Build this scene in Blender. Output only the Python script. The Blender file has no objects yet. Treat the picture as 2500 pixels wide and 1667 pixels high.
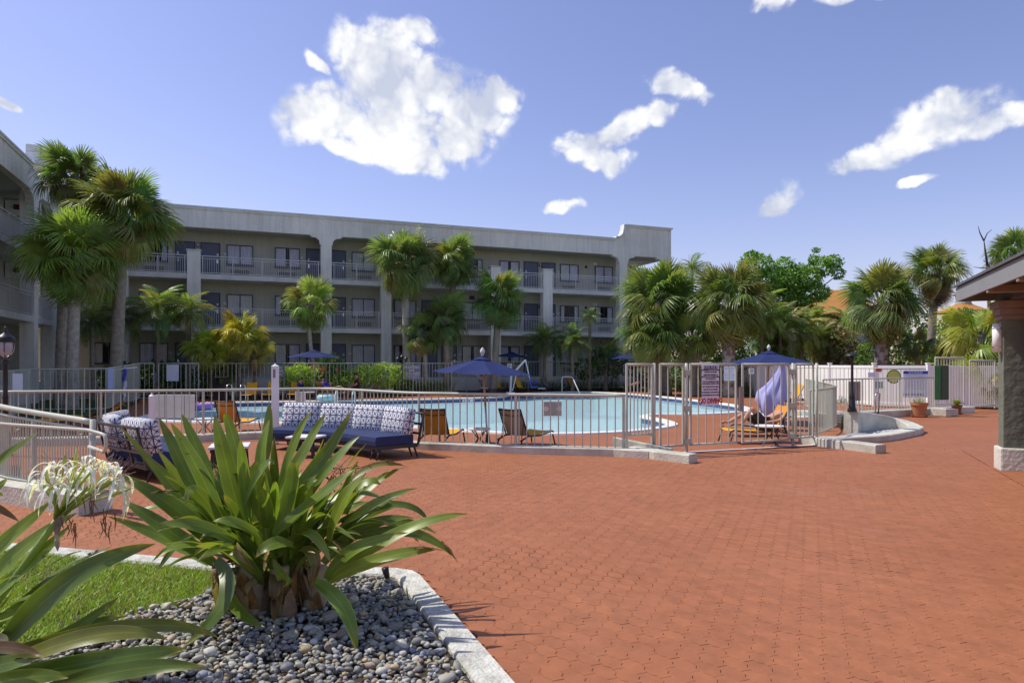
import bpy, bmesh, math, random
import numpy as np
from mathutils import Vector, Matrix, Euler

# ------------------------------------------------------------------ camera, sky, sun, exposure
SC = bpy.context.scene
COL = SC.collection
RNG = random.Random(11)
FPX, HZN, EYE = 1666.67, 885.0, 1.8          # focal length and horizon of the 2500 px wide photograph, eye height


def P(px, py, Y):
    """world point seen at photo pixel (px,py) at distance Y"""
    return Vector(((px - 1250) / FPX * Y, Y, EYE - (py - HZN) / FPX * Y))


def G(px, py, z=0.0):
    """world point on the level z seen at photo pixel (px,py)"""
    Y = (EYE - z) * FPX / (py - HZN)
    return Vector(((px - 1250) / FPX * Y, Y, z))


cam_d = bpy.data.cameras.new('camera')
cam = bpy.data.objects.new('camera', cam_d)
COL.objects.link(cam)
cam.location = (0, 0, EYE)
cam.rotation_euler = (math.radians(90), 0, 0)
cam_d.lens = 24.0
cam_d.sensor_width = 36.0
cam_d.shift_y = (HZN - 833.5) / 2500
cam_d.clip_start = 0.05
cam_d.clip_end = 3000
SC.camera = cam

SUN_H = Vector((-0.963, 0.27)).normalized()      # horizontal direction towards the sun
SUN_EL = math.radians(54)
SUN_STRENGTH = 3.25
SKY_STRENGTH = 0.15
EXPOSURE = 0.45

sun_d = bpy.data.lights.new('sun', 'SUN')
sun = bpy.data.objects.new('sun', sun_d)
COL.objects.link(sun)
sun_d.energy = SUN_STRENGTH
sun_d.angle = math.radians(0.53)
sun_d.color = (1.0, 0.95, 0.86)
SUN_DIR = Vector((SUN_H.x * math.cos(SUN_EL), SUN_H.y * math.cos(SUN_EL), math.sin(SUN_EL)))
sun.rotation_euler = SUN_DIR.to_track_quat('Z', 'Y').to_euler()
sun.location = (-20, 10, 40)

world = bpy.data.worlds.new('World')
SC.world = world
world.use_nodes = True
wn, wl = world.node_tree.nodes, world.node_tree.links
wn.clear()


def wnode(t, **kw):
    n = wn.new(t)
    for k, v in kw.items():
        setattr(n, k, v)
    return n


sky = wnode('ShaderNodeTexSky')
sky.sky_type = 'NISHITA'
sky.sun_disc = False
sky.sun_elevation = SUN_EL
sky.sun_rotation = math.atan2(SUN_H.x, SUN_H.y)
sky.altitude = 0
sky.air_density = 1.15
sky.dust_density = 0.6
sky.ozone_density = 4.5
tint = wnode('ShaderNodeMix', data_type='RGBA', blend_type='MULTIPLY')
tint.inputs[0].default_value = 1.0
tint.inputs[7].default_value = (0.88, 0.69, 0.78, 1)
wl.new(sky.outputs[0], tint.inputs[6])
tc = wnode('ShaderNodeTexCoord')


def cdir(px, py):
    return Vector(((px - 1250) / FPX, 1.0, (HZN - py) / FPX))


# clouds: soft ellipsoid lobes in the sky, broken up by fractal noise.  (px,py,rx,ry,tilt) of the lobes in view, then a
# few more clouds of the same kind in the rest of the sky
LOBES = [(800, 280, 135, 85, -20), (915, 175, 130, 140, -40), (1025, 105, 45, 60, -60), (960, 290, 170, 120, -20),
         (1120, 300, 150, 105, -25), (1215, 235, 70, 50, -30), (990, 375, 130, 55, 0), (840, 355, 95, 32, 15), (1050, 225, 120, 80, 10), (765, 160, 42, 20, 40),
         (1440, 365, 85, 58, 10), (1530, 325, 110, 50, -28), (1610, 288, 50, 42, 0), (1480, 400, 80, 26, 0),
         (1385, 512, 60, 20, 0), (1650, 225, 90, 36, 20),
         (2310, 275, 130, 72, -5), (2410, 305, 75, 45, 0), (2230, 325, 130, 62, -25), (2110, 385, 130, 38, -22), (2330, 235, 70, 45, 0),
         (1900, 498, 46, 32, -20), (2225, 445, 45, 18, -15), (1925, -10, 85, 40, 0), (2110, 0, 85, 22, 0), (30, 265, 48, 20, 25)]
lobes = []
for px, py, rx, ry, tl in LOBES:
    d = cdir(px, py)
    L = d.length
    d.normalize()
    lobes.append((d, rx / FPX / L, ry / FPX / L * 1.0, tl))
for az, el, s in ((80, 30, 1.0), (125, 22, .9), (170, 40, 1.1), (215, 28, 1.0), (265, 22, .9), (200, 62, .9)):
    a, e = math.radians(az), math.radians(el)
    d0 = Vector((math.sin(a) * math.cos(e), math.cos(a) * math.cos(e), math.sin(e)))
    for dx, dz, r1, r2 in ((0, 0, .12, .06),):
        right = Vector((d0.y, -d0.x, 0)).normalized()
        lobes.append(((d0 + right * dx * s + Vector((0, 0, dz * s))).normalized(), r1 * s, r2 * s, 0))

warp_n = wnode('ShaderNodeTexNoise')
warp_n.inputs['Scale'].default_value = 9.0
warp_n.inputs['Detail'].default_value = 4.0
wl.new(tc.outputs['Generated'], warp_n.inputs['Vector'])
wsub = wnode('ShaderNodeVectorMath', operation='SUBTRACT')
wsub.inputs[1].default_value = (.5, .5, .5)
wl.new(warp_n.outputs['Color'], wsub.inputs[0])
wsc = wnode('ShaderNodeVectorMath', operation='SCALE')
wsc.inputs['Scale'].default_value = 0.075
wl.new(wsub.outputs[0], wsc.inputs[0])
wadd = wnode('ShaderNodeVectorMath', operation='ADD')
wl.new(tc.outputs['Generated'], wadd.inputs[0])
wl.new(wsc.outputs[0], wadd.inputs[1])
prev = None
for d, rx, ry, tl in lobes:
    mp = wnode('ShaderNodeMapping', vector_type='TEXTURE')
    # local axes: X right along the sky, Y depth, Z up
    right = Vector((d.y, -d.x, 0)).normalized()
    up = right.cross(d).normalized()
    m = Matrix((right, d, up)).transposed()
    m = m @ Matrix.Rotation(math.radians(tl) * -1, 3, 'Y').inverted()
    mp.inputs['Location'].default_value = d
    mp.inputs['Rotation'].default_value = m.to_euler()
    mp.inputs['Scale'].default_value = (rx * 1.10, 0.5, ry * 1.08)
    gr = wnode('ShaderNodeTexGradient', gradient_type='SPHERICAL')
    wl.new(wadd.outputs[0], mp.inputs['Vector'])
    wl.new(mp.outputs[0], gr.inputs['Vector'])
    if prev is None:
        prev = gr.outputs['Fac']
    else:
        mx = wnode('ShaderNodeMath', operation='MAXIMUM')
        wl.new(prev, mx.inputs[0])
        wl.new(gr.outputs['Fac'], mx.inputs[1])
        prev = mx.outputs[0]
cn = wnode('ShaderNodeTexNoise')
cn.inputs['Scale'].default_value = 17.0
cn.inputs['Detail'].default_value = 11.0
cn.inputs['Roughness'].default_value = 0.68
cn.inputs['Distortion'].default_value = 0.4
wl.new(tc.outputs['Generated'], cn.inputs['Vector'])
ns = wnode('ShaderNodeMath', operation='MULTIPLY_ADD')
ns.inputs[1].default_value = 1.45
ns.inputs[2].default_value = -0.725
wl.new(cn.outputs['Fac'], ns.inputs[0])
vor = wnode('ShaderNodeTexVoronoi', feature='F1')
vor.inputs['Scale'].default_value = 26.0
vor.inputs['Detail'].default_value = 2.0
vor.inputs['Roughness'].default_value = 0.55
wl.new(wadd.outputs[0], vor.inputs['Vector'])
bil = wnode('ShaderNodeMath', operation='MULTIPLY_ADD')            # billows
bil.inputs[1].default_value = -0.50
bil.inputs[2].default_value = 0.50
wl.new(vor.outputs['Distance'], bil.inputs[0])
den0 = wnode('ShaderNodeMath', operation='ADD')
wl.new(prev, den0.inputs[0])
wl.new(ns.outputs[0], den0.inputs[1])
dens = wnode('ShaderNodeMath', operation='ADD')
wl.new(den0.outputs[0], dens.inputs[0])
wl.new(bil.outputs[0], dens.inputs[1])
lim = wnode('ShaderNodeMapRange', interpolation_type='SMOOTHSTEP')      # no cloud at all away from the lobes
lim.inputs[1].default_value = 0.0
lim.inputs[2].default_value = 0.30
wl.new(prev, lim.inputs[0])
alpha = wnode('ShaderNodeMapRange', interpolation_type='SMOOTHSTEP')
alpha.inputs[1].default_value = 0.03
alpha.inputs[2].default_value = 0.55
wl.new(dens.outputs[0], alpha.inputs[0])
am = wnode('ShaderNodeMath', operation='MULTIPLY')
wl.new(alpha.outputs[0], am.inputs[0])
wl.new(lim.outputs[0], am.inputs[1])
cn2 = wnode('ShaderNodeTexNoise')
cn2.inputs['Scale'].default_value = 11.0
cn2.inputs['Detail'].default_value = 6.0
cn2.inputs['Roughness'].default_value = 0.5
coff = wnode('ShaderNodeVectorMath', operation='ADD')
coff.inputs[1].default_value = (3.1, 1.7, 0.4)
wl.new(tc.outputs['Generated'], coff.inputs[0])
wl.new(coff.outputs[0], cn2.inputs['Vector'])
ccol = wnode('ShaderNodeValToRGB')
ccol.color_ramp.elements[0].position = 0.38
ccol.color_ramp.elements[0].color = (2.9, 3.15, 3.9, 1)
ccol.color_ramp.elements[1].position = 0.58
ccol.color_ramp.elements[1].color = (4.9, 4.95, 5.0, 1)
csh = wnode('ShaderNodeMath', operation='MULTIPLY_ADD')             # thicker billows read whiter
csh.inputs[1].default_value = 0.45
wl.new(bil.outputs[0], csh.inputs[0])
wl.new(cn2.outputs['Fac'], csh.inputs[2])
wl.new(csh.outputs[0], ccol.inputs[0])
cmix = wnode('ShaderNodeMix', data_type='RGBA')
wl.new(am.outputs[0], cmix.inputs[0])
wl.new(tint.outputs[2], cmix.inputs[6])
wl.new(ccol.outputs[0], cmix.inputs[7])
bg = wnode('ShaderNodeBackground')
bg.inputs['Strength'].default_value = SKY_STRENGTH
wl.new(cmix.outputs[2], bg.inputs['Color'])
wo = wnode('ShaderNodeOutputWorld')
wl.new(bg.outputs[0], wo.inputs['Surface'])
world.cycles.sampling_method = 'NONE'

vs = SC.view_settings
vs.view_transform = 'Standard'
vs.look = 'None'
vs.exposure = EXPOSURE
vs.gamma = 1.0
vs.use_curve_mapping = False
SC.render.engine = 'CYCLES'
SC.cycles.use_denoising = True
try:
    SC.cycles.denoiser = 'OPENIMAGEDENOISE'
except Exception:
    pass
SC.cycles.max_bounces = 6
SC.cycles.diffuse_bounces = 3
SC.cycles.glossy_bounces = 3
SC.cycles.transmission_bounces = 4
SC.cycles.transparent_max_bounces = 10
SC.cycles.sample_clamp_indirect = 6.0
SC.cycles.caustics_reflective = False
SC.cycles.caustics_refractive = False


# ------------------------------------------------------------------ helpers
def srgb(r, g, b):
    def f(c):
        c /= 255.0
        return c / 12.92 if c <= .04045 else ((c + .055) / 1.055) ** 2.4
    return (f(r), f(g), f(b))


def new_mat(name):
    m = bpy.data.materials.new(name)
    m.use_nodes = True
    nt = m.node_tree
    return m, nt.nodes, nt.links, nt.nodes['Principled BSDF']


def mat(name, col, rough=.6, metal=0.0, var=.12, nscale=3.0, bump=0.0, bscale=40.0, spec=.4, detail=5.0, dirt=None, dirt_amt=.0, streak=0.0):
    m, n, l, b = new_mat(name)
    b.inputs['Roughness'].default_value = rough
    b.inputs['Metallic'].default_value = metal
    b.inputs['Specular IOR Level'].default_value = spec
    geo = n.new('ShaderNodeNewGeometry')
    nz = n.new('ShaderNodeTexNoise')
    nz.inputs['Scale'].default_value = nscale
    nz.inputs['Detail'].default_value = detail
    nz.inputs['Roughness'].default_value = .6
    l.new(geo.outputs['Position'], nz.inputs['Vector'])
    rp = n.new('ShaderNodeValToRGB')
    rp.color_ramp.elements[0].position = .3
    rp.color_ramp.elements[1].position = .7
    rp.color_ramp.elements[0].color = tuple(c * (1 - var) for c in col) + (1,)
    rp.color_ramp.elements[1].color = tuple(min(1, c * (1 + var)) for c in col) + (1,)
    l.new(nz.outputs['Fac'], rp.inputs[0])
    out = rp.outputs[0]
    if dirt:
        n2 = n.new('ShaderNodeTexNoise')
        n2.inputs['Scale'].default_value = nscale * .45
        n2.inputs['Detail'].default_value = 8
        n2.inputs['Roughness'].default_value = .7
        l.new(geo.outputs['Position'], n2.inputs['Vector'])
        r2 = n.new('ShaderNodeValToRGB')
        r2.color_ramp.elements[0].position = .48
        r2.color_ramp.elements[1].position = .72
        r2.color_ramp.elements[0].color = (0, 0, 0, 1)
        r2.color_ramp.elements[1].color = (dirt_amt,) * 3 + (1,)
        l.new(n2.outputs['Fac'], r2.inputs[0])
        mx = n.new('ShaderNodeMix')
        mx.data_type = 'RGBA'
        mx.inputs[7].default_value = tuple(dirt) + (1,)
        l.new(r2.outputs[0], mx.inputs[0])
        l.new(out, mx.inputs[6])
        out = mx.outputs[2]
    if streak:
        mp = n.new('ShaderNodeMapping')
        mp.inputs['Scale'].default_value = (2.6, 2.6, .16)
        l.new(geo.outputs['Position'], mp.inputs['Vector'])
        n4 = n.new('ShaderNodeTexNoise')
        n4.inputs['Scale'].default_value = 1.6
        n4.inputs['Detail'].default_value = 6
        n4.inputs['Roughness'].default_value = .7
        l.new(mp.outputs[0], n4.inputs['Vector'])
        r4 = n.new('ShaderNodeValToRGB')
        r4.color_ramp.elements[0].position = .42
        r4.color_ramp.elements[1].position = .66
        r4.color_ramp.elements[0].color = (1, 1, 1, 1)
        r4.color_ramp.elements[1].color = (1 - streak,) * 3 + (1,)
        l.new(n4.outputs['Fac'], r4.inputs[0])
        m4 = n.new('ShaderNodeMix')
        m4.data_type = 'RGBA'
        m4.blend_type = 'MULTIPLY'
        m4.inputs[0].default_value = 1
        l.new(out, m4.inputs[6])
        l.new(r4.outputs[0], m4.inputs[7])
        out = m4.outputs[2]
    l.new(out, b.inputs['Base Color'])
    if bump:
        nb = n.new('ShaderNodeTexNoise')
        nb.inputs['Scale'].default_value = bscale
        nb.inputs['Detail'].default_value = 4
        l.new(geo.outputs['Position'], nb.inputs['Vector'])
        bp = n.new('ShaderNodeBump')
        bp.inputs['Strength'].default_value = min(1.0, bump)
        bp.inputs['Distance'].default_value = .02 * max(1.0, bump)
        l.new(nb.outputs['Fac'], bp.inputs['Height'])
        l.new(bp.outputs[0], b.inputs['Normal'])
    return m


def leaf_mat(name, var=.35, trans=.35, rough=.45, nscale=2.5, spec=.35, strap=False):
    """foliage: the object's own colour, varied from frond to frond, partly translucent"""
    m, n, l, b = new_mat(name)
    oi = n.new('ShaderNodeObjectInfo')
    geo = n.new('ShaderNodeNewGeometry')
    nz = n.new('ShaderNodeTexNoise')
    nz.inputs['Scale'].default_value = nscale
    nz.inputs['Detail'].default_value = 3
    l.new(geo.outputs['Position'], nz.inputs['Vector'])
    mr = n.new('ShaderNodeMapRange')
    mr.inputs[1].default_value = .25
    mr.inputs[2].default_value = .75
    mr.inputs[3].default_value = 1 - var
    mr.inputs[4].default_value = 1 + var
    l.new(nz.outputs['Fac'], mr.inputs[0])
    mr2 = n.new('ShaderNodeMapRange')
    mr2.inputs[3].default_value = 1 - var * .6
    mr2.inputs[4].default_value = 1 + var * .6
    l.new(oi.outputs['Random'], mr2.inputs[0])
    mu = n.new('ShaderNodeMath')
    mu.operation = 'MULTIPLY'
    l.new(mr.outputs[0], mu.inputs[0])
    l.new(mr2.outputs[0], mu.inputs[1])
    mx = n.new('ShaderNodeVectorMath')
    mx.operation = 'SCALE'
    l.new(oi.outputs['Color'], mx.inputs[0])
    l.new(mu.outputs[0], mx.inputs['Scale'])
    if strap:                                   # along-leaf veins, pale midrib and margin, yellow tip
        at = n.new('ShaderNodeAttribute')
        at.attribute_name = 'leafuv'
        sp = n.new('ShaderNodeSeparateXYZ')
        l.new(at.outputs['Vector'], sp.inputs[0])

        def ma(op, a, b_=None, c_=None):
            q = n.new('ShaderNodeMath')
            q.operation = op
            for i, v in enumerate((a, b_, c_)):
                if v is None:
                    continue
                if isinstance(v, (int, float)):
                    q.inputs[i].default_value = v
                else:
                    l.new(v, q.inputs[i])
            return q.outputs[0]
        au = ma('ABSOLUTE', sp.outputs['X'])
        vein = ma('MULTIPLY_ADD', ma('SINE', ma('MULTIPLY', sp.outputs['X'], 38.0)), .09, 1.0)
        rib = ma('MULTIPLY', ma('LESS_THAN', au, .07), .35)
        edge = ma('MULTIPLY', ma('GREATER_THAN', au, .90), .45)
        k = ma('ADD', vein, ma('ADD', rib, edge))
        m2 = n.new('ShaderNodeVectorMath')
        m2.operation = 'SCALE'
        l.new(mx.outputs[0], m2.inputs[0])
        l.new(k, m2.inputs['Scale'])
        n3 = n.new('ShaderNodeTexNoise')
        n3.inputs['Scale'].default_value = 18
        n3.inputs['Detail'].default_value = 4
        l.new(geo.outputs['Position'], n3.inputs['Vector'])
        tipf = n.new('ShaderNodeMapRange')
        tipf.inputs[1].default_value = .80
        tipf.inputs[2].default_value = 1.08
        l.new(ma('ADD', sp.outputs['Y'], ma('MULTIPLY_ADD', n3.outputs['Fac'], .25, -.12)), tipf.inputs[0])
        mt = n.new('ShaderNodeMix')
        mt.data_type = 'RGBA'
        mt.inputs[7].default_value = (.30, .25, .06, 1)
        l.new(tipf.outputs[0], mt.inputs[0])
        l.new(m2.outputs[0], mt.inputs[6])
        spot = n.new('ShaderNodeMapRange')
        spot.inputs[1].default_value = .69
        spot.inputs[2].default_value = .76
        l.new(n3.outputs['Fac'], spot.inputs[0])
        ms_ = n.new('ShaderNodeMix')
        ms_.data_type = 'RGBA'
        ms_.inputs[7].default_value = (.12, .09, .03, 1)
        l.new(spot.outputs[0], ms_.inputs[0])
        l.new(mt.outputs[2], ms_.inputs[6])
        mx = n.new('ShaderNodeVectorMath')
        mx.operation = 'SCALE'
        mx.inputs['Scale'].default_value = 1.0
        l.new(ms_.outputs[2], mx.inputs[0])
        wv = n.new('ShaderNodeBump')
        wv.inputs['Strength'].default_value = .35
        wv.inputs['Distance'].default_value = .004
        l.new(vein, wv.inputs['Height'])
        l.new(wv.outputs[0], b.inputs['Normal'])
    l.new(mx.outputs[0], b.inputs['Base Color'])
    b.inputs['Roughness'].default_value = rough
    b.inputs['Specular IOR Level'].default_value = spec
    tr = n.new('ShaderNodeBsdfTranslucent')
    tcol = n.new('ShaderNodeVectorMath')
    tcol.operation = 'MULTIPLY'
    tcol.inputs[1].default_value = (1.3, 1.25, .55)
    l.new(mx.outputs[0], tcol.inputs[0])
    l.new(tcol.outputs[0], tr.inputs['Color'])
    ms = n.new('ShaderNodeMixShader')
    ms.inputs[0].default_value = trans
    l.new(b.outputs[0], ms.inputs[1])
    l.new(tr.outputs[0], ms.inputs[2])
    l.new(ms.outputs[0], n['Material Output'].inputs['Surface'])
    return m


class MB:
    """collects faces; build() links them as one mesh object"""

    def __init__(self):
        self.v, self.f = [], []

    def add(self, vs, fs):
        o = len(self.v)
        self.v.extend(tuple(p) for p in vs)
        self.f.extend(tuple(i + o for i in f) for f in fs)
        return self

    def box(self, c, s, rz=0.0, M=None):
        x, y, z = s[0] / 2, s[1] / 2, s[2] / 2
        pts = [Vector((sx * x, sy * y, sz * z)) for sz in (-1, 1) for sx, sy in ((-1, -1), (1, -1), (1, 1), (-1, 1))]
        rot = M if M is not None else Matrix.Rotation(rz, 3, 'Z')
        c = Vector(c)
        return self.add([rot @ p + c for p in pts],
                        [(3, 2, 1, 0), (4, 5, 6, 7), (0, 1, 5, 4), (1, 2, 6, 5), (2, 3, 7, 6), (3, 0, 4, 7)])

    def b(self, x0, x1, y0, y1, z0, z1):
        return self.box(((x0 + x1) / 2, (y0 + y1) / 2, (z0 + z1) / 2), (x1 - x0, y1 - y0, z1 - z0))

    def cbox(self, c, s, bev=.01, rz=0.0, M=None):
        """box with chamfered edges"""
        x, y, z = s[0] / 2, s[1] / 2, s[2] / 2
        bev = min(bev, x * .9, y * .9, z * .9)
        rot = M if M is not None else Matrix.Rotation(rz, 3, 'Z')
        bm = bmesh.new()
        bmesh.ops.create_cube(bm, size=1)
        for v in bm.verts:
            v.co = Vector((v.co.x * 2 * x, v.co.y * 2 * y, v.co.z * 2 * z))
        bmesh.ops.bevel(bm, geom=bm.edges[:], offset=bev, segments=2, affect='EDGES', profile=.6)
        bm.verts.index_update()
        c = Vector(c)
        self.add([rot @ v.co + c for v in bm.verts], [[v.index for v in f.verts] for f in bm.faces])
        bm.free()
        return self

    def bar(self, p, q, w, h=None, up=(0, 0, 1)):
        """rectangular bar from p to q"""
        p, q = Vector(p), Vector(q)
        d = q - p
        L = d.length
        d.normalize()
        up = Vector(up)
        if abs(d.dot(up)) > .98:
            up = Vector((1, 0, 0))
        s = d.cross(up).normalized()
        u = s.cross(d).normalized()
        M = Matrix((s, d, u)).transposed()
        return self.box((p + q) / 2, (w, L, h or w), M=M)

    def tube(self, pts, r, n=8, caps=True):
        pts = [Vector(p) for p in pts]
        rs = r if isinstance(r, (list, tuple)) else [r] * len(pts)
        vs, fs = [], []
        prev = None
        for i, p in enumerate(pts):
            if i == 0:
                d = pts[1] - p
            elif i == len(pts) - 1:
                d = p - pts[i - 1]
            else:
                d = (pts[i + 1] - p).normalized() + (p - pts[i - 1]).normalized()
            d = d.normalized() if d.length > 1e-9 else Vector((0, 0, 1))
            if prev is None:
                a = Vector((0, 0, 1)) if abs(d.z) < .9 else Vector((1, 0, 0))
                s = d.cross(a).normalized()
            else:
                s = prev - d * prev.dot(d)
                s = s.normalized() if s.length > 1e-6 else d.orthogonal().normalized()
            prev = s
            t = d.cross(s)
            for k in range(n):
                a = 2 * math.pi * k / n
                vs.append(p + (s * math.cos(a) + t * math.sin(a)) * rs[i])
        for i in range(len(pts) - 1):
            for k in range(n):
                fs.append((i * n + k, i * n + (k + 1) % n, (i + 1) * n + (k + 1) % n, (i + 1) * n + k))
        if caps:
            fs.append(tuple(range(n - 1, -1, -1)))
            fs.append(tuple(range((len(pts) - 1) * n, len(pts) * n)))
        return self.add(vs, fs)

    def lathe(self, prof, c=(0, 0, 0), n=16):
        c = Vector(c)
        vs, fs = [], []
        for r, z in prof:
            for k in range(n):
                a = 2 * math.pi * k / n
                vs.append(c + Vector((r * math.cos(a), r * math.sin(a), z)))
        for i in range(len(prof) - 1):
            for k in range(n):
                fs.append((i * n + k, i * n + (k + 1) % n, (i + 1) * n + (k + 1) % n, (i + 1) * n + k))
        fs.append(tuple(range(n - 1, -1, -1)))
        fs.append(tuple(range((len(prof) - 1) * n, len(prof) * n)))
        return self.add(vs, fs)

    def prism(self, poly, z0, z1):
        """upright prism of a plan polygon [(x,y)]"""
        n = len(poly)
        vs = [(x, y, z0) for x, y in poly] + [(x, y, z1) for x, y in poly]
        fs = [tuple(range(n - 1, -1, -1)), tuple(range(n, 2 * n))] + [(i, (i + 1) % n, n + (i + 1) % n, n + i) for i in range(n)]
        return self.add(vs, fs)

    def prism_xz(self, poly, y0, y1):
        """prism of an elevation polygon [(x,z)] between two depths"""
        n = len(poly)
        vs = [(x, y0, z) for x, z in poly] + [(x, y1, z) for x, z in poly]
        fs = [tuple(range(n)), tuple(range(2 * n - 1, n - 1, -1))] + [((i + 1) % n, i, n + i, n + (i + 1) % n) for i in range(n)]
        return self.add(vs, fs)

    def ribbon(self, path, w, z0, z1):
        """low wall along a plan path [(x,y)] of width w; z1 may be a list"""
        pts = [Vector((p[0], p[1])) for p in path]
        zs = z1 if isinstance(z1, (list, tuple)) else [z1] * len(pts)
        vs, fs = [], []
        for i, p in enumerate(pts):
            a = pts[max(0, i - 1)]
            b_ = pts[min(len(pts) - 1, i + 1)]
            d = (b_ - a).normalized()
            nrm = Vector((-d.y, d.x)) * w / 2
            for q, z in ((p + nrm, z0), (p + nrm, zs[i] - .02), (p + nrm * .86, zs[i]), (p - nrm * .86, zs[i]), (p - nrm, zs[i] - .02), (p - nrm, z0)):
                vs.append((q.x, q.y, z))
        for i in range(len(pts) - 1):
            for k in range(5):
                fs.append((i * 6 + k, i * 6 + k + 1, (i + 1) * 6 + k + 1, (i + 1) * 6 + k))
        fs.append((0, 1, 2, 3, 4, 5))
        e = (len(pts) - 1) * 6
        fs.append((e + 5, e + 4, e + 3, e + 2, e + 1, e))
        return self.add(vs, fs)

    def build(self, name, m, parent=None, smooth=False, fix=False):
        me = bpy.data.meshes.new(name)
        me.from_pydata(self.v, [], self.f)
        if fix:
            bm = bmesh.new()
            bm.from_mesh(me)
            bmesh.ops.recalc_face_normals(bm, faces=bm.faces[:])
            bm.to_mesh(me)
            bm.free()
        if m:
            me.materials.append(m)
        if smooth:
            me.polygons.foreach_set('use_smooth', [True] * len(me.polygons))
        me.update()
        o = bpy.data.objects.new(name, me)
        COL.objects.link(o)
        if parent is not None:
            adopt(o, parent)
        return o


ROOTM = {}


def adopt(o, parent):
    """child keeps the coordinates it was built in when the parent was made with world=True, else they are the parent's own"""
    o.parent = parent
    if parent.name in ROOTM:
        o.matrix_parent_inverse = ROOTM[parent.name]


def tag(o, label, cat, group=None, kind=None):
    if label:
        o['label'] = label
    if cat:
        o['category'] = cat
    if group:
        o['group'] = group
    if kind:
        o['kind'] = kind
    return o


def thing(name, label, cat, loc=(0, 0, 0), rz=0.0, group=None, world=False):
    o = bpy.data.objects.new(name, None)
    o.empty_display_size = .2
    COL.objects.link(o)
    o.location = loc
    o.rotation_euler = (0, 0, rz)
    if world:
        ROOTM[o.name] = (Matrix.Translation(Vector(loc)) @ Matrix.Rotation(rz, 4, 'Z')).inverted()
    return tag(o, label, cat, group)


def structure(o, label=None):
    o['kind'] = 'structure'
    if label:
        o['label'] = label
    return o


def inst(me, name, parent, loc, rot=None, scale=None, color=None):
    """an object of its own that shares mesh data"""
    o = bpy.data.objects.new(name, me)
    COL.objects.link(o)
    o.location = loc
    if rot is not None:
        o.rotation_euler = rot
    if scale is not None:
        o.scale = scale if hasattr(scale, '__len__') else (scale,) * 3
    if color is not None:
        o.color = tuple(color) + (1,)
    if parent is not None:
        adopt(o, parent)
    return o


def dup(root, loc, rz, label=None, group=None):
    r = root.copy()
    COL.objects.link(r)
    r.location = loc
    r.rotation_euler = (0, 0, rz)
    if label:
        r['label'] = label
    if group:
        r['group'] = group
    for ch in [c for c in root.children]:
        c = ch.copy()
        COL.objects.link(c)
        c.parent = r
        for g in [q for q in ch.children]:
            d = g.copy()
            COL.objects.link(d)
            d.parent = c
    return r


def mesh_of(mb, name, m, smooth=False):
    me = bpy.data.meshes.new(name)
    me.from_pydata(mb.v, [], mb.f)
    me.materials.append(m)
    if smooth:
        me.polygons.foreach_set('use_smooth', [True] * len(me.polygons))
    me.update()
    return me


def text(s, size, M, m, parent, ext=.002, wx=1.0, align='CENTER', name='lettering', bold=0.0):
    c = bpy.data.curves.new(name, 'FONT')
    c.body = s
    c.size = size
    c.extrude = ext
    c.offset = bold
    c.resolution_u = 2
    c.align_x = align
    c.align_y = 'CENTER'
    t = bpy.data.objects.new('tmp_text', c)
    me = bpy.data.meshes.new_from_object(t)
    bpy.data.objects.remove(t)
    me.name = name
    me.materials.clear()
    me.materials.append(m)
    o = bpy.data.objects.new(name, me)
    COL.objects.link(o)
    if parent is not None:
        adopt(o, parent)
    o.matrix_basis = M @ Matrix.Diagonal((wx, 1, 1, 1))
    return o


def face_matrix(p, normal, up=(0, 0, 1)):
    """frame at p whose Z is the normal, Y up: for lettering on a panel"""
    z = Vector(normal).normalized()
    x = Vector(up).cross(z).normalized()
    y = z.cross(x)
    M = Matrix((x, y, z)).transposed().to_4x4()
    M.translation = Vector(p)
    return M
# ------------------------------------------------------------------ materials
U2 = Vector((0.9305, 0.3663))            # run of the hotel front, the pavers and the gates
V2 = Vector((-0.3663, 0.9305))
ROT_U = math.atan2(U2.y, U2.x)


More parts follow.
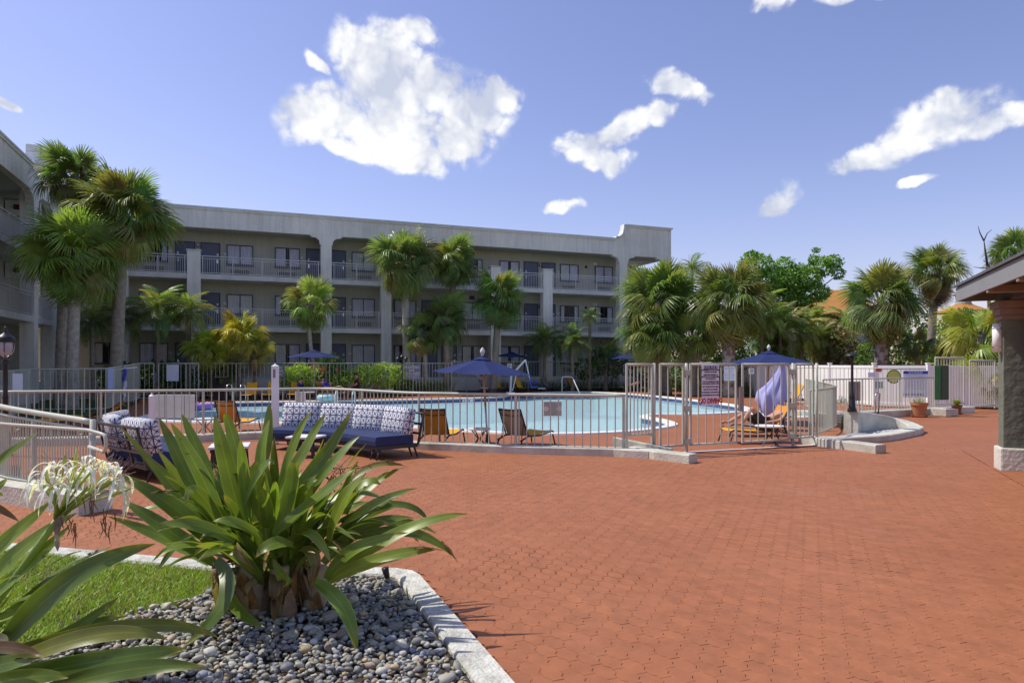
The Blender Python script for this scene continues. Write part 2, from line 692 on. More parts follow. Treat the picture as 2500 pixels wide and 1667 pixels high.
def paver_mat(name, sheet):
    m, n, l, b = new_mat(name)
    b.inputs['Roughness'].default_value = .62
    b.inputs['Specular IOR Level'].default_value = .3
    geo = n.new('ShaderNodeNewGeometry')

    def noise(scale, det=5, rough=.6):
        t = n.new('ShaderNodeTexNoise')
        t.inputs['Scale'].default_value = scale
        t.inputs['Detail'].default_value = det
        t.inputs['Roughness'].default_value = rough
        l.new(geo.outputs['Position'], t.inputs['Vector'])
        return t

    def ramp(src, a, b_, ca, cb):
        r = n.new('ShaderNodeValToRGB')
        r.color_ramp.elements[0].position = a
        r.color_ramp.elements[1].position = b_
        r.color_ramp.elements[0].color = ca + (1,)
        r.color_ramp.elements[1].color = cb + (1,)
        l.new(src, r.inputs[0])
        return r.outputs[0]

    def mix(f, a, b_, bt='MIX', fv=None):
        x = n.new('ShaderNodeMix')
        x.data_type = 'RGBA'
        x.blend_type = bt
        if f is not None:
            l.new(f, x.inputs[0])
        else:
            x.inputs[0].default_value = fv
        for k, s in ((6, a), (7, b_)):
            if isinstance(s, tuple):
                x.inputs[k].default_value = s + (1,)
            else:
                l.new(s, x.inputs[k])
        return x.outputs[2]

    base = ramp(noise(.55, 4).outputs['Fac'], .3, .7, (.318, .114, .047), (.366, .138, .059))
    fine = ramp(noise(7, 3).outputs['Fac'], .3, .7, (.86, .86, .86), (1.09, 1.09, 1.09))
    c = mix(None, base, fine, 'MULTIPLY', 1.0)
    speck = ramp(noise(140, 2).outputs['Fac'], .35, .65, (.92, .92, .92), (1.07, 1.07, 1.07))
    c = mix(None, c, speck, 'MULTIPLY', 1.0)
    worn = ramp(noise(.33, 7, .72).outputs['Fac'], .60, .74, (0, 0, 0), (.5, .5, .5))        # paint worn to grey
    c = mix(worn, c, (.32, .21, .145))
    grime = ramp(noise(.8, 8, .75).outputs['Fac'], .60, .78, (0, 0, 0), (.25, .25, .25))
    c = mix(grime, c, (.16, .085, .055))
    # tone of each single paver
    dv = n.new('ShaderNodeVectorMath')
    dv.operation = 'DOT_PRODUCT'
    dv.inputs[1].default_value = (V2.x, V2.y, 0)
    l.new(geo.outputs['Position'], dv.inputs[0])
    du = n.new('ShaderNodeVectorMath')
    du.operation = 'DOT_PRODUCT'
    du.inputs[1].default_value = (-U2.x, -U2.y, 0)
    l.new(geo.outputs['Position'], du.inputs[0])

    def ma(op, a, b_=None, c_=None):
        q = n.new('ShaderNodeMath')
        q.operation = op
        for i, v in enumerate((a, b_, c_)):
            if v is None:
                continue
            if isinstance(v, (int, float)):
                q.inputs[i].default_value = v
            else:
                l.new(v, q.inputs[i])
        return q.outputs[0]
    jj = ma('ROUND', ma('DIVIDE', du.outputs['Value'], .098))
    odd = ma('ABSOLUTE', ma('MODULO', jj, 2.0))
    ii_ = ma('ROUND', ma('DIVIDE', ma('SUBTRACT', dv.outputs['Value'], ma('MULTIPLY', odd, .0975)), .195))
    cb = n.new('ShaderNodeCombineXYZ')
    l.new(ii_, cb.inputs[0])
    l.new(jj, cb.inputs[1])
    wn_ = n.new('ShaderNodeTexWhiteNoise')
    l.new(cb.outputs[0], wn_.inputs['Vector'])
    tone = ramp(wn_.outputs['Value'], 0, 1, (.945, .95, .95), (1.05, 1.045, 1.04))
    c = mix(None, c, tone, 'MULTIPLY', 1.0)
    bump_h = None
    if sheet:
        mp = n.new('ShaderNodeMapping')
        mp.inputs['Rotation'].default_value = (0, 0, -ROT_U - math.pi / 2)
        l.new(geo.outputs['Position'], mp.inputs['Vector'])
        br = n.new('ShaderNodeTexBrick')
        br.inputs['Scale'].default_value = 1.0
        br.inputs['Brick Width'].default_value = .195
        br.inputs['Row Height'].default_value = .098
        br.inputs['Mortar Size'].default_value = .0035
        br.inputs['Mortar Smooth'].default_value = .3
        l.new(mp.outputs[0], br.inputs['Vector'])
        gap = ramp(noise(.9, 4).outputs['Fac'], .35, .65, (.12, .12, .12), (.6, .6, .6))
        g2 = mix(None, br.outputs['Fac'], gap, 'MULTIPLY', 1.0)
        c = mix(g2, c, (.13, .055, .035))
    l.new(c, b.inputs['Base Color'])
    bp = n.new('ShaderNodeBump')
    bp.inputs['Strength'].default_value = .25
    bp.inputs['Distance'].default_value = .004
    l.new(noise(90, 3).outputs['Fac'], bp.inputs['Height'])
    l.new(bp.outputs[0], b.inputs['Normal'])
    return m


M_PAVER = paver_mat('painted_paver', False)
M_PAVE_SHEET = paver_mat('painted_paving', True)
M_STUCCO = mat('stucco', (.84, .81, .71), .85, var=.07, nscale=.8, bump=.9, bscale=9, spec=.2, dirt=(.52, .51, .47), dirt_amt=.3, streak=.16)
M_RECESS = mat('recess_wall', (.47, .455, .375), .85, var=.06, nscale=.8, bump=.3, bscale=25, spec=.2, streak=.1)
M_SLAB = mat('slab_paint', (.68, .66, .60), .8, var=.08, nscale=1.5, bump=.2, bscale=20, dirt=(.2, .2, .18), dirt_amt=.35)
M_COPING_W = mat('white_coping', (.72, .74, .74), .7, var=.06, nscale=2, dirt=(.25, .25, .24), dirt_amt=.4)
M_DOOR = mat('door_slate', (.12, .13, .19), .5, var=.08, nscale=2)
M_FRAME_D = mat('window_frame_dark', (.07, .075, .11), .5, var=.05)
M_CURTAIN = mat('curtain', (.80, .80, .92), .9, var=.08, nscale=3)
M_CURTAIN2 = mat('curtain_pale', (.85, .86, .82), .9, var=.08, nscale=3)
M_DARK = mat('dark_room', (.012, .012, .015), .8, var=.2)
M_GRILLE = mat('grille', (.07, .07, .06), .7, var=.15, nscale=8)
M_RAIL_H = mat('railing_grey', (.62, .61, .57), .5, var=.06, nscale=4)
M_FENCE = mat('fence_beige', (.50, .51, .415), .45, var=.07, nscale=6, dirt=(.30, .26, .20), dirt_amt=.15)
M_CONC = mat('concrete_top', (.58, .56, .46), .85, var=.14, nscale=2.2, bump=.6, bscale=28, spec=.2, dirt=(.19, .17, .13), dirt_amt=.55)
M_CONC_W = mat('concrete_pale', (.60, .59, .50), .85, var=.16, nscale=2.0, bump=.5, bscale=22, spec=.2, dirt=(.24, .225, .18), dirt_amt=.65)
M_WHITE = mat('white_paint', (.80, .80, .78), .4, var=.04, nscale=3)
M_VINYL = mat('white_vinyl', (.85, .86, .83), .45, var=.04, nscale=1.2, dirt=(.55, .55, .5), dirt_amt=.35)
M_BLACK = mat('black_metal', (.018, .018, .021), .4, var=.2, nscale=9)
M_CHAR = mat('charcoal_metal', (.035, .034, .036), .45, var=.15, nscale=6)
M_NAVY = mat('navy_canvas', (.022, .034, .115), .85, var=.13, nscale=2.5, bump=.25, bscale=250, spec=.15)
M_NAVYSEAT = mat('navy_cushion', (.035, .050, .125), .85, var=.10, nscale=5, bump=.25, bscale=300, spec=.2)
M_STEEL = mat('stainless', (.55, .55, .56), .25, metal=1.0, var=.05)
M_WOOD = mat('wood_pole', (.42, .30, .17), .55, var=.15, nscale=12)
M_ALU = mat('silver_pole', (.5, .5, .5), .4, metal=.6, var=.08)
M_YEL = mat('mesh_yellow', (.72, .36, .025), .75, var=.06, nscale=8, spec=.15)
M_TAN = mat('mesh_tan', (.45, .33, .20), .75, var=.06, nscale=8, spec=.15)
M_GREYMESH = mat('mesh_grey', (.20, .20, .20), .75, var=.08, nscale=8, spec=.15)
M_TERRA = mat('terracotta', (.42, .17, .07), .75, var=.14, nscale=9, bump=.2, bscale=50, dirt=(.5, .35, .25), dirt_amt=.3)
M_SOIL = mat('soil', (.055, .042, .028), .95, var=.4, nscale=14, bump=.8, bscale=40)
M_GROUND = mat('ground_turf', (.055, .085, .022), .95, var=.4, nscale=1.2, bump=.4, bscale=30)
M_LAWN = mat('lawn_turf', (.045, .105, .018), .95, var=.35, nscale=3, bump=.8, bscale=60)
M_SKIN = mat('skin', (.50, .28, .18), .55, var=.06, nscale=8)
M_HAIR = mat('hair', (.025, .016, .01), .6, var=.2, nscale=30)


def object_color_mat(name, rough=.6, var=.12, nscale=30.0, bump=.2, spec=.4):
    m, n, l, b = new_mat(name)
    oi = n.new('ShaderNodeObjectInfo')
    geo = n.new('ShaderNodeNewGeometry')
    nz = n.new('ShaderNodeTexNoise')
    nz.inputs['Scale'].default_value = nscale
    nz.inputs['Detail'].default_value = 5
    l.new(geo.outputs['Position'], nz.inputs['Vector'])
    mr = n.new('ShaderNodeMapRange')
    mr.inputs[1].default_value = .3
    mr.inputs[2].default_value = .7
    mr.inputs[3].default_value = 1 - var
    mr.inputs[4].default_value = 1 + var
    l.new(nz.outputs['Fac'], mr.inputs[0])
    mx = n.new('ShaderNodeVectorMath')
    mx.operation = 'SCALE'
    l.new(oi.outputs['Color'], mx.inputs[0])
    l.new(mr.outputs[0], mx.inputs['Scale'])
    l.new(mx.outputs[0], b.inputs['Base Color'])
    b.inputs['Roughness'].default_value = rough
    b.inputs['Specular IOR Level'].default_value = spec
    return m


M_OBJ = object_color_mat('own_colour')
M_PEBBLE = object_color_mat('pebble_stone', .6, .18, 60, spec=.3)
M_LEAF = leaf_mat('palm_leaf', var=.3, trans=.42, rough=.38, spec=.5)
M_STRAP = leaf_mat('strap_leaf', var=.28, trans=.38, rough=.33, nscale=4, spec=.5, strap=True)


def attr_leaf_mat(name, trans=.3, rough=.5):
    """leaves of a joined crown: colour from the mesh's own colour attribute"""
    m, n, l, b = new_mat(name)
    at = n.new('ShaderNodeAttribute')
    at.attribute_name = 'tint'
    l.new(at.outputs['Color'], b.inputs['Base Color'])
    b.inputs['Roughness'].default_value = rough
    b.inputs['Specular IOR Level'].default_value = .3
    tr = n.new('ShaderNodeBsdfTranslucent')
    sc = n.new('ShaderNodeVectorMath')
    sc.operation = 'MULTIPLY'
    sc.inputs[1].default_value = (1.3, 1.25, .55)
    l.new(at.outputs['Color'], sc.inputs[0])
    l.new(sc.outputs[0], tr.inputs['Color'])
    ms = n.new('ShaderNodeMixShader')
    ms.inputs[0].default_value = trans
    l.new(b.outputs[0], ms.inputs[1])
    l.new(tr.outputs[0], ms.inputs[2])
    l.new(ms.outputs[0], n['Material Output'].inputs['Surface'])
    return m


M_LEAFA = attr_leaf_mat('crown_leaf')
M_STONEA = attr_leaf_mat('loose_stone', 0.0, .6)


def np_mesh(name, verts, faces_flat, loop_tot, m, tint=None, smooth=False):
    """mesh from numpy arrays; tint: one colour per vertex"""
    me = bpy.data.meshes.new(name)
    nv, nf = len(verts), len(loop_tot)
    me.vertices.add(nv)
    me.vertices.foreach_set('co', np.asarray(verts, dtype=np.float32).ravel())
    me.loops.add(len(faces_flat))
    me.loops.foreach_set('vertex_index', np.asarray(faces_flat, dtype=np.int32))
    me.polygons.add(nf)
    starts = np.concatenate(([0], np.cumsum(loop_tot)[:-1])).astype(np.int32)
    me.polygons.foreach_set('loop_start', starts)
    me.polygons.foreach_set('loop_total', np.asarray(loop_tot, dtype=np.int32))
    me.polygons.foreach_set('use_smooth', np.full(nf, bool(smooth)))
    me.update(calc_edges=True)
    if tint is not None:
        a = me.color_attributes.new('tint', 'FLOAT_COLOR', 'POINT')
        t = np.ones((nv, 4), dtype=np.float32)
        t[:, :3] = tint
        a.data.foreach_set('color', t.ravel())
    me.materials.append(m)
    me.validate()
    return me


def link(me, name, parent=None):
    o = bpy.data.objects.new(name, me)
    COL.objects.link(o)
    if parent is not None:
        adopt(o, parent)
    return o


def inside(poly, x, y):
    c = False
    j = len(poly) - 1
    for i in range(len(poly)):
        xi, yi = poly[i]
        xj, yj = poly[j]
        if (yi > y) != (yj > y) and x < (xj - xi) * (y - yi) / (yj - yi) + xi:
            c = not c
        j = i
    return c


def catmull(pts, n=6, closed=True):
    out = []
    N = len(pts)
    for i in range(N if closed else N - 1):
        if closed:
            p0, p1, p2, p3 = pts[i - 1], pts[i], pts[(i + 1) % N], pts[(i + 2) % N]
        else:
            p0, p1, p2, p3 = pts[max(0, i - 1)], pts[i], pts[i + 1], pts[min(N - 1, i + 2)]
        for k in range(n):
            t = k / n
            out.append(tuple(.5 * ((2 * b) + (-a + c) * t + (2 * a - 5 * b + 4 * c - d) * t * t + (-a + 3 * b - 3 * c + d) * t ** 3)
                             for a, b, c, d in zip(p0, p1, p2, p3)))
    if not closed:
        out.append(tuple(pts[-1]))
    return out


# ------------------------------------------------------------------ ground, plaza, pool
from mathutils.geometry import tessellate_polygon


def sheet(name, loops, z, m, parent=None):
    loops = [[Vector((x, y, z)) for x, y in lp] for lp in loops]
    tris = tessellate_polygon(loops)
    flat = [v for lp in loops for v in lp]
    mb = MB()
    fs = []
    for a, b, c in tris:
        n = (flat[b] - flat[a]).cross(flat[c] - flat[a])
        if n.length < 1e-9:
            continue
        fs.append((a, b, c) if n.z > 0 else (a, c, b))
    mb.add(flat, fs)
    return mb.build(name, m, parent)


POOL = catmull([(-12.4, 24.0), (-11.6, 21.8), (-9.56, 20.8), (-6.7, 20.35), (-2.9, 19.2), (-.53, 17.75), (1.04, 17.35), (2.7, 17.8), (3.9, 18.8), (4.55, 19.9),
                (4.55, 21.4), (4.3, 22.8), (4.9, 23.7), (6.76, 24.0), (8.4, 25.2), (9.2, 27.5), (9.1, 30), (8.6, 32.5), (7.6, 36.6), (6.0, 40.2), (3.9, 41.8), (1.4, 40.4),
                (-.1, 37.6), (-.9, 35.4), (-4.9, 33.2), (-10, 31.6), (-13.0, 30.6), (-13.6, 28)], 5)
PLAZA = [(-30, -6), (34, -6), (34, 43.4), (-30, 43.4)]
ground = structure(sheet('ground', [[(-900, -900), (900, -900), (900, 900), (-900, 900)], [(-29.9, -5.9), (33.9, -5.9), (33.9, 43.3), (-29.9, 43.3)]], -.05, M_GROUND))
plaza = structure(sheet('plaza', [PLAZA, POOL], -.012, M_PAVE_SHEET), 'terracotta painted interlocking paver plaza')

M_PLASTER = mat('pool_plaster', (.70, .86, .86), .8, var=.06, nscale=.6)
M_TILE = None


def tile_mat():
    m, n, l, b = new_mat('blue_waterline_tile')
    geo = n.new('ShaderNodeNewGeometry')
    v = n.new('ShaderNodeTexVoronoi')
    v.inputs['Scale'].default_value = 7
    l.new(geo.outputs['Position'], v.inputs['Vector'])
    hs = n.new('ShaderNodeValToRGB')
    hs.color_ramp.elements[0].color = (.035, .055, .16, 1)
    hs.color_ramp.elements[1].color = (.09, .14, .34, 1)
    l.new(v.outputs['Color'], hs.inputs[0])
    l.new(hs.outputs[0], b.inputs['Base Color'])
    b.inputs['Roughness'].default_value = .15
    return m


M_TILE = tile_mat()
basin_mb = MB()
pv = [(x, y) for x, y in POOL]
npool = len(pv)


def inset(poly, d):
    out = []
    n = len(poly)
    for i in range(n):
        a, b, c = Vector(poly[i - 1]), Vector(poly[i]), Vector(poly[(i + 1) % n])
        t = (c - a).normalized()
        nr = Vector((-t.y, t.x))
        out.append(tuple(b + nr * d))
    return out


area2 = sum(pv[i - 1][0] * pv[i][1] - pv[i][0] * pv[i - 1][1] for i in range(npool))
sgn = 1 if area2 > 0 else -1
deep = inset(pv, .25 * sgn)
vs = [(x, y, -.30) for x, y in pv] + [(x, y, -1.25) for x, y in deep]
basin_mb.add(vs, [(i, (i + 1) % npool, npool + (i + 1) % npool, npool + i) for i in range(npool)])
basin = structure(basin_mb.build('pool_basin', M_PLASTER, fix=False))
floor_o = sheet('pool_floor', [deep], -1.25, M_PLASTER, basin)
tb = MB()
tb.add([(x, y, -.02) for x, y in pv] + [(x, y, -.32) for x, y in inset(pv, .012 * sgn)], [(i, (i + 1) % npool, npool + (i + 1) % npool, npool + i) for i in range(npool)])
tb.build('tile_band', M_TILE, basin)
cop = MB()
oo, ii = inset(pv, -.30 * sgn), inset(pv, .04 * sgn)
cop.add([(x, y, -.02) for x, y in oo] + [(x, y, .028) for x, y in inset(pv, -.28 * sgn)] + [(x, y, .034) for x, y in inset(pv, -.01 * sgn)] + [(x, y, .012) for x, y in ii] + [(x, y, -.045) for x, y in ii] + [(x, y, -.045) for x, y in pv],
        [(k * npool + i, k * npool + (i + 1) % npool, (k + 1) * npool + (i + 1) % npool, (k + 1) * npool + i) for k in range(5) for i in range(npool)])
M_COP = mat('pool_coping', (.74, .72, .66), .7, var=.08, nscale=3, dirt=(.5, .42, .32), dirt_amt=.35)
cop.build('coping', M_COP, basin, smooth=False)
for yy in (23.4, 25.0, 26.6):
    mb = MB()
    mb.b(-11.5, 6.5 if yy > 24.2 else 3.6, yy, yy + .12, -1.247, -1.243)
    mb.build('lane_line', M_TILE, basin)


def water_mat():
    m, n, l, b = new_mat('pool_water')
    n.remove(b)
    geo = n.new('ShaderNodeNewGeometry')
    mp = n.new('ShaderNodeMapping')
    mp.inputs['Scale'].default_value = (1.0, 1.6, 1)
    l.new(geo.outputs['Position'], mp.inputs['Vector'])
    n1 = n.new('ShaderNodeTexNoise')
    n1.inputs['Scale'].default_value = 6.0
    n1.inputs['Detail'].default_value = 4
    l.new(mp.outputs[0], n1.inputs['Vector'])
    bp = n.new('ShaderNodeBump')
    bp.inputs['Strength'].default_value = .9
    bp.inputs['Distance'].default_value = .12
    l.new(n1.outputs['Fac'], bp.inputs['Height'])
    tr = n.new('ShaderNodeBsdfTransparent')
    tr.inputs[0].default_value = (.88, .985, .975, 1)
    gl = n.new('ShaderNodeBsdfGlossy')
    gl.inputs['Roughness'].default_value = .03
    l.new(bp.outputs[0], gl.inputs['Normal'])
    fr = n.new('ShaderNodeFresnel')
    fr.inputs['IOR'].default_value = 1.08
    l.new(bp.outputs[0], fr.inputs['Normal'])
    mn = n.new('ShaderNodeMath')
    mn.operation = 'MINIMUM'
    mn.inputs[1].default_value = .28
    l.new(fr.outputs[0], mn.inputs[0])
    df = n.new('ShaderNodeBsdfDiffuse')                 # light scattered back out of the water body
    df.inputs['Color'].default_value = (.46, .66, .69, 1)
    l.new(bp.outputs[0], df.inputs['Normal'])
    body = n.new('ShaderNodeMixShader')
    body.inputs[0].default_value = .62
    l.new(tr.outputs[0], body.inputs[1])
    l.new(df.outputs[0], body.inputs[2])
    ms = n.new('ShaderNodeMixShader')
    l.new(mn.outputs[0], ms.inputs[0])
    l.new(body.outputs[0], ms.inputs[1])
    l.new(gl.outputs[0], ms.inputs[2])
    l.new(ms.outputs[0], n['Material Output'].inputs['Surface'])
    return m


water = structure(sheet('water', [inset(pv, .006 * sgn)], -.20, water_mat()), 'clear pale blue swimming pool water')

# lawn between the pool fence and the left wing
lawn_far = structure(sheet('lawn', [[(-29.5, 17.6), (-13.2, 17.6), (-14.2, 24.4), (-17.0, 31.2), (-21.5, 34.8), (-29.5, 34.8)]], .01, M_LAWN), 'shaded lawn behind the left pool fence')
bed = structure(sheet('planting_bed', [[(-20, 33.4), (-15.5, 33.9), (-3.8, 38.3), (-1.2, 42.6), (8.5, 45.3), (14, 43.4), (24, 36), (33, 32), (60, 32), (60, 80), (-20, 80)]], .02, M_SOIL))

# ------------------------------------------------------------------ planter with kerb
PLANTER = [(-7.5, 7.4), (-4.91, 6.67), (-2.46, 5.99), (-1.36, 5.88), (-.92, 5.84), (-.80, 5.78), (-.745, 5.66), (-.124, 4.13), (.5, 2.6), (.9, 1.6), (-7.5, 1.6)]
kp = [(-7.5, 7.30), (-4.94, 6.57), (-2.47, 5.89), (-1.37, 5.78), (-1.0, 5.745), (-.90, 5.70), (-.845, 5.62), (-.22, 4.09), (.40, 2.56), (.8, 1.6)]
kmb = MB()
kmb.ribbon(kp, .20, -.03, .05)
M_KERB = mat('kerb_weathered', (.60, .59, .51), .9, var=.22, nscale=11, bump=.9, bscale=45, spec=.15, dirt=(.20, .19, .15), dirt_amt=.75)
planter_kerb = structure(kmb.build('kerb', M_KERB), 'pale concrete kerb round the pebble bed')
IN = [(-7.5, 7.2), (-4.95, 6.47), (-2.48, 5.79), (-1.38, 5.68), (-.95, 5.6), (-.32, 4.05), (.3, 2.52), (.7, 1.6), (-7.5, 1.6)]
pebble_bed = structure(sheet('planting_soil', [IN], .012, M_SOIL))

# ------------------------------------------------------------------ interlocking pavers
L_, PITCH = .195, .098
w0, w1, rr = .036, .062, .014
W_AX = Vector((.39, .92)).normalized()           # run of the building on the right
WN = Vector((W_AX.y, -W_AX.x))
RB0 = Vector((8.17, 11.3))


def paver_ok(x, y):
    if y < 3.0 or y > 14.2 or abs(x) > .78 * y + 1.2:
        return False
    if inside(PLANTER, x, y):
        return False
    if (Vector((x, y)) - RB0).dot(WN) > -.08:
        return False
    return True


outline = []
q = L_ / 4
for sx, sy in ((1, 1), (-1, 1), (-1, -1), (1, -1)):
    seq = [(L_ / 2, w0), (q + rr, w0), (q - rr, w1)]
    if sx * sy < 0:
        seq = seq[::-1]
    outline += [(sx * a, sy * b) for a, b in seq]
outline = np.array(outline)
cand = []
for j in range(-230, 190):
    for i in range(-60, 110):
        p = V2 * (i * L_ + (j % 2) * L_ / 2) - U2 * (j * PITCH)
        if paver_ok(p.x, p.y):
            cand.append((p.x, p.y))
rs = np.random.RandomState(3)
cand = np.array(cand)
NP = len(cand)
ct, st = V2.x, V2.y


def paver_verts(cx, cy, gap, dz, tx, ty, yaw):
    no = len(outline)
    out = np.zeros((3, no, 3))
    for k, (g, z) in enumerate(((gap, -.03), (gap, -.0012), (gap + .0012, 0.0))):
        ln = np.linalg.norm(outline, axis=1, keepdims=True)
        o = outline - np.sign(outline) * np.array([g, g])
        out[k, :, 0], out[k, :, 1], out[k, :, 2] = o[:, 0], o[:, 1], z
    out[:, :, 2] += dz + out[:, :, 0] * tx + out[:, :, 1] * ty
    c, s = math.cos(math.atan2(st, ct) + yaw), math.sin(math.atan2(st, ct) + yaw)
    x = out[:, :, 0] * c - out[:, :, 1] * s + cx
    y = out[:, :, 0] * s + out[:, :, 1] * c + cy
    return np.stack([x, y, out[:, :, 2]], axis=-1).reshape(-1, 3)


NO = len(outline)
pf, plt_ = [], []
for k in range(2):
    for i in range(NO):
        pf += [k * NO + i, k * NO + (i + 1) % NO, (k + 1) * NO + (i + 1) % NO, (k + 1) * NO + i]
        plt_.append(4)
pf += list(range(2 * NO, 3 * NO))
plt_.append(NO)
pf = np.array(pf)
inview = np.abs(cand[:, 0]) < .75 * cand[:, 1]
inview &= (cand[:, 1] > 3.85)
order = np.argsort(np.where(inview, cand[:, 1], 1e6))
near = set(order[:300].tolist())
gaps = np.where(rs.rand(NP) < .22, rs.uniform(.0014, .0027, NP), rs.uniform(.0004, .0011, NP))
# wetter, more open joints in a few patches
patch = (np.sin(cand[:, 0] * 1.3 + 1) * np.cos(cand[:, 1] * 1.1 + cand[:, 0] * .6)) > .45
gaps = gaps + np.where(patch, .0012, 0)
dzs = rs.normal(0, .0006, NP)
tl = rs.normal(0, .0025, (NP, 2))
yaw = rs.normal(0, .006, NP)
proto_me = np_mesh('paver', paver_verts(0, 0, .0011, 0, 0, 0, -ROT_U - math.pi / 2), pf, plt_, M_PAVER)
VV, FF, n_ = [], [], 0
for k in range(NP):
    if k in near:
        o = inst(proto_me, 'paver', plaza, (cand[k, 0], cand[k, 1], dzs[k]), (tl[k, 1], -tl[k, 0], ROT_U + math.pi / 2 + yaw[k]))
    else:
        VV.append(paver_verts(cand[k, 0], cand[k, 1], gaps[k], dzs[k], tl[k, 0], tl[k, 1], yaw[k]))
        FF.append(pf + n_ * 3 * NO)
        n_ += 1
me = np_mesh('pavers', np.concatenate(VV), np.concatenate(FF), plt_ * n_, M_PAVER)
o = link(me, 'pavers', plaza)
o['kind'] = 'stuff'
# ------------------------------------------------------------------ hotel
F1, F2, F3, ZTOP, ZR = .86, 3.74, 6.62, 9.27, 10.36


def glass_mat():
    m, n, l, b = new_mat('window_glass')
    b.inputs['Base Color'].default_value = (.01, .012, .02, 1)
    b.inputs['Roughness'].default_value = .03
    b.inputs['Specular IOR Level'].default_value = .8
    tr = n.new('ShaderNodeBsdfTransparent')
    ms = n.new('ShaderNodeMixShader')
    ms.inputs[0].default_value = .12
    l.new(tr.outputs[0], ms.inputs[1])
    l.new(b.outputs[0], ms.inputs[2])
    l.new(ms.outputs[0], n['Material Output'].inputs['Surface'])
    return m


M_GLASS = glass_mat()
M_PLATE = mat('number_plate', (.62, .62, .62), .5)
M_LAMPGLASS = mat('lamp_glass', (.55, .55, .55), .4)
M_RED = mat('exit_red', (.45, .03, .02), .5)
M_EXITBOX = mat('exit_box', (.03, .025, .025), .5)


def make_door(fl, x, yw, root, mirror):
    w, h = .92, 2.03
    d = MB()
    d.b(x - w / 2, x + w / 2, yw - .035, yw - .002, fl, fl + h)
    o = d.build('door', M_DOOR, root)
    fr = MB()
    for a, b_ in ((x - w / 2 - .07, x - w / 2), (x + w / 2, x + w / 2 + .07)):
        fr.b(a, b_, yw - .06, yw - .003, fl, fl + h + .07)
    fr.b(x - w / 2, x + w / 2, yw - .06, yw - .003, fl + h, fl + h + .07)
    fr.build('door_frame', M_FRAME_D, o)
    pn = MB()
    for cx in (-.21, .21):
        for z0, z1 in ((1.60, 1.84), (.95, 1.48), (.22, .80)):
            pn.cbox((x + cx, yw - .038, fl + (z0 + z1) / 2), (.27, .022, z1 - z0), .012)
    pn.build('raised_panel', M_DOOR, o)
    s = mirror
    hd = MB()
    hd.cbox((x + s * .37, yw - .055, fl + 1.02), (.07, .03, .22), .008)
    hd.bar((x + s * .37, yw - .08, fl + 1.0), (x + s * .27, yw - .08, fl + 1.0), .025)
    hd.build('handle', M_STEEL, o)
    cp = MB()
    cp.cbox((x + s * .38, yw - .05, fl + 1.42), (.10, .015, .14), .004)
    cp.build('lock_plate', M_PLATE, o)


def make_window(fl, x, yw, root, k):
    w, z0, z1 = 1.33, fl + .93, fl + 2.0
    fr = MB()
    for a, b_ in ((x - w / 2 - .05, x - w / 2), (x + w / 2, x + w / 2 + .05), (x - .025, x + .025)):
        fr.b(a, b_, yw - .09, yw - .003, z0, z1)
    fr.b(x - w / 2 - .05, x + w / 2 + .05, yw - .09, yw - .003, z1, z1 + .05)
    fr.b(x - w / 2 - .08, x + w / 2 + .08, yw - .12, yw - .003, z0 - .09, z0)
    o = fr.build('window', M_FRAME_D, root)
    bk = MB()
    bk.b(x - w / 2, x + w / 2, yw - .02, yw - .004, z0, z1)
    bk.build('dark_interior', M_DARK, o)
    rr_ = random.Random(int(x * 31 + fl * 77))
    cover = rr_.choice((.28, .42, .5, .5, .2))
    for side in (-1, 1):
        c = MB()
        n = 14
        width = w * cover
        x0 = x + side * (w / 2)
        vs = []
        for i in range(n + 1):
            xx = x0 - side * width * i / n
            yy = yw - .045 + .014 * math.sin(i * 2.2 + side)
            vs += [(xx, yy, z0 + .01), (xx, yy, z1 - .01)]
        c.add(vs, [(2 * i, 2 * i + 2, 2 * i + 3, 2 * i + 1) for i in range(n)])
        c.build('curtain', M_CURTAIN if rr_.random() < .65 else M_CURTAIN2, o)
    for a, b_ in ((x - w / 2, x - .025), (x + .025, x + w / 2)):
        g = MB()
        g.b(a, b_, yw - .078, yw - .072, z0, z1)
        g.build('pane', M_GLASS, o)
    ac = MB()
    ac.cbox((x, yw - .03, fl + .45), (1.12, .10, .40), .015)
    a_o = ac.build('air_conditioner', M_RECESS, root)
    for i in range(9):
        s = MB()
        s.b(x - .50, x + .50, yw - .088, yw - .081, fl + .30 + i * .034, fl + .318 + i * .034)
        if i == 0:
            gr = s
        else:
            gr.v += []
            gr.add(s.v, s.f)
    gr.build('grille', M_GRILLE, a_o)


def arch_bracket(x, side, y0, y1, root, z=ZTOP, h=.52, w=.62):
    """curved corner piece under the parapet beside a full column; side +1 = opening to the right of the column"""
    pts = [(x, z - h), (x + side * .07, z - h), (x + side * .07, z - h + .10)]
    for i in range(9):
        a = math.pi * (1 - i / 16)
        pts.append((x + side * (.07 + .38 + .38 * math.cos(a)), z - .12 - .34 + .02 + .30 * math.sin(a) + .02))
    pts += [(x + side * (w - .10), z - .14), (x + side * (w - .10), z - .07), (x + side * w, z - .07), (x + side * w, z + .01), (x, z + .01)]
    if side < 0:
        pts = pts[::-1]
    mb = MB()
    mb.prism_xz(pts, y0, y1)
    mb.build('arch_bracket', M_STUCCO, root, fix=True)


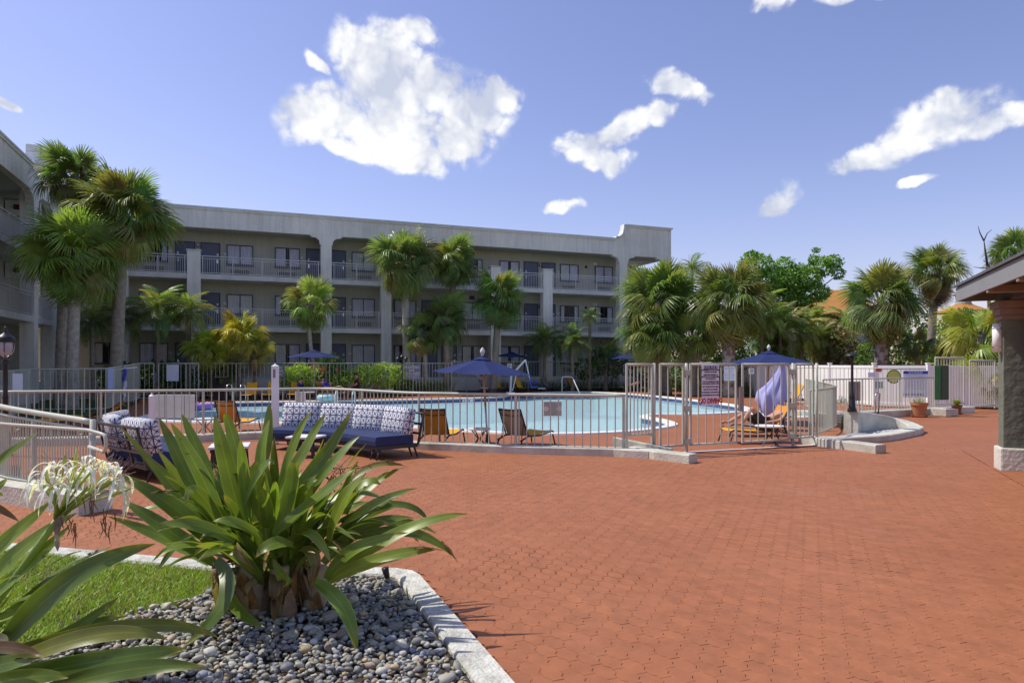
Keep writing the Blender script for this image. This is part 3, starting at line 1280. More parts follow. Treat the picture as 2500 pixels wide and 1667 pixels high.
def railing(x0, x1, fl, y, root, sp=.115):
    zt, zb = fl + 1.12, fl + .15
    r = MB()
    r.b(x0, x1, y - .022, y + .022, zt - .045, zt)
    r.b(x0, x1, y - .018, y + .018, zt - .17, zt - .14)
    r.b(x0, x1, y - .018, y + .018, zb, zb + .035)
    n = max(1, round((x1 - x0) / 1.75))
    for i in range(n + 1):
        xx = x0 + .12 + (x1 - x0 - .24) * i / n
        r.b(xx - .022, xx + .022, y - .045, y - .023, fl - .14, zt - .02)
        r.b(xx - .05, xx + .05, y - .05, y - .024, fl - .16, fl - .13)
    o = r.build('railing', M_RAIL_H, root)
    bs = MB()
    n = int((x1 - x0) / sp)
    for i in range(1, n):
        xx = x0 + (x1 - x0) * i / n
        bs.b(xx - .0095, xx + .0095, y - .0095, y + .0095, zb + .036, zt - .171)
    bo = bs.build('balusters', M_RAIL_H, o)
    bo['kind'] = 'stuff'


def hotel_front(root, xa, xb, full, half, doors, wins, raise_from, raise_to, wall_to, dy=1.6):
    """columns, slabs, railings, recessed wall with doors and windows.  full/half: centres of columns"""
    cw = .31
    fulls = sorted(full)
    cols = sorted([(c, True) for c in full] + [(c, False) for c in half])
    for c, isf in cols:
        mb = MB()
        mb.cbox((c, .22, (ZTOP + .02 if isf else 7.98) / 2), (2 * cw if isf else 2 * cw + .06, .56, ZTOP + .02 if isf else 7.98), .02)
        o = mb.build('column', M_STUCCO, root)
        if not isf:
            cp = MB()
            cp.cbox((c, .22, 8.01), (2 * cw + .16, .66, .07), .015)
            cp.build('cap', M_SLAB, o)
        else:
            for s in (-1, 1):
                if xa + .6 < c + s * .4 < xb - .2:
                    arch_bracket(c + s * (cw - .003), s, -.055, .26, root)
    # parapet with its raised end
    lo, hi = (xa, raise_from) if raise_to > raise_from and raise_to == xb else (raise_to, xb)
    pts = [(xa, ZTOP), (xb, ZTOP)]
    if raise_to == xb:
        pts += [(xb, 11.36), (raise_from + .62, 11.36), (raise_from + .58, 11.2)]
        for i in range(7):
            a = math.pi / 2 * i / 6
            pts.append((raise_from + .50 * math.cos(a) + 0.02, 11.2 - .12 - .56 * math.sin(a)))
        pts += [(raise_from, ZR + .12), (raise_from - .08, ZR), (xa, ZR)]
    mb = MB()
    mb.prism_xz(pts, -.06, .26)
    mb.build('parapet', M_STUCCO, root, fix=True)
    cp = MB()
    cp.b(xa, raise_from - .10, -.16, .34, ZR + .001, ZR + .085)
    cp.b(raise_from + .56, xb + .10, -.16, .34, 11.361, 11.445)
    cp.build('coping', M_COPING_W, root)
    lip = MB()
    lip.b(xa, raise_from - .14, -.12, -.061, ZR - .10, ZR)
    lip.b(raise_from + .62, xb, -.12, -.061, 11.26, 11.36)
    lip.build('coping_moulding', M_STUCCO, root)
    sc = MB()
    sp_ = []
    for i in range(11):
        a = math.pi / 2 * i / 10
        sp_.append((raise_from + .50 * math.cos(a) + .02, 11.08 - .56 * math.sin(a)))
    sp_ = [(raise_from + .56, 11.40), (raise_from + .56, 11.14)] + sp_ + [(raise_from - .02, 10.50), (raise_from - .10, 10.50), (raise_from - .10, 10.42)]
    for (x0_, z0_), (x1_, z1_) in zip(sp_, sp_[1:]):
        sc.bar((x0_, .09, z0_), (x1_, .09, z1_), .52, .12, up=(0, 0, 1) if abs(z1_ - z0_) < abs(x1_ - x0_) * 4 else (1, 0, 0))
    sc.build('scroll_trim', M_COPING_W, root)
    # slabs
    edges = [xa] + [c for c, _ in cols] + [xb]
    for fl, nm in ((F2, 'balcony_slab'), (F3, 'balcony_slab')):
        mb = MB()
        mb.b(xa, xb, .14, dy + .1, fl - .17, fl)
        so = mb.build(nm, M_SLAB, root)
        for a, b_ in zip(edges, edges[1:]):
            a2, b2 = a + (cw if a != xa else 0), b_ - (cw if b_ != xb else 0)
            if b2 - a2 < .5:
                continue
            fa = MB()
            fa.b(a2 + .003, b2 - .003, .0, .14, fl - .18, fl + .10)
            fa.build('fascia', M_SLAB, so)
            railing(a2 + .02, b2 - .02, fl, .05, root)
    mb = MB()
    mb.b(xa, xb, .26, dy + .3, ZTOP + .02, ZTOP + .2)
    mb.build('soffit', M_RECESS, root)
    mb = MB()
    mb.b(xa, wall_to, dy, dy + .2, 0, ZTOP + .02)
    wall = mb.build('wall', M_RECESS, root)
    mb = MB()
    mb.b(xa, xb, .3, dy, 0, F1)
    mb.build('walkway', M_SLAB, root)
    for fl in (F1, F2, F3):
        for x, mir in doors:
            make_door(fl, x, dy, root, mir)
            pl = MB()
            pl.lathe([(.001, 0), (.09, 0), (.09, .012), (.001, .012)], n=12)
            po = pl.build('number_plate', M_PLATE, root)
            po.matrix_parent_inverse = Matrix()
            po.location = (x + mir * .78, dy - .002, fl + 1.5)
            po.rotation_euler = (math.radians(90), 0, 0)
        for k, x in enumerate(wins):
            make_window(fl, x, dy, root, k)


HOTEL_O = Vector((-14.27, 39.0, 0))
hotel = thing('hotel_building', 'long grey three storey hotel with balconies facing the pool', 'building', HOTEL_O, ROT_U)
CK = [-3.43 + 7.15 * k for k in range(0, 5)]
doors = [(c + s * .66, -s) for c in CK[:4] for s in (-1, 1)]
doors = [(x, (-1 if m > 0 else 1)) for x, m in doors]
wins = [c + s * 2.25 for c in CK[:4] for s in (-1, 1)] + [CK[4] - 2.15, -7.9]
hotel_front(hotel, -9.6, 27.6, [3.55, 7.1, 23.68, 27.29], [-7.1, -3.55, 14.2, 17.9], doors, wins, 23.15, 27.6, 24.3)
mb = MB()
mb.b(-11.6, -9.61, 1.6, 1.8, 0, ZTOP + .3)
mb.build('corner_wall', M_RECESS, hotel)
for fl in (F2, F3, ZTOP + .2):
    mb = MB()
    mb.b(-11.6, -9.61, .3, 1.59, fl - .17, fl)
    mb.build('corner_slab', M_SLAB, hotel)
# end loggia and body of the building
for x, y in ((27.29, 4.9), (24.0, 4.9)):
    mb = MB()
    mb.cbox((x, y, 5.6), (.62, .62, 11.2), .02)
    mb.build('column', M_STUCCO, hotel)
mb = MB()
mb.b(27.34, 27.6, .262, 5.2, ZTOP, 11.36)
mb.b(27.0, 27.5, 4.9, 5.2, ZTOP, 11.3)
mb.b(23.3, 27.33, 4.95, 5.2, ZTOP, 11.3)
mb.build('parapet', M_STUCCO, hotel)
for z0_, z1_ in ((F2 - .17, F2), (F3 - .17, F3), (ZTOP + .02, ZTOP + .2)):
    mb = MB()
    mb.b(23.7, 27.3, 1.92, 4.94, z0_, z1_)
    mb.build('landing_slab', M_SLAB, hotel)
mb = MB()
mb.b(24.1, 24.3, 1.81, 13.8, 0, ZTOP + .02)
mb.b(-9.6, 24.09, 1.81, 13.8, 0, .8)
mb.b(-9.6, 24.09, 13.6, 13.8, .8, ZTOP)
mb.build('side_wall', M_STUCCO, hotel)
mb = MB()
mb.b(-9.6, 24.3, 1.91, 13.8, ZTOP + .02, 9.9)
mb.build('roof', M_SLAB, hotel)
for fl in (F2, F3):
    r = MB()
    r.b(27.45, 27.49, .55, 4.55, fl + 1.07, fl + 1.12)
    r.b(27.45, 27.49, .55, 4.55, fl + .12, fl + .15)
    for i in range(36):
        r.b(27.461, 27.479, .58 + i * .112, .598 + i * .112, fl + .151, fl + 1.069)
    r.build('railing', M_RAIL_H, hotel)
for fl in (F2, F3):
    for x in CK[:4]:
        l_ = MB()
        l_.cbox((x, 1.56, fl + 1.93), (.11, .09, .26), .02)
        lo = l_.build('wall_lamp', M_BLACK, hotel)
        l_ = MB()
        l_.cbox((x, 1.51, fl + 1.93), (.075, .02, .19), .006)
        l_.build('lens', M_LAMPGLASS, lo)
    l_ = MB()
    l_.cbox((22.3, 1.57, fl + 2.2), (.32, .05, .17), .01)
    lo = l_.build('notice_plate', M_COPING_W, hotel)
    l_ = MB()
    l_.lathe([(.001, 0), (.10, 0), (.09, .05), (.001, .06)], n=14)
    bo = l_.build('alarm_bell', M_EXITBOX, hotel)
    bo.location = (21.6, 1.6, fl + 1.95)
    bo.rotation_euler = (math.radians(90), 0, 0)
    l_ = MB()
    l_.cbox((13.1, 1.56, fl + 2.35), (.34, .06, .24), .01)
    lo = l_.build('exit_sign', M_EXITBOX, hotel)
    text('EXIT', .14, face_matrix((13.1, 1.526, fl + 2.34), (0, -1, 0)), M_RED, lo)

WING_O = Vector((-19.4, 25.9, 0))
ROT_V = math.atan2(V2.y, V2.x)
wing = thing('hotel_wing', 'shaded grey hotel wing with arched balconies at the left edge', 'building', WING_O, ROT_V)
hotel_front(wing, -9.0, 10.2, [4.57, 7.87], [-.9], [(-5.5, 1), (-4.1, -1), (1.0, 1), (2.4, -1)], [-2.2], 4.1, 10.2, 10.2)
mb = MB()
mb.b(-9, 10.0, 1.81, 9, 0, 9.6)
mb.build('side_wall', M_STUCCO, wing)
mb = MB()
mb.b(-9, 10.0, 1.91, 9, 9.602, 9.9)
mb.build('roof', M_SLAB, wing)
for fl in (F2, F3):
    l_ = MB()
    l_.cbox((6.2, 1.0, fl + 2.3), (.06, .42, .22), .01)
    lo = l_.build('exit_sign', M_EXITBOX, wing)
    text('EXIT', .15, face_matrix((6.165, 1.0, fl + 2.29), (-1, 0, 0)), M_RED, lo)
    l_ = MB()
    l_.b(6.24, 6.5, .2, 1.55, fl + 1.95, fl + 2.62)
    l_.build('cross_beam', M_SLAB, wing)

# far houses behind the trees
M_ROOFO = mat('orange_roof', (.44, .20, .045), .8, var=.10, nscale=1.5, bump=.3, bscale=6)
M_GREYWALL = mat('pale_grey_wall', (.42, .44, .42), .8, var=.08)
fh = thing('house', 'house with broad orange sloping roof seen above the palms', 'building', P(1980, 885, 72).to_tuple()[:2] + (0,))
c = fh.location
mb = MB()
zr0, zr1 = 1.8 + (885 - 792) / FPX * 72, 1.8 + (885 - 700) / FPX * 72
mb.add([(-4.2, 0, zr0), (9, 0, zr0), (9, 9, zr1 + .6), (6.5, 9, zr1 + .6)], [(0, 1, 2, 3)])
mb.add([(-4.2, 0, zr0), (6.5, 9, zr1 + .6), (-4.2, 14, zr0)], [(0, 1, 2)])
mb.add([(-4.2, 0, zr0 - .12), (9, 0, zr0 - .12), (9, 9, zr1 + .5), (6.5, 9, zr1 + .5)], [(3, 2, 1, 0)])
mb.add([(-4.2, 0, zr0 - .12), (6.5, 9, zr1 + .5), (-4.2, 14, zr0 - .12)], [(2, 1, 0)])
mb.build('roof', M_ROOFO, fh)
mb = MB()
mb.b(-3.6, 8.6, .6, 13, 0, zr0 - .15)
mb.build('wall', M_GREYWALL, fh)
mb = MB()
mb.cbox((-.4, 2.6, zr0 + 1.35), (2.4, .35, .12), .02)
mb.build('skylight', M_WHITE, fh)
mb = MB()
mb.b(-4.3, 9, -.12, 0, zr0 - .28, zr0 + .02)
mb.build('gutter', M_WHITE, fh)
tw = thing('stair_tower', 'round grey tower with orange tiled cap beside the porch roof', 'building', P(2352, 885, 60).to_tuple()[:2] + (0,))
zt = 1.8 + (885 - 765) / FPX * 60
mb = MB()
mb.lathe([(1.55, 0), (1.55, zt)], n=24)
mb.b(.6, 6.5, -.6, 3, 0, zt - 1.2)
mb.build('wall', M_GREYWALL, tw)
mb = MB()
mb.lathe([(2.0, zt), (2.0, zt + .18), (.7, zt + .75), (.7, zt + .8)], n=24)
mb.b(.9, 6.8, -.9, 3.2, zt - 1.2, zt - .7)
r_ = mb.build('roof', M_ROOFO, tw)
mb = MB()
mb.lathe([(.62, zt + .8), (.62, zt + 1.6)], n=16)
mb.build('lantern', M_GREYWALL, r_)
mb = MB()
mb.lathe([(.8, zt + 1.6), (.8, zt + 1.68), (.05, zt + 1.95)], n=16)
mb.build('lantern_cap', M_ROOFO, r_)
for dx in (-.7, .7):
    mb = MB()
    mb.prism_xz([(dx - .28, zt - 2.6), (dx + .28, zt - 2.6), (dx + .28, zt - 1.5), (dx + .2, zt - 1.3), (dx, zt - 1.2), (dx - .2, zt - 1.3), (dx - .28, zt - 1.5)], -1.62, -1.2)
    mb.build('window', M_DARK, tw, fix=True)
# ------------------------------------------------------------------ fences, gates, kerbs, signs
def unit_cyl(n=8):
    mb = MB()
    mb.tube([(0, 0, 0), (0, 0, 1)], 1.0, n)
    return mesh_of(mb, 'baluster', M_FENCE, True)


BAL = unit_cyl()


def polyline(pts):
    """resample helper: cumulative lengths"""
    pts = [Vector(p) for p in pts]
    cum = [0]
    for a, b in zip(pts, pts[1:]):
        cum.append(cum[-1] + (b - a).length)
    return pts, cum


def at_len(pts, cum, s):
    for i in range(len(pts) - 1):
        if s <= cum[i + 1] or i == len(pts) - 2:
            t = (s - cum[i]) / max(1e-6, cum[i + 1] - cum[i])
            return pts[i].lerp(pts[i + 1], t)


def fence(name, label, tops, bases, sp, r_bal=.011, r_post=.03, post_every=2.0, r_top=.026, bottom=.08, group=None, joined=False, kerb=None, posts=True, z_post=0.0, m=M_FENCE, cat='fence'):
    """tops / bases: matching lists of points of the top rail and of the foot of the fence"""
    tp, cum = polyline(tops)
    bp = [Vector(p) for p in bases]

    def base_at(s):
        for i in range(len(tp) - 1):
            if s <= cum[i + 1] or i == len(tp) - 2:
                t = (s - cum[i]) / max(1e-6, cum[i + 1] - cum[i])
                return bp[i].lerp(bp[i + 1], t)
    L = cum[-1]
    root = thing(name, label, cat, bp[0], 0, group, world=True)
    mb = MB()
    mb.tube(tp, r_top, 8)
    mb.build('top_rail', m, root, smooth=True)
    if bottom is not None:
        mb = MB()
        mb.tube([p + Vector((0, 0, bottom)) for p in bp], r_top * .8, 6)
        mb.build('bottom_rail', m, root, smooth=True)
    npst = max(1, round(L / post_every))
    if posts:
        for i in range(npst + 1):
            s = L * i / npst
            a, b = base_at(s), at_len(tp, cum, s)
            a = Vector((b.x, b.y, a.z + z_post))
            o = inst(BAL, 'post', root, a, scale=(r_post, r_post, b.z - a.z - .005))
    n = max(2, round(L / sp))
    js = MB()
    for i in range(1, n):
        s = L * i / n
        a, b = base_at(s), at_len(tp, cum, s)
        z0 = a.z + (bottom if bottom is not None else 0)
        if joined:
            js.tube([(b.x, b.y, z0), (b.x, b.y, b.z - .01)], r_bal, 5, caps=False)
        else:
            inst(BAL, 'baluster', root, (b.x, b.y, z0), scale=(r_bal, r_bal, b.z - z0 - .01))
    if joined:
        o = js.build('balusters', m, root, smooth=True)
        o['kind'] = 'stuff'
    return root


def zz(pts, z):
    return [(x, y, z) for x, y in pts]


def kerb_wall(name, label, path, w, z1, m=M_CONC, z0=-.03):
    mb = MB()
    mb.ribbon(path, w, z0, z1)
    o = mb.build(name, m)
    structure(o, label)
    return o


# --- low fence on a concrete kerb in front of the pool
NF = catmull([(-11.3, 14.9), (-9.2, 15.3), (-7.25, 15.75), (-5.9, 16.4), (-4.7, 16.75), (-3.6, 15.9), (-2.2, 14.45), (-1.2, 14.05), (0, 13.65), (1.2, 13.4), (2.16, 13.22)], 4, closed=False)
near_fence = fence('pool_fence', 'low beige metal fence on a concrete kerb in front of the pool', zz(NF, 1.16), zz(NF, .14), .158, .0115, .026, 2.2, .03, None)
kerb_wall('kerb', 'weathered concrete kerb under the low fence', NF[:-1] + [(2.2, 13.12), (2.62, 12.92)], .30, .15)
kerb_wall('kerb', 'short concrete kerb end beside the pool gate', [(2.42, 13.42), (2.75, 12.75), (3.25, 12.25)], .30, .16)

# low sloping wing wall behind the kerb end
mb = MB()
wa, wb = Vector((2.05, 13.72)), Vector((3.05, 13.05))
nn = (wb - wa).normalized()
nn = Vector((-nn.y, nn.x)) * .07
mb.add([(wa - nn).to_tuple() + (0,), (wb - nn).to_tuple() + (0,), (wb + nn).to_tuple() + (0,), (wa + nn).to_tuple() + (0,),
        (wa - nn).to_tuple() + (.30,), (wb - nn).to_tuple() + (.155,), (wb + nn).to_tuple() + (.155,), (wa + nn).to_tuple() + (.30,)],
       [(3, 2, 1, 0), (4, 5, 6, 7), (0, 1, 5, 4), (1, 2, 6, 5), (2, 3, 7, 6), (3, 0, 4, 7)])
o = mb.build('wing_wall', M_CONC_W)
tag(o, 'low sloping concrete wing wall at the left of the pool gate', 'wall')

# --- gate line, along U
GA = Vector((2.19, 13.17))


def gp(s, z=0.0):
    p = GA + U2 * s
    return Vector((p.x, p.y, z))


def s_of(px):
    r = (px - 1250) / FPX
    return (GA.y * r - GA.x) / (U2.x - r * U2.y)


def gate_panel(name, label, s0, s1, ztop, zbot, nb, cat='gate', stile=.028, hinge=None, zfoot=None):
    root = thing(name, label, cat, gp(s0), 0, None, world=True)
    for s in (s0, s1):
        o = inst(BAL, 'stile', root, gp(s, zbot if zfoot is None else zfoot), scale=(stile, stile, ztop - (zbot if zfoot is None else zfoot)))
    mb = MB()
    mb.tube([gp(s0, ztop - .02), gp(s1, ztop - .02)], stile * 1.0, 8)
    mb.build('top_rail', M_FENCE, root, smooth=True)
    mb = MB()
    mb.tube([gp(s0, zbot + .02), gp(s1, zbot + .02)], stile * .8, 8)
    mb.build('bottom_rail', M_FENCE, root, smooth=True)
    for i in range(1, nb + 1):
        s = s0 + (s1 - s0) * i / (nb + 1)
        inst(BAL, 'baluster', root, gp(s, zbot + .02), scale=(.012, .012, ztop - zbot - .04))
    if hinge is not None:
        for z in (.22, .88, 1.60):
            mb = MB()
            mb.cbox(gp(hinge, z), (.16, .09, .11), .012, rz=ROT_U)
            mb.build('hinge', M_FENCE, root)
    return root


S = s_of
ZG = 1.78
gate_panel('fence_panel', 'tall fixed beige fence panel left of the pool gates', S(1530), S(1592), ZG, .38, 6, 'fence', .026, zfoot=.14)
gate_panel('gate', 'narrow tall gate leaf left of the pool rules sign', S(1612), S(1668), ZG, .13, 2, hinge=S(1678))
g2 = gate_panel('gate', 'tall pool gate leaf carrying the pool rules sign', S(1686), S(1797), ZG, .13, 5)
g3 = gate_panel('gate', 'tall pool gate leaf in front of the lavender draped cover', S(1813), S(1925), ZG, .13, 5, hinge=S(1933))
gate_panel('fence_panel', 'tall fixed fence panel at the right end of the pool gates', S(1943), S(1985), ZG, .16, 3, 'fence', .026)
for px, lb in ((1597, 'beige steel post left of the narrow gate leaf'), (1676, 'beige steel hinge post left of the pool rules gate'), (1936, 'beige steel hinge post right of the lavender cover gate'), (1994, 'beige steel end post at the right of the gates')):
    mb = MB()
    mb.tube([gp(S(px), 0), gp(S(px), ZG + .01)], .030, 10)
    o = mb.build('gate_post', M_FENCE, smooth=True)
    tag(o, lb, 'post')
mb = MB()
mb.cbox(gp(S(1807), 1.05) + Vector((0, -.05, 0)), (.10, .06, .52), .01, rz=ROT_U)
lk = mb.build('gate_lock', mat('lock_grey', (.30, .25, .22), .5))
adopt(lk, g3)
mb = MB()
mb.cbox(gp(S(1803), 1.45) + Vector((0, -.05, 0)), (.05, .05, .30), .01, rz=ROT_U)
lk = mb.build('latch', M_BLACK)
adopt(lk, g3)
mb = MB()
mb.add([gp(S(1668), .012) + Vector((.0, -.09, 0)), gp(S(2005), .012) + Vector((0, -.09, 0)), gp(S(2005), .012) + Vector((-.04, .03, 0)), gp(S(1668), .012) + Vector((-.04, .03, 0))], [(0, 1, 2, 3)])
structure(mb.build('threshold_strip', mat('threshold', (.62, .63, .66), .5)))

# --- kerb end and curved low fence right of the gates
kerb_wall('kerb', 'pale concrete kerb end with baluster shadows right of the gates', [(6.55, 15.35), (6.72, 14.95), (7.32, 13.55)], .30, .17, M_CONC_W)
CF = catmull([(6.75, 15.45), (7.6, 16.5), (8.55, 18.0), (9.2, 19.6), (10.0, 22.0), (11.2, 26.0)], 5, closed=False)
fence('pool_fence', 'curving low beige fence bending away right of the gates', zz(CF, 1.17), zz(CF, .12), .13, .0115, .024, 2.2, .026, .05)
# --- curved wall with lamp post
CW = catmull([(8.66, 17.45), (9.5, 18.3), (10.35, 18.55), (10.62, 18.0), (10.2, 17.35), (9.5, 16.65), (8.5, 15.8), (7.5, 15.35), (6.9, 15.3)], 5, closed=False)
nz_ = len(CW)
hz_ = [.56 - .42 * min(1, i / 15) ** 1.3 for i in range(nz_)]
mb = MB()
mb.ribbon(CW, .34, -.03, hz_)
o = mb.build('curved_wall', M_CONC_W)
tag(o, 'low curved concrete wall sweeping round the gravel bed', 'wall')
structure(sheet('gravel_bed', [[(8.6, 17.3), (9.5, 18.2), (10.3, 18.4), (10.4, 17.9), (10.1, 17.4), (9.4, 16.75), (8.45, 15.9), (7.5, 15.5), (6.95, 15.45), (7.7, 16.4)]], .015, mat('white_gravel', (.42, .42, .42), .9, var=.6, nscale=30, bump=1.0, bscale=90)))
GR = random.Random(5)
mbg = MB()
for i in range(260):
    t = GR.random()
    a, b = Vector((7.3, 15.6)).lerp(Vector((10.2, 18.2)), t), Vector((8.0, 15.75)).lerp(Vector((10.2, 17.6)), t)
    p = a.lerp(b, GR.random())
    s = GR.uniform(.02, .05)
    mbg.box((p.x, p.y, .02 + s * .3), (s * 1.3, s, s * .7), GR.random() * 6)
o = mbg.build('gravel', mat('white_stone', (.6, .6, .58), .8, var=.25, nscale=20))
tag(o, 'loose white gravel inside the curved wall', 'gravel', kind='stuff')
pp = G(2056, 1048)
mb = MB()
mb.tube([(pp.x, pp.y, 0), (pp.x, pp.y, .34), (pp.x + .03, pp.y, .37), (pp.x + .16, pp.y, .37), (pp.x + .17, pp.y, .30)], .03, 8)
mb.tube([(pp.x + .17, pp.y, .36), (pp.x + .17, pp.y, .27)], .036, 8)
o = mb.build('vent_pipe', mat('green_pipe', (.02, .10, .035), .5), smooth=True)
tag(o, 'bent green pipe standing in the gravel bed', 'pipe')

# --- low fence on kerb further right, with tall gate
RF = [(9.75, 21.4), (12.4, 22.9), (15.0, 24.3)]
fence('pool_fence', 'low beige fence on a kerb behind the terracotta pot', zz(RF, 1.27), zz(RF, .20), .165, .0115, .024, 2.0, .024, .02)
kerb_wall('kerb', 'long shaded concrete kerb behind the potted plants', [(9.3, 20.9), (12.4, 22.7), (15.0, 24.1), (16.6, 24.75)], .35, .22)
RT = [(15.1, 24.35), (16.55, 25.0)]
fence('fence_panel', 'tall beige fence panel beside the green box', zz(RT, 1.97), zz(RT, .2), .165, .0125, .028, 1.5, .03, .12)
RT2 = [(16.9, 25.2), (18.6, 26.3)]
fence('gate', 'tall beige side gate partly hidden by the stucco porch column', zz(RT2, 1.88), zz(RT2, .05), .17, .0125, .028, 1.8, .03, .12, cat='gate')
RB = [(11.9, 29.2), (13.5, 27.0), (15.0, 24.8)]
fence('pool_fence', 'beige fence with double rail in front of the white vinyl fence', zz(RB, 1.58), zz(RB, .05), .17, .011, .022, 2.4, .022, .1)
# --- far pool fence (several runs)
FB1 = [((455 - 1250) / FPX * 33.4, 33.4), ((770 - 1250) / FPX * 35.2, 35.2), ((1102 - 1250) / FPX * 38.6, 38.6)]
fence('pool_fence', 'tall beige fence behind the pool below the hedge', zz(FB1, 1.765), zz(FB1, .02), .19, .013, .026, 2.4, .026, .16, joined=True)
FB2 = catmull([((1102 - 1250) / FPX * 38.7, 38.7), ((1135 - 1250) / FPX * 41.0, 41.0), ((1200 - 1250) / FPX * 43.2, 43.2), ((1300 - 1250) / FPX * 44.2, 44.2), (6.0, 45.0), (8.6, 45.0)], 4, closed=False)
fence('pool_fence', 'far beige fence below the hotel balconies carrying the no diving sign', zz(FB2, 1.86), zz(FB2, .02), .19, .013, .026, 2.4, .026, .16, joined=True)
FB3 = [(8.7, 45.0), (11.0, 41.0), (12.9, 36.2)]
fence('pool_fence', 'far beige fence in front of the large palms behind the gates', zz(FB3, 1.80), zz(FB3, .02), .19, .013, .026, 2.4, .026, .16, joined=True)
# --- left fence towards the lawn
LT = [(-13.0, 15.6, 1.50), (-17.1, 24.3, 1.56), (-14.65, 24.6, 1.58), (-17.4, 31.9, 1.76), (-16.9, 32.2, 1.77)]
LBs = [(x, y, .02) for x, y, z in LT]
fence('pool_fence', 'beige fence between the pool deck and the shaded lawn', LT, LBs, .19, .013, .028, 2.2, .026, .12)
LG = [(-16.75, 32.35), (-15.2, 33.1)]
fence('gate', 'beige gate with a blank notice at the far left of the pool', zz(LG, 1.76), zz(LG, .05), .2, .013, .028, 1.7, .026, .14, cat='gate')

# --- white vinyl fence
VF = [Vector(p) for p in ((12.5, 38.5), (13.0, 35.9), (13.6, 33.2), (14.2, 30.5), (14.85, 28.0), (16.4, 26.9), (19.0, 26.6))]
vroot = thing('vinyl_fence', 'white vinyl panel fence at the right behind the spa sign', 'fence', (VF[0].x, VF[0].y, 0), 0, None, world=True)
for a, b in zip(VF, VF[1:]):
    d = (b - a).normalized()
    L = (b - a).length
    n = max(2, round(L / .30))
    for i in range(n):
        p = a + d * (L * (i + .5) / n)
        mb = MB()
        mb.box((p.x, p.y, .86), (L / n - .012, .03, 1.42), math.atan2(d.y, d.x))
        mb.build('board', M_VINYL, vroot)
    for z, h in ((1.62, .12), (.12, .12)):
        mb = MB()
        mid = (a + b) / 2
        mb.cbox((mid.x, mid.y, z), (L, .06, h), .01, rz=math.atan2(d.y, d.x))
        mb.build('rail', M_VINYL, vroot)
for p in VF:
    mb = MB()
    mb.cbox((p.x, p.y, .87), (.13, .13, 1.74), .008)
    po = mb.build('post', M_VINYL, vroot)
    mb = MB()
    mb.cbox((p.x, p.y, 1.765), (.17, .17, .05), .015)
    mb.build('cap', M_VINYL, po)

# --- ramp rail at the left edge
RR = catmull([(-9.6, 12.2), (-8.2, 10.4), (-6.95, 9.25), (-6.0, 8.72), (-5.08, 8.25)], 4, closed=False)
nR = len(RR)
ztop = [1.34 - .26 * i / (nR - 1) for i in range(nR)]
tops = [(x, y, z - .10) for (x, y), z in zip(RR, ztop)]
bases = [(x, y, .30 - .05 * i / (nR - 1)) for i, (x, y) in enumerate(RR)]
ramp = fence('ramp_railing', 'beige ramp railing with thick handrail at the left edge', tops, bases, .058, .009, .028, 1.3, .018, .0, z_post=-.1)
mb = MB()
mb.tube([(x, y, z) for (x, y), z in zip(RR, ztop)], .036, 10)
mb.build('handrail', M_FENCE, ramp, smooth=True)
e = Vector((RR[-1][0], RR[-1][1], ztop[-1]))
mb = MB()
mb.tube([e + Vector((.02, -.01, -1.0)), e + Vector((.02, -.01, .035))], .034, 10)
mb.build('end_post', M_FENCE, ramp, smooth=True)
lr = [(x + .05, y - .16, 1.0) for x, y in RR[:-1]]
ex = Vector((RR[-1][0] + .05, RR[-1][1] - .16, 1.0))
dirv = (Vector(RR[-1]) - Vector(RR[-3])).normalized()
q1 = ex + Vector((dirv.x, dirv.y, 0)) * .30
q1.z = .965
loop = lr + [ex, ex.lerp(q1, .8)] + [q1 + Vector((.05 * math.sin(a), -.03 * math.sin(a), -.10 + .10 * math.cos(a))) for a in (.4, .9, 1.57, 2.2, 2.7)] + [q1 + Vector((0, 0, -.205)), ex.lerp(q1, .1) + Vector((0, 0, -.19))]
mb = MB()
mb.tube(loop, .021, 10)
mb.build('lower_handrail', M_FENCE, ramp, smooth=True)
for p in (RR[-2], RR[-7]):
    mb = MB()
    mb.tube([(p[0], p[1], .93), (p[0] + .04, p[1] - .13, .92), (p[0] + .05, p[1] - .16, .99)], .012, 6)
    mb.build('bracket', M_FENCE, ramp)
kerb_wall('kerb', 'thick concrete ramp kerb at the left edge', [(x, y - .02) for x, y in RR[:-1]] + [(-5.0, 8.2)], .42, .25)

# ------------------------------------------------------------------ signs
M_SIGNW = mat('sign_white', (.78, .75, .84), .5, var=.05, nscale=5)
M_SIGNW2 = mat('sign_pale', (.70, .72, .80), .5, var=.05, nscale=5)
M_INK = mat('sign_ink', (.03, .025, .05), .5, var=.05)
M_INKN = mat('sign_navy', (.03, .025, .16), .5, var=.05)
M_INKR = mat('sign_red', (.50, .02, .012), .5, var=.05)
M_SIGNG = mat('sign_grey', (.20, .22, .26), .5, var=.05)
M_LETW = mat('sign_white_letter', (.75, .77, .8), .5, var=.02)
M_BLUEB = mat('sign_blue', (.04, .06, .42), .5, var=.05)


def sign(name, label, px0, py0, px1, py1, Y, m, nrm=(0, -1, 0), thick=.012):
    """upright sign board spanning the given photo box at distance Y, facing nrm"""
    c = P((px0 + px1) / 2, (py0 + py1) / 2, Y)
    n = Vector(nrm).normalized()
    w = (px1 - px0) / FPX * Y
    h = (py1 - py0) / FPX * Y
    root = thing(name, label, 'sign', c)
    rz = math.atan2(n.y, n.x) + math.pi / 2
    root.rotation_euler = (0, 0, rz)
    mb = MB()
    mb.cbox((0, 0, 0), (w, thick, h), .004)
    mb.build('board', m, root)
    return root, w, h


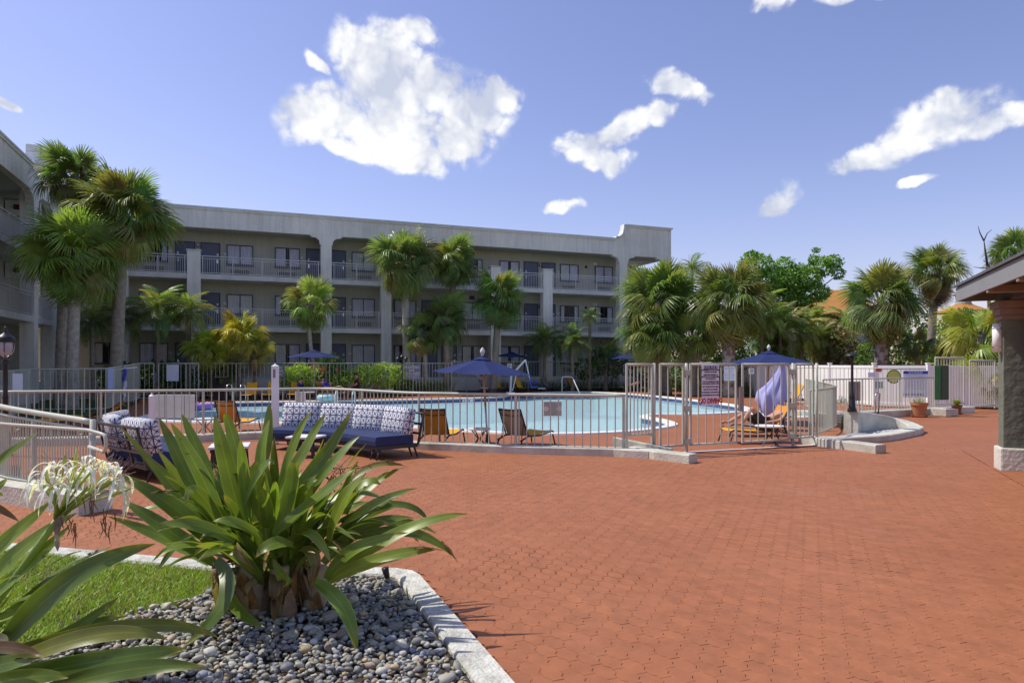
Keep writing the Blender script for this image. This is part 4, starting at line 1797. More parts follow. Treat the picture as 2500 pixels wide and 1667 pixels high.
def put(root, s, size, x, z, m, wx=1.0, th=.012, bold=0.0):
    return text(s, size, face_matrix((x, -th / 2 - .003, z), (0, -1, 0)), m, root, wx=wx, bold=bold)


gn = Vector((U2.y, -U2.x, 0))
yg = GA.y + U2.y * S(1735) - .06
r, w, h = sign('pool_rules_sign', 'pale pool rules sign hung on the gate ending in red NO DIVING', 1709, 891, 1760, 989, yg, M_SIGNW, gn)
mb = MB()
mb.b(-w * .38, w * .40, -.0085, -.006, h * .40, h * .48)
mb.build('title_bar', M_INKN, r)
put(r, 'POOL RULES', h * .085, .0, h * .44, M_LETW, .95, .018)
rows = [('SWIMMING POOL HOURS', .375, .048), ('DAWN TO DUSK', .325, .048), ('PERSONS UNDER 14', .255, .048), ('MUST BE ACCOMPANIED', .205, .048), ('BY AN ADULT', .155, .048),
        ('POOL FOR RESIDENTS AND', .085, .046), ('AUTHORIZED GUESTS ONLY', .035, .046), ('NO GLASS IN POOL AREA', -.04, .048), ('NO PETS ALLOWED', -.11, .048),
        ('NO RUNNING OR ROUGH PLAY', -.18, .046), ('NO SMOKING IN POOL AREA', -.25, .046)]
for t, z, s in rows:
    put(r, t, h * s, 0, h * z, M_INK, 1.0 if len(t) < 20 else .86, bold=.0012)
put(r, 'NO DIVING', h * .17, 0, h * -.395, M_INKR, .80, bold=.006)
r, w, h = sign('lifeguard_sign', 'grey WARNING NO LIFEGUARD ON DUTY sign on the far fence', 983, 890, 1027, 927, 37.6, M_SIGNG)
for i, t in enumerate(('WARNING', 'NO', 'LIFEGUARD', 'ON DUTY')):
    put(r, t, h * .24, 0, h * (.32 - .20 * i), M_LETW, .9)
mb = MB()
mb.b(-w * .45, w * .45, -.0085, -.006, -h * .42, -h * .40)
mb.build('line', M_LETW, r)
r, w, h = sign('no_diving_sign', 'grey NO DIVING sign with round emblem on the far fence', 1497, 886, 1521, 911, 44.8, M_SIGNG)
put(r, 'NO', h * .26, 0, h * .32, M_LETW)
put(r, 'DIVING', h * .26, 0, h * .06, M_LETW, .95)
mb = MB()
pts = [(math.cos(a) * h * .13, -.0085, -h * .28 + math.sin(a) * h * .13) for a in [i * math.pi / 8 for i in range(17)]]
mb.tube(pts, .022, 5)
mb.tube([(-h * .09, -.0085, -h * .19), (h * .09, -.0085, -h * .37)], .018, 5)
mb.build('emblem', M_LETW, r)
r, w, h = sign('no_running_sign', 'dark grey notice half hidden behind the white light post', 663, 891, 695, 921, 34.3, M_SIGNG)
put(r, 'NO', h * .27, w * .12, h * .30, M_LETW)
put(r, 'DIVING', h * .27, w * .02, h * .02, M_LETW, .85)
put(r, 'NO', h * .27, w * .12, h * -.28, M_LETW)
r, w, h = sign('lifeguard_notice', 'white faded WARNING NO LIFEGUARD notice seen right of the pool rules', 1768, 894, 1796, 929, 26, M_SIGNW2)
for i, t in enumerate(('WARNING', 'NO', 'LIFEGUARD', 'ON DUTY')):
    put(r, t, h * .22, 0, h * (.33 - .22 * i), mat('faded_letter', (.5, .52, .55), .5), .85)
r, w, h = sign('no_smoking_sign', 'small white NS card on the fence left of the lavender cover', 1828, 899, 1841, 913, 24, M_SIGNW2)
put(r, 'NS', h * .5, 0, h * .05, M_INK)
r, w, h = sign('spa_rules_sign', 'large white SPA RULES board with blue title', 2208, 904, 2262, 970, 24.6, M_SIGNW2, (-.25, -.97, 0))
mb = MB()
mb.b(-w * .5, w * .5, -.0085, -.006, h * .37, h * .47)
mb.build('title_bar', M_BLUEB, r)
put(r, 'SPA RULES', h * .10, 0, h * .42, M_LETW, 1.0, .018)
for i in range(11):
    mb = MB()
    wv = w * (.40 - .05 * ((i * 7) % 3))
    mb.b(-wv, wv, -.0085, -.006, h * (.31 - i * .05), h * (.325 - i * .05))
    mb.build('text_line', mat('line_grey', (.42, .44, .55), .6), r)
put(r, 'NO DIVING', h * .13, -w * .08, h * -.40, M_INKN, 1.0)
r, w, h = sign('red_notice', 'small red notice on the beige fence by the spa board', 2138, 899, 2153, 907, 26.0, mat('notice_red', (.5, .08, .03), .5))
r, w, h = sign('white_notice', 'small white notice low on the fence left of the red notice', 2119, 909, 2137, 921, 26.2, M_SIGNW2)
r, w, h = sign('teal_notice', 'pale teal notice under the red notice on the fence', 2135, 931, 2155, 948, 26.0, mat('notice_teal', (.32, .45, .44), .5))
r, w, h = sign('lawn_notice', 'pale blue notice on the left lawn fence', 32, 912, 54, 955, 19.3, M_SIGNW2, (.85, -.5, 0))
for i in range(6):
    mb = MB()
    mb.b(-w * .36, w * (.36 - .07 * (i % 3)), -.0085, -.006, h * (.34 - i * .13), h * (.37 - i * .13))
    mb.build('text_line', M_LETW, r)
r, w, h = sign('blue_notice', 'tall blue striped notice on the lawn fence corner', 264, 899, 277, 952, 24.5, mat('notice_blue', (.30, .36, .62), .5), (.5, -.85, 0))
for i in range(9):
    mb = MB()
    mb.b(-w * .42, w * .42, -.0085, -.006, h * (.42 - i * .1), h * (.445 - i * .1))
    mb.build('text_line', M_LETW, r)
r, w, h = sign('blank_notice', 'blank pale lavender board on the far left gate', 408, 890, 435, 930, 32.5, M_SIGNW2, (.35, -.93, 0))
r, w, h = sign('grey_notice', 'small grey plate on the far left gate post', 376, 909, 382, 935, 32.2, M_SIGNG)
r, w, h = sign('access_sign', 'small white accessibility card near the pool lift', 1238, 887, 1250, 900, 41, M_SIGNW2)
put(r, 'Na', h * .5, 0, h * .1, M_INK)
# windbreak boards and utility boxes behind the fences
for px0, py0, px1, py1, Y, lab, m in ((380, 963, 475, 1020, 16.3, 'frosted white windbreak board behind the near fence', mat('frosted_board', (.66, .70, .64), .5)), (721, 956, 746, 1000, 17.4, 'short white box behind the near fence above the sofa', M_VINYL),
                                      (1327, 980, 1371, 1015, 13.75, 'grey translucent plate hung on the near fence', mat('plate_grey', (.40, .42, .40), .5)),
                                      (2071, 931, 2100, 978, 21.0, 'khaki electrical box behind the right lamp post', mat('box_khaki', (.33, .32, .25), .6))):
    c = P((px0 + px1) / 2, (py0 + py1) / 2, Y)
    w, h = (px1 - px0) / FPX * Y, (py1 - py0) / FPX * Y
    root = thing('utility_board', lab, 'board', (c.x, c.y, c.z - h / 2))
    mb = MB()
    mb.cbox((0, 0, h / 2), (w, .05, h), .008)
    mb.build('panel', m, root)
    if 'box' in lab or 'windbreak' in lab:
        for x in (-w * .25, 0, w * .25):
            mb = MB()
            mb.b(x - .004, x + .004, -.03, -.0255, .01, h - .01)
            mb.build('seam', M_GRILLE, root)
    if c.z - h / 2 > .05 and 'plate' not in lab:
        for x in (-w * .4, w * .4):
            mb = MB()
            mb.b(x - .015, x + .015, -.015, .015, -(c.z - h / 2), 0)
            mb.build('leg', M_FENCE, root)
    if 'plate' in lab:
        for x in (-w * .36, w * .36):
            mb = MB()
            mb.tube([(x, -.026, h * .5), (x, -.034, h * .5)], .05, 14)
            mb.build('disc', M_SLAB, root)

# life ring disc and throw-hook on the right fence
c = P(2179, 919, 24.2)
root = thing('alarm_disc', 'round yellow green disc on the fence left of the spa board', 'disc', c)
mb = MB()
mb.lathe([(.001, 0), (.23, 0), (.25, .04), (.25, .09), (.001, .09)], n=24)
o = mb.build('rim', mat('disc_rim', (.25, .22, .08), .6), root, smooth=False)
o.rotation_euler = (math.radians(90), 0, 0)
mb = MB()
mb.lathe([(.001, 0), (.205, 0), (.205, .012), (.001, .012)], n=24)
o = mb.build('face', mat('disc_face', (.55, .55, .12), .5), root)
o.rotation_euler = (math.radians(90), 0, 0)
o.location = (0, -.091, 0)
# ------------------------------------------------------------------ palms, trees, hedges
VR = random.Random(21)


def fan_frond(seed, nleaf=34, droop=.25, spread=118, fold=.18):
    """costapalmate frond of unit length along +X: petiole, then a fan of pointed drooping segments"""
    r = random.Random(seed)
    mb = MB()
    pl = .46
    n = 5
    prev = None
    for i in range(n + 1):
        t = i / n
        x = pl * t
        z = -.06 * t * t
        w = .016 - .007 * t
        cur = len(mb.v)
        mb.v += [(x, -w, z), (x, w, z), (x, 0, z - w * 1.2)]
        if prev is not None:
            for a, b in ((0, 1), (1, 2), (2, 0)):
                mb.f.append((prev + a, prev + b, cur + b, cur + a))
        prev = cur
    cx, cz = pl, -.06
    for k in range(nleaf):
        u = -1 + 2 * (k + .5) / nleaf
        th = math.radians(spread) * u + r.gauss(0, .03)
        ln = (.56 - .12 * abs(u) ** 1.6) * r.uniform(.9, 1.06)
        d = Vector((math.cos(th), math.sin(th), 0))
        s = Vector((-d.y, d.x, 0))
        x0 = Vector((cx + .10 * max(0, 1 - abs(u)), 0, cz - .01 * max(0, 1 - abs(u))))
        dr = droop * r.uniform(.7, 1.4)
        sag = fold * abs(math.sin(th))
        rows = []
        tw = r.uniform(-.5, .5)
        for q, wd in ((0.03, .010), (.36, .021), (.70, .015), (.90, .008)):
            p = x0 + d * (ln * q) * (1 - .12 * q * dr)
            p.z += -sag * ln * q - dr * ln * (max(0, q - .3) / .7) ** 2.0 * .9 + .05 * ln * q
            ss = (s * math.cos(tw * q) + Vector((0, 0, 1)) * math.sin(tw * q)) * wd
            rows.append((p - ss, p + ss))
        tip = x0 + d * ln * (1 - .16 * dr)
        tip.z += -sag * ln - dr * ln * 1.0 + .05 * ln
        o = len(mb.v)
        for a, b in rows:
            mb.v += [tuple(a), tuple(b)]
        mb.v.append(tuple(tip))
        for i in range(3):
            mb.f.append((o + 2 * i, o + 2 * i + 1, o + 2 * i + 3, o + 2 * i + 2))
        mb.f.append((o + 6, o + 7, o + 8))
    return mesh_of(mb, 'fan_frond', M_LEAF)


def feather_frond(seed, nleaf=30, arch=.5, ll=.30, wide=.012, up=.35):
    r = random.Random(seed)
    mb = MB()
    pts = []
    n = 12
    for i in range(n + 1):
        t = i / n
        pts.append(Vector((t * (1 - .25 * arch * t), 0, arch * (.55 * t - 1.05 * t * t))))
    mb.tube(pts, [.013 * (1 - .8 * i / n) for i in range(n + 1)], 4, caps=False)
    for k in range(nleaf):
        t = .14 + .86 * (k + .5) / nleaf
        f = t * n
        i = min(n - 1, int(f))
        p = pts[i].lerp(pts[i + 1], f - i)
        d = (pts[i + 1] - pts[i]).normalized()
        ln = ll * math.sin(math.pi * min(1, .12 + .86 * t)) ** .6 * r.uniform(.85, 1.1)
        for sd in (-1, 1):
            side = Vector((0, sd, 0))
            nrm = d.cross(side) * sd
            dv = (side * .78 + d * .55 + Vector((0, 0, 1)) * (up * r.uniform(.3, 1.2))).normalized()
            m = p + dv * ln * .5
            tip = p + dv * ln * .95 + Vector((0, 0, -.42 * ln * r.uniform(.6, 1.5)))
            w = d * wide
            o = len(mb.v)
            mb.v += [tuple(p - w * .4), tuple(p + w * .4), tuple(m - w), tuple(m + w), tuple(tip)]
            mb.f += [(o, o + 1, o + 3, o + 2), (o + 2, o + 3, o + 4)]
    return mesh_of(mb, 'feather_frond', M_LEAF)


FAN_UP = [fan_frond(i, 40, .30, 135, .14) for i in range(3)]
FAN_MID = [fan_frond(10 + i, 44, .70, 150, .26) for i in range(4)]
FAN_LOW = [fan_frond(20 + i, 42, .95, 150, .40) for i in range(3)]
FEA = [feather_frond(40 + i, 32, .55 + .15 * i, .27, .011) for i in range(3)]
FEA_L = [feather_frond(50 + i, 30, .5 + .15 * i, .30, .016) for i in range(3)]


def seed_plume(seed):
    r = random.Random(seed)
    mb = MB()
    for i in range(60):
        t = .25 + .75 * r.random()
        p = Vector((t * .7, 0, .12 * t - .35 * t * t))
        d = Vector((r.uniform(.1, .7), r.uniform(-.6, .6), r.uniform(-.9, .1))).normalized()
        q = p + d * r.uniform(.08, .2)
        w = Vector((0, .006, .004))
        o = len(mb.v)
        mb.v += [tuple(p - w), tuple(p + w), tuple(q)]
        mb.f.append((o, o + 1, o + 2))
    mb.tube([(0, 0, 0), (.35, 0, .0), (.7, 0, -.26)], [.012, .008, .004], 4)
    return mesh_of(mb, 'seed_plume', M_LEAF)


PLUME = [seed_plume(i) for i in range(2)]
M_BARK = mat('palm_bark', (.26, .22, .165), .9, var=.30, nscale=7, bump=1.0, bscale=26)
M_BARKG = mat('palm_bark_grey', (.38, .345, .28), .9, var=.28, nscale=6, bump=1.0, bscale=24)
M_BOOT = mat('palm_boot', (.17, .15, .125), .9, var=.35, nscale=9, bump=.6, bscale=30)
G_DK, G_MD, G_LT, G_YL, G_BR = (.135, .195, .062), (.185, .255, .072), (.27, .36, .085), (.44, .38, .085), (.38, .29, .17)


def lerp3(a, b, t):
    return tuple(x + (y - x) * t for x, y in zip(a, b))


def trunk(root, base, top, r0, r1, m, lean=0.0, boots=0):
    base, top = Vector(base), Vector(top)
    n = 22
    pts, rs = [], []
    for i in range(n + 1):
        t = i / n
        p = base.lerp(top, t)
        p.x += lean * math.sin(math.pi * t)
        pts.append(p)
        rs.append((r0 + (r1 - r0) * t) * (1 + .05 * (i % 2)) * (1.35 - .35 * min(1, t * 8)))
    mb = MB()
    mb.tube(pts, rs, 12)
    o = mb.build('trunk', m, root, smooth=True)
    if boots:
        bm_ = MB()
        for i in range(boots):
            t = .1 + .9 * i / boots
            f = t * n
            p = pts[min(n, int(f))]
            a = i * 2.39996
            rr_ = r0 + (r1 - r0) * t
            d = Vector((math.cos(a), math.sin(a), 0))
            s = Vector((-d.y, d.x, 0))
            b0 = p + d * rr_ * .95
            w = rr_ * .42
            bm_.add([b0 - s * w, b0 + s * w, b0 + d * .10 + s * w * .45 + Vector((0, 0, .30)), b0 + d * .10 - s * w * .45 + Vector((0, 0, .30)), b0 + d * .045 + Vector((0, 0, .12))],
                    [(0, 1, 4), (1, 2, 4), (2, 3, 4), (3, 0, 4)])
        bo = bm_.build('leaf_boots', M_BOOT, o)
        bo['kind'] = 'stuff'
    return o


def fan_palm(label, px, py, R, Y, base_px=None, nf=46, tone=G_MD, tone_low=G_YL, dead=5, plumes=3, r_tr=.17, bark=M_BARK, boots=0, lean=0.0, low_el=-62, name='fan_palm', zb=0.0, group='fan palms round the pool', squash=1.0, skirt=0, seed=None):
    """crown centred at photo pixel (px,py), R metres, at distance Y; trunk down to the ground"""
    R *= .90
    c = P(px, py, Y)
    bx = ((base_px if base_px is not None else px) - 1250) / FPX * Y
    root = thing(name, label, 'palm tree', (bx, Y, zb), 0, group, world=True)
    r = random.Random(seed if seed is not None else int(px * 7 + py))
    trunk(root, (bx, Y, zb), c - Vector((0, 0, .05 * R)), r_tr * 1.15, r_tr, bark, lean, boots)
    cm = MB()
    cm.lathe([(.02, -.30 * R), (r_tr * 1.25, -.22 * R), (r_tr * 1.5, -.05 * R), (r_tr * .9, .10 * R), (.02, .2 * R)], c, 10)
    crown = cm.build('crown', M_BOOT, root, smooth=True)
    ROOTM[crown.name] = Matrix()
    nf = int(nf * .80)
    for i in range(nf):
        t = (i + .5) / nf
        el = math.radians(80 - (80 - low_el) * t + r.uniform(-14, 14))
        az = i * 2.39996 + r.uniform(-.3, .3)
        pool_ = FAN_UP if t < .25 else (FAN_MID if t < .68 else FAN_LOW)
        sc = R * (0.80 + .20 * math.sin(math.pi * min(1, t + .2))) * r.uniform(.78, 1.14)
        col = lerp3(tone, tone_low, max(0, (t - .45) / .55) ** 1.4 * r.uniform(.2, 1.0))
        if t < .2:
            col = lerp3(col, G_LT, .4)
        col = tuple(v * r.uniform(.8, 1.25) for v in col)
        if i >= nf - dead:
            col = tuple(v * r.uniform(.7, 1.2) for v in G_BR)
            el = math.radians(r.uniform(-85, -60))
        inst(r.choice(pool_), 'frond', crown, c + Vector((math.cos(az) * .07 * R, math.sin(az) * .07 * R, R * .14 * (1 - 2 * t))), Euler((r.uniform(-.8, .8), -el, az), 'XYZ'), (sc, sc, sc * squash), col)
    for i in range(skirt):
        az = r.uniform(0, 6.28)
        inst(r.choice(FAN_LOW), 'dead_frond', crown, c + Vector((0, 0, -R * r.uniform(.1, .6))), Euler((r.uniform(-.6, .6), math.radians(r.uniform(62, 88)), az)), R * r.uniform(.6, .85), tuple(v * r.uniform(.5, 1.2) for v in G_BR))
    for i in range(plumes):
        az = r.uniform(0, 6.28) if i else -1.4
        inst(PLUME[i % 2], 'seed_plume', crown, c, Euler((0, math.radians(r.uniform(5, 50)), az)), R * r.uniform(.8, 1.05), tuple(v * r.uniform(.8, 1.1) for v in (.23, .165, .105)))
    return root


def feather_palm(label, px, py, R, Y, nf=28, tone=G_MD, base_px=None, r_tr=.09, meshes=None, name='feather_palm', group='feather palms near the hotel', low=-35, zb=0.0, lean=0.0, bright=1.0):
    c = P(px, py, Y)
    bx = ((base_px if base_px is not None else px) - 1250) / FPX * Y
    root = thing(name, label, 'palm tree', (bx, Y, zb), 0, group, world=True)
    r = random.Random(int(px * 13 + py))
    trunk(root, (bx, Y, zb), c, r_tr * 1.2, r_tr, M_BARK, lean)
    cm = MB()
    cm.lathe([(.02, -.16 * R), (r_tr * 1.5, -.1 * R), (r_tr, .06 * R), (.02, .14 * R)], c, 8)
    crown = cm.build('crown', M_BOOT, root, smooth=True)
    ROOTM[crown.name] = Matrix()
    for i in range(nf):
        t = (i + .5) / nf
        el = math.radians(80 - (80 - low) * t ** .8 + r.uniform(-8, 8))
        az = i * 2.39996 + r.uniform(-.3, .3)
        col = tuple(v * r.uniform(.75, 1.25) * bright for v in lerp3(lerp3(tone, G_LT, .8), tone, min(1, t * 1.8)))
        inst(r.choice(meshes or FEA), 'frond', crown, c, Euler((r.uniform(-.3, .3), -el, az)), R * r.uniform(.85, 1.12), col)
    return root


# left group in front of the wing
fan_palm('tall palm with ragged crown at the left beside the wing parapet', 182, 440, 1.65, 28.6, 148, 56, G_MD, G_YL, 6, 4, .19, M_BARKG, lean=-.15, seed=4)
fan_palm('broad palm whose crown overlaps the left end of the hotel front', 300, 530, 2.15, 27.6, 279, 80, G_MD, G_YL, 4, 5, .21, M_BARK, low_el=-70)
fan_palm('lowest and nearest palm of the left group', 185, 630, 2.05, 26.2, 172, 78, G_LT, G_MD, 0, 2, .19, M_BARKG, low_el=-72)
# in front of the hotel
fan_palm('small bright fan palm with leaning trunk before the second storey', 757, 745, 1.75, 36.8, 790, 34, G_LT, G_MD, 0, 0, .10, M_BARKG, low_el=-70, lean=-.3)
fan_palm('tall palm with yellowing lower fronds left of the hotel centre', 990, 645, 2.2, 38.8, 994, 66, G_MD, G_YL, 5, 5, .21, M_BARKG, low_el=-75)
fan_palm('tall palm half hidden behind the yellowing palm', 1108, 640, 1.75, 40.2, 1092, 52, G_MD, G_DK, 4, 2, .18, M_BARK, low_el=-75)
fan_palm('palm with drooping skirt right of the hotel centre', 1218, 728, 1.95, 40.0, 1204, 54, G_MD, G_DK, 0, 0, .18, M_BARK, low_el=-80)
fan_palm('shaggy lower fan palm between the two tall central palms', 1088, 780, 1.75, 38.9, 1093, 44, G_DK, G_MD, 0, 0, .17, M_BARK, low_el=-75)
fan_palm('slim stemmed low fan palm under the yellowing palm', 1035, 815, 1.45, 38.6, 1042, 34, G_DK, G_YL, 0, 0, .12, M_BARKG, low_el=-75)
# large palms right of the hotel
fan_palm('big bushy palm covering the right end of the hotel', 1612, 745, 2.6, 38.5, 1625, 70, G_MD, G_YL, 3, 1, .25, M_BARK, low_el=-70)
fan_palm('low bushy palm crown in front of the hotel right end', 1590, 825, 2.1, 38.0, 1600, 56, G_MD, G_YL, 3, 0, .25, M_BARK, low_el=-50)
fan_palm('second low bushy palm crown left of the booted trunk', 1690, 830, 1.7, 37.2, 1690, 44, G_MD, G_YL, 5, 0, .22, M_BARK, low_el=-55)
fan_palm('large palm with booted trunk and hanging seed plumes', 1778, 745, 2.45, 36.0, 1780, 66, G_MD, G_YL, 0, 8, .30, M_BARKG, 70, low_el=-78)
fan_palm('large round palm with booted trunk before the orange roof', 2150, 745, 2.15, 33.5, 2152, 68, G_MD, G_YL, 2, 5, .28, M_BARKG, 60, low_el=-75)
fan_palm('tall palm with brown dead skirt beside the stair tower', 2285, 665, 1.85, 40.0, 2264, 50, G_MD, G_YL, 4, 3, .20, M_BARK, low_el=-60, skirt=26)
fan_palm('bright yellow green fan palm beside the porch column', 2400, 830, 1.8, 28.0, 2410, 46, (.34, .37, .06), G_YL, 0, 0, .16, M_BARK, low_el=-65)
fan_palm('low yellow green fan palm behind the side gate', 2392, 925, 1.5, 27.4, 2392, 36, (.33, .37, .06), G_YL, 0, 0, .15, M_BARK, low_el=-40)
fan_palm('fan palm top rising behind the porch roof', 2470, 630, 2.0, 45.0, 2470, 40, G_MD, G_YL, 0, 0, .2, M_BARK)
fan_palm('small dark palm in the undergrowth right of the booted palm', 2240, 845, 1.0, 33, 2240, 26, G_DK, G_MD, 2, 0, .12, M_BARK)
fan_palm('pale fan palm low beside the side gate', 2322, 860, 1.05, 33, 2322, 24, (.14, .17, .06), G_YL, 0, 0, .12, M_BARK)
# yellow green clump behind the far fence
for k, (px, py, R, lb) in enumerate(((515, 855, 1.35, 'left'), (585, 830, 1.45, 'middle'), (622, 868, 1.1, 'right'), (545, 915, 1.1, 'lowest'))):
    fan_palm({'left': 'yellow green fan palm at the left of the low clump', 'middle': 'yellow fan palm with orange tips in the low clump', 'right': 'tan fan palm with dead fronds in the low clump', 'lowest': 'lowest dark fan palm of the clump behind the pool fence'}[lb],
             px, py, R, 34.25 + .2 * k, px, 38, {'left': (.40, .46, .06), 'middle': (.50, .48, .06), 'right': (.40, .37, .12), 'lowest': G_MD}[lb], (.50, .48, .10), 5 if lb == 'right' else 1, 0, .09, low_el=-25, group='low fan palm clump')
# feather palms
feather_palm('arching feather palm in the middle of the shaded group', 385, 762, 1.95, 33.8, 34, G_MD)
feather_palm('dark feather palm left of the shaded group behind the trunk', 285, 775, 1.75, 33.0, 30, G_DK)
feather_palm('bright feather palm at the right of the shaded group', 462, 765, 1.6, 34.6, 28, G_LT)
feather_palm('far left feather palm beside the wing columns', 225, 790, 1.3, 31.8, 24, G_DK)
feather_palm('dark arching feather palm below the right balconies', 1330, 835, 1.8, 43.6, 30, G_DK)
feather_palm('lighter feather palm below the right balconies', 1398, 838, 1.7, 43.2, 28, G_MD)
feather_palm('upright feather palm tuft rising over the second balcony', 1440, 775, .95, 44.2, 20, G_LT)
feather_palm('feather palm crown rising behind the big bushy palm', 1690, 665, 1.6, 47, 20, G_MD, low=-15)
feather_palm('low dark feather palm at the hotel right column', 1480, 865, 1.2, 44.5, 22, G_DK)
for k, (px, py, R, tn) in enumerate(((1860, 770, 1.9, G_LT), (1905, 800, 2.0, G_MD), (1955, 812, 1.7, G_LT), (1880, 850, 1.6, G_DK), (2010, 830, 1.5, G_MD), (2045, 860, 1.3, G_DK))):
    feather_palm(('tallest bright areca palm left of the oak', 'wide areca palm under the oak', 'yellow tipped areca palm below the orange roof', 'dark areca palm behind the blue umbrella', 'areca palm with hanging fronds left of the round palm', 'small dark areca palm by the brown vines')[k],
                 px, py, R, 37.5 + .5 * k, 26, tn, meshes=FEA_L, group='areca palms behind the pool', low=-45)

feather_palm('bright feather palm covering the left foot of the orange roof', 1985, 785, 1.7, 41.5, 28, G_LT, meshes=FEA_L, group='areca palms behind the pool', low=-45)
feather_palm('feather palm between the orange roof and the round palm', 2062, 790, 1.6, 41, 26, G_MD, meshes=FEA_L, group='areca palms behind the pool', low=-45)
# leafy masses --------------------------------------------------------------


def leaf_cloud(name, blobs, n, size, cols, parent=None, seed=1, m=None, shell=.55, flat=.0):
    """many separate leaf faces spread through ellipsoid clumps; blobs: (cx,cy,cz,rx,ry,rz)"""
    rs_ = np.random.RandomState(seed)
    vols = np.array([b[3] * b[4] * b[5] for b in blobs]) ** .75
    pick = rs_.choice(len(blobs), n, p=vols / vols.sum())
    B = np.array(blobs)[pick]
    d = rs_.normal(size=(n, 3))
    d /= np.linalg.norm(d, axis=1, keepdims=True)
    rad = shell + (1 - shell) * rs_.rand(n, 1) ** .7
    rad = np.where(rs_.rand(n, 1) < .12, rad * 1.14, rad)
    c = B[:, :3] + d * rad * B[:, 3:]
    a = rs_.normal(size=(n, 3))
    a /= np.linalg.norm(a, axis=1, keepdims=True)
    nrm = rs_.normal(size=(n, 3)) + d * .6 + np.array([0, 0, .5])
    nrm /= np.linalg.norm(nrm, axis=1, keepdims=True)
    a -= nrm * (a * nrm).sum(1, keepdims=True)
    a /= np.linalg.norm(a, axis=1, keepdims=True)
    b = np.cross(nrm, a)
    s = size * rs_.uniform(.6, 1.3, (n, 1))
    v = np.stack([c - a * s, c - b * s * .42 + nrm * s * .12, c + a * s, c + b * s * .42 + nrm * s * .12], axis=1).reshape(-1, 3)
    f = np.arange(4 * n)
    cl = np.array(cols)
    ci = rs_.randint(0, len(cols), n)
    t = cl[ci] * 2.1 * rs_.uniform(.7, 1.3, (n, 1))
    tint = np.repeat(t, 4, axis=0)
    me = np_mesh(name, v, f, [4] * n, m or M_LEAFA, tint)
    return link(me, name, parent)


def branch_tree(label, base, height_pts, blobs, n, size, cols, seed, name='oak_tree'):
    root = thing(name, label, 'tree', base, 0, None, world=True)
    mb = MB()
    for pts, r0 in height_pts:
        k = len(pts)
        mb.tube(pts, [r0 * (1 - .75 * i / (k - 1)) for i in range(k)], 7)
    mb.build('trunk', mat('oak_bark', (.13, .11, .085), .9, var=.3, nscale=6, bump=.8), root, smooth=True)
    leaf_cloud('crown', blobs, n, size, cols, root, seed)
    return root


def PB(px, py, Y, rx, rz, ry=None):
    c = P(px, py, Y)
    return (c.x, c.y, c.z, rx / FPX * Y, (ry or rx) / FPX * Y, rz / FPX * Y)


oy = 62
ob = Vector(((1890 - 1250) / FPX * oy, oy, 0))
oblobs = [PB(1845, 650, oy, 45, 32), PB(1835, 625, oy, 20, 14), PB(1880, 690, oy, 52, 38), PB(1915, 648, oy, 26, 22), PB(1925, 690, oy, 50, 40), PB(1968, 680, oy, 40, 30), PB(1985, 715, oy, 42, 26), PB(1955, 660, oy, 22, 18),
          PB(1985, 632, oy, 14, 12), PB(2010, 650, oy, 34, 26), PB(2035, 640, oy, 22, 20), PB(2048, 668, oy, 16, 16), PB(1992, 610, oy, 10, 7), PB(1950, 735, oy, 36, 16), PB(1900, 725, oy, 45, 25), PB(1985, 755, oy, 14, 14), PB(2005, 720, oy, 18, 10), PB(1810, 680, oy, 25, 22), PB(1860, 720, oy, 40, 25)]
limbs = []
for bl in oblobs:
    c = Vector(bl[:3])
    st_ = ob + Vector((0, 0, 4.2))
    limbs.append(([st_, st_.lerp(c, .5) + Vector((0, 0, .5)), c], .13))
limbs.append(([ob, ob + Vector((.1, 0, 2)), ob + Vector((0, 0, 4.6))], .35))
branch_tree('leafy green oak with open crown behind the palms', ob, limbs, oblobs, 12500, .17, [(.075, .15, .022), (.11, .20, .028), (.13, .23, .035), (.06, .12, .022)], 3)

# bare dead tree beside the porch roof
dy_ = 44
db = Vector(((2416 - 1250) / FPX * dy_, dy_, 0))
root = thing('dead_tree', 'bare dead tree with forked branches above the porch roof', 'tree', db, 0, None, world=True)
mb = MB()


def br(a, b, c, r0):
    mb.tube([P(a[0], a[1], dy_), P(b[0], b[1], dy_), P(c[0], c[1], dy_)], [r0, r0 * .7, r0 * .35], 6)


mb.tube([db, P(2416, 760, dy_), P(2411, 650, dy_)], [.16, .12, .08], 7)
br((2411, 650), (2405, 610), (2402, 586), .075)
br((2402, 588), (2392, 568), (2388, 552), .045)
br((2402, 588), (2410, 570), (2421, 561), .04)
br((2411, 655), (2395, 654), (2376, 652), .04)
br((2408, 640), (2404, 640), (2402, 634), .03)
br((2412, 655), (2420, 640), (2424, 632), .03)
br((2492, 610), (2492, 590), (2491, 582), .03)
mb.build('trunk', mat('dead_wood', (.09, .075, .07), .9, var=.3, nscale=8), root, smooth=True)
# antenna mast
mb = MB()
a_ = P(1682, 660, 70)
mb.tube([(a_.x, a_.y, 0), P(1682, 622, 70)], [.06, .03], 6)
tag(mb.build('antenna_mast', M_RAIL_H), 'thin antenna mast behind the feather palm', 'mast')

# undergrowth behind the white fence: bushes one can tell apart
HC = [(.15, .24, .025), (.22, .32, .03), (.29, .36, .045), (.11, .18, .025)]
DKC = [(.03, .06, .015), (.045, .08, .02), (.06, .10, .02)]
MDC = [(.06, .11, .02), (.09, .15, .025), (.04, .075, .02)]
BRC = [(.14, .095, .05), (.18, .13, .07), (.09, .06, .035), (.10, .12, .04)]


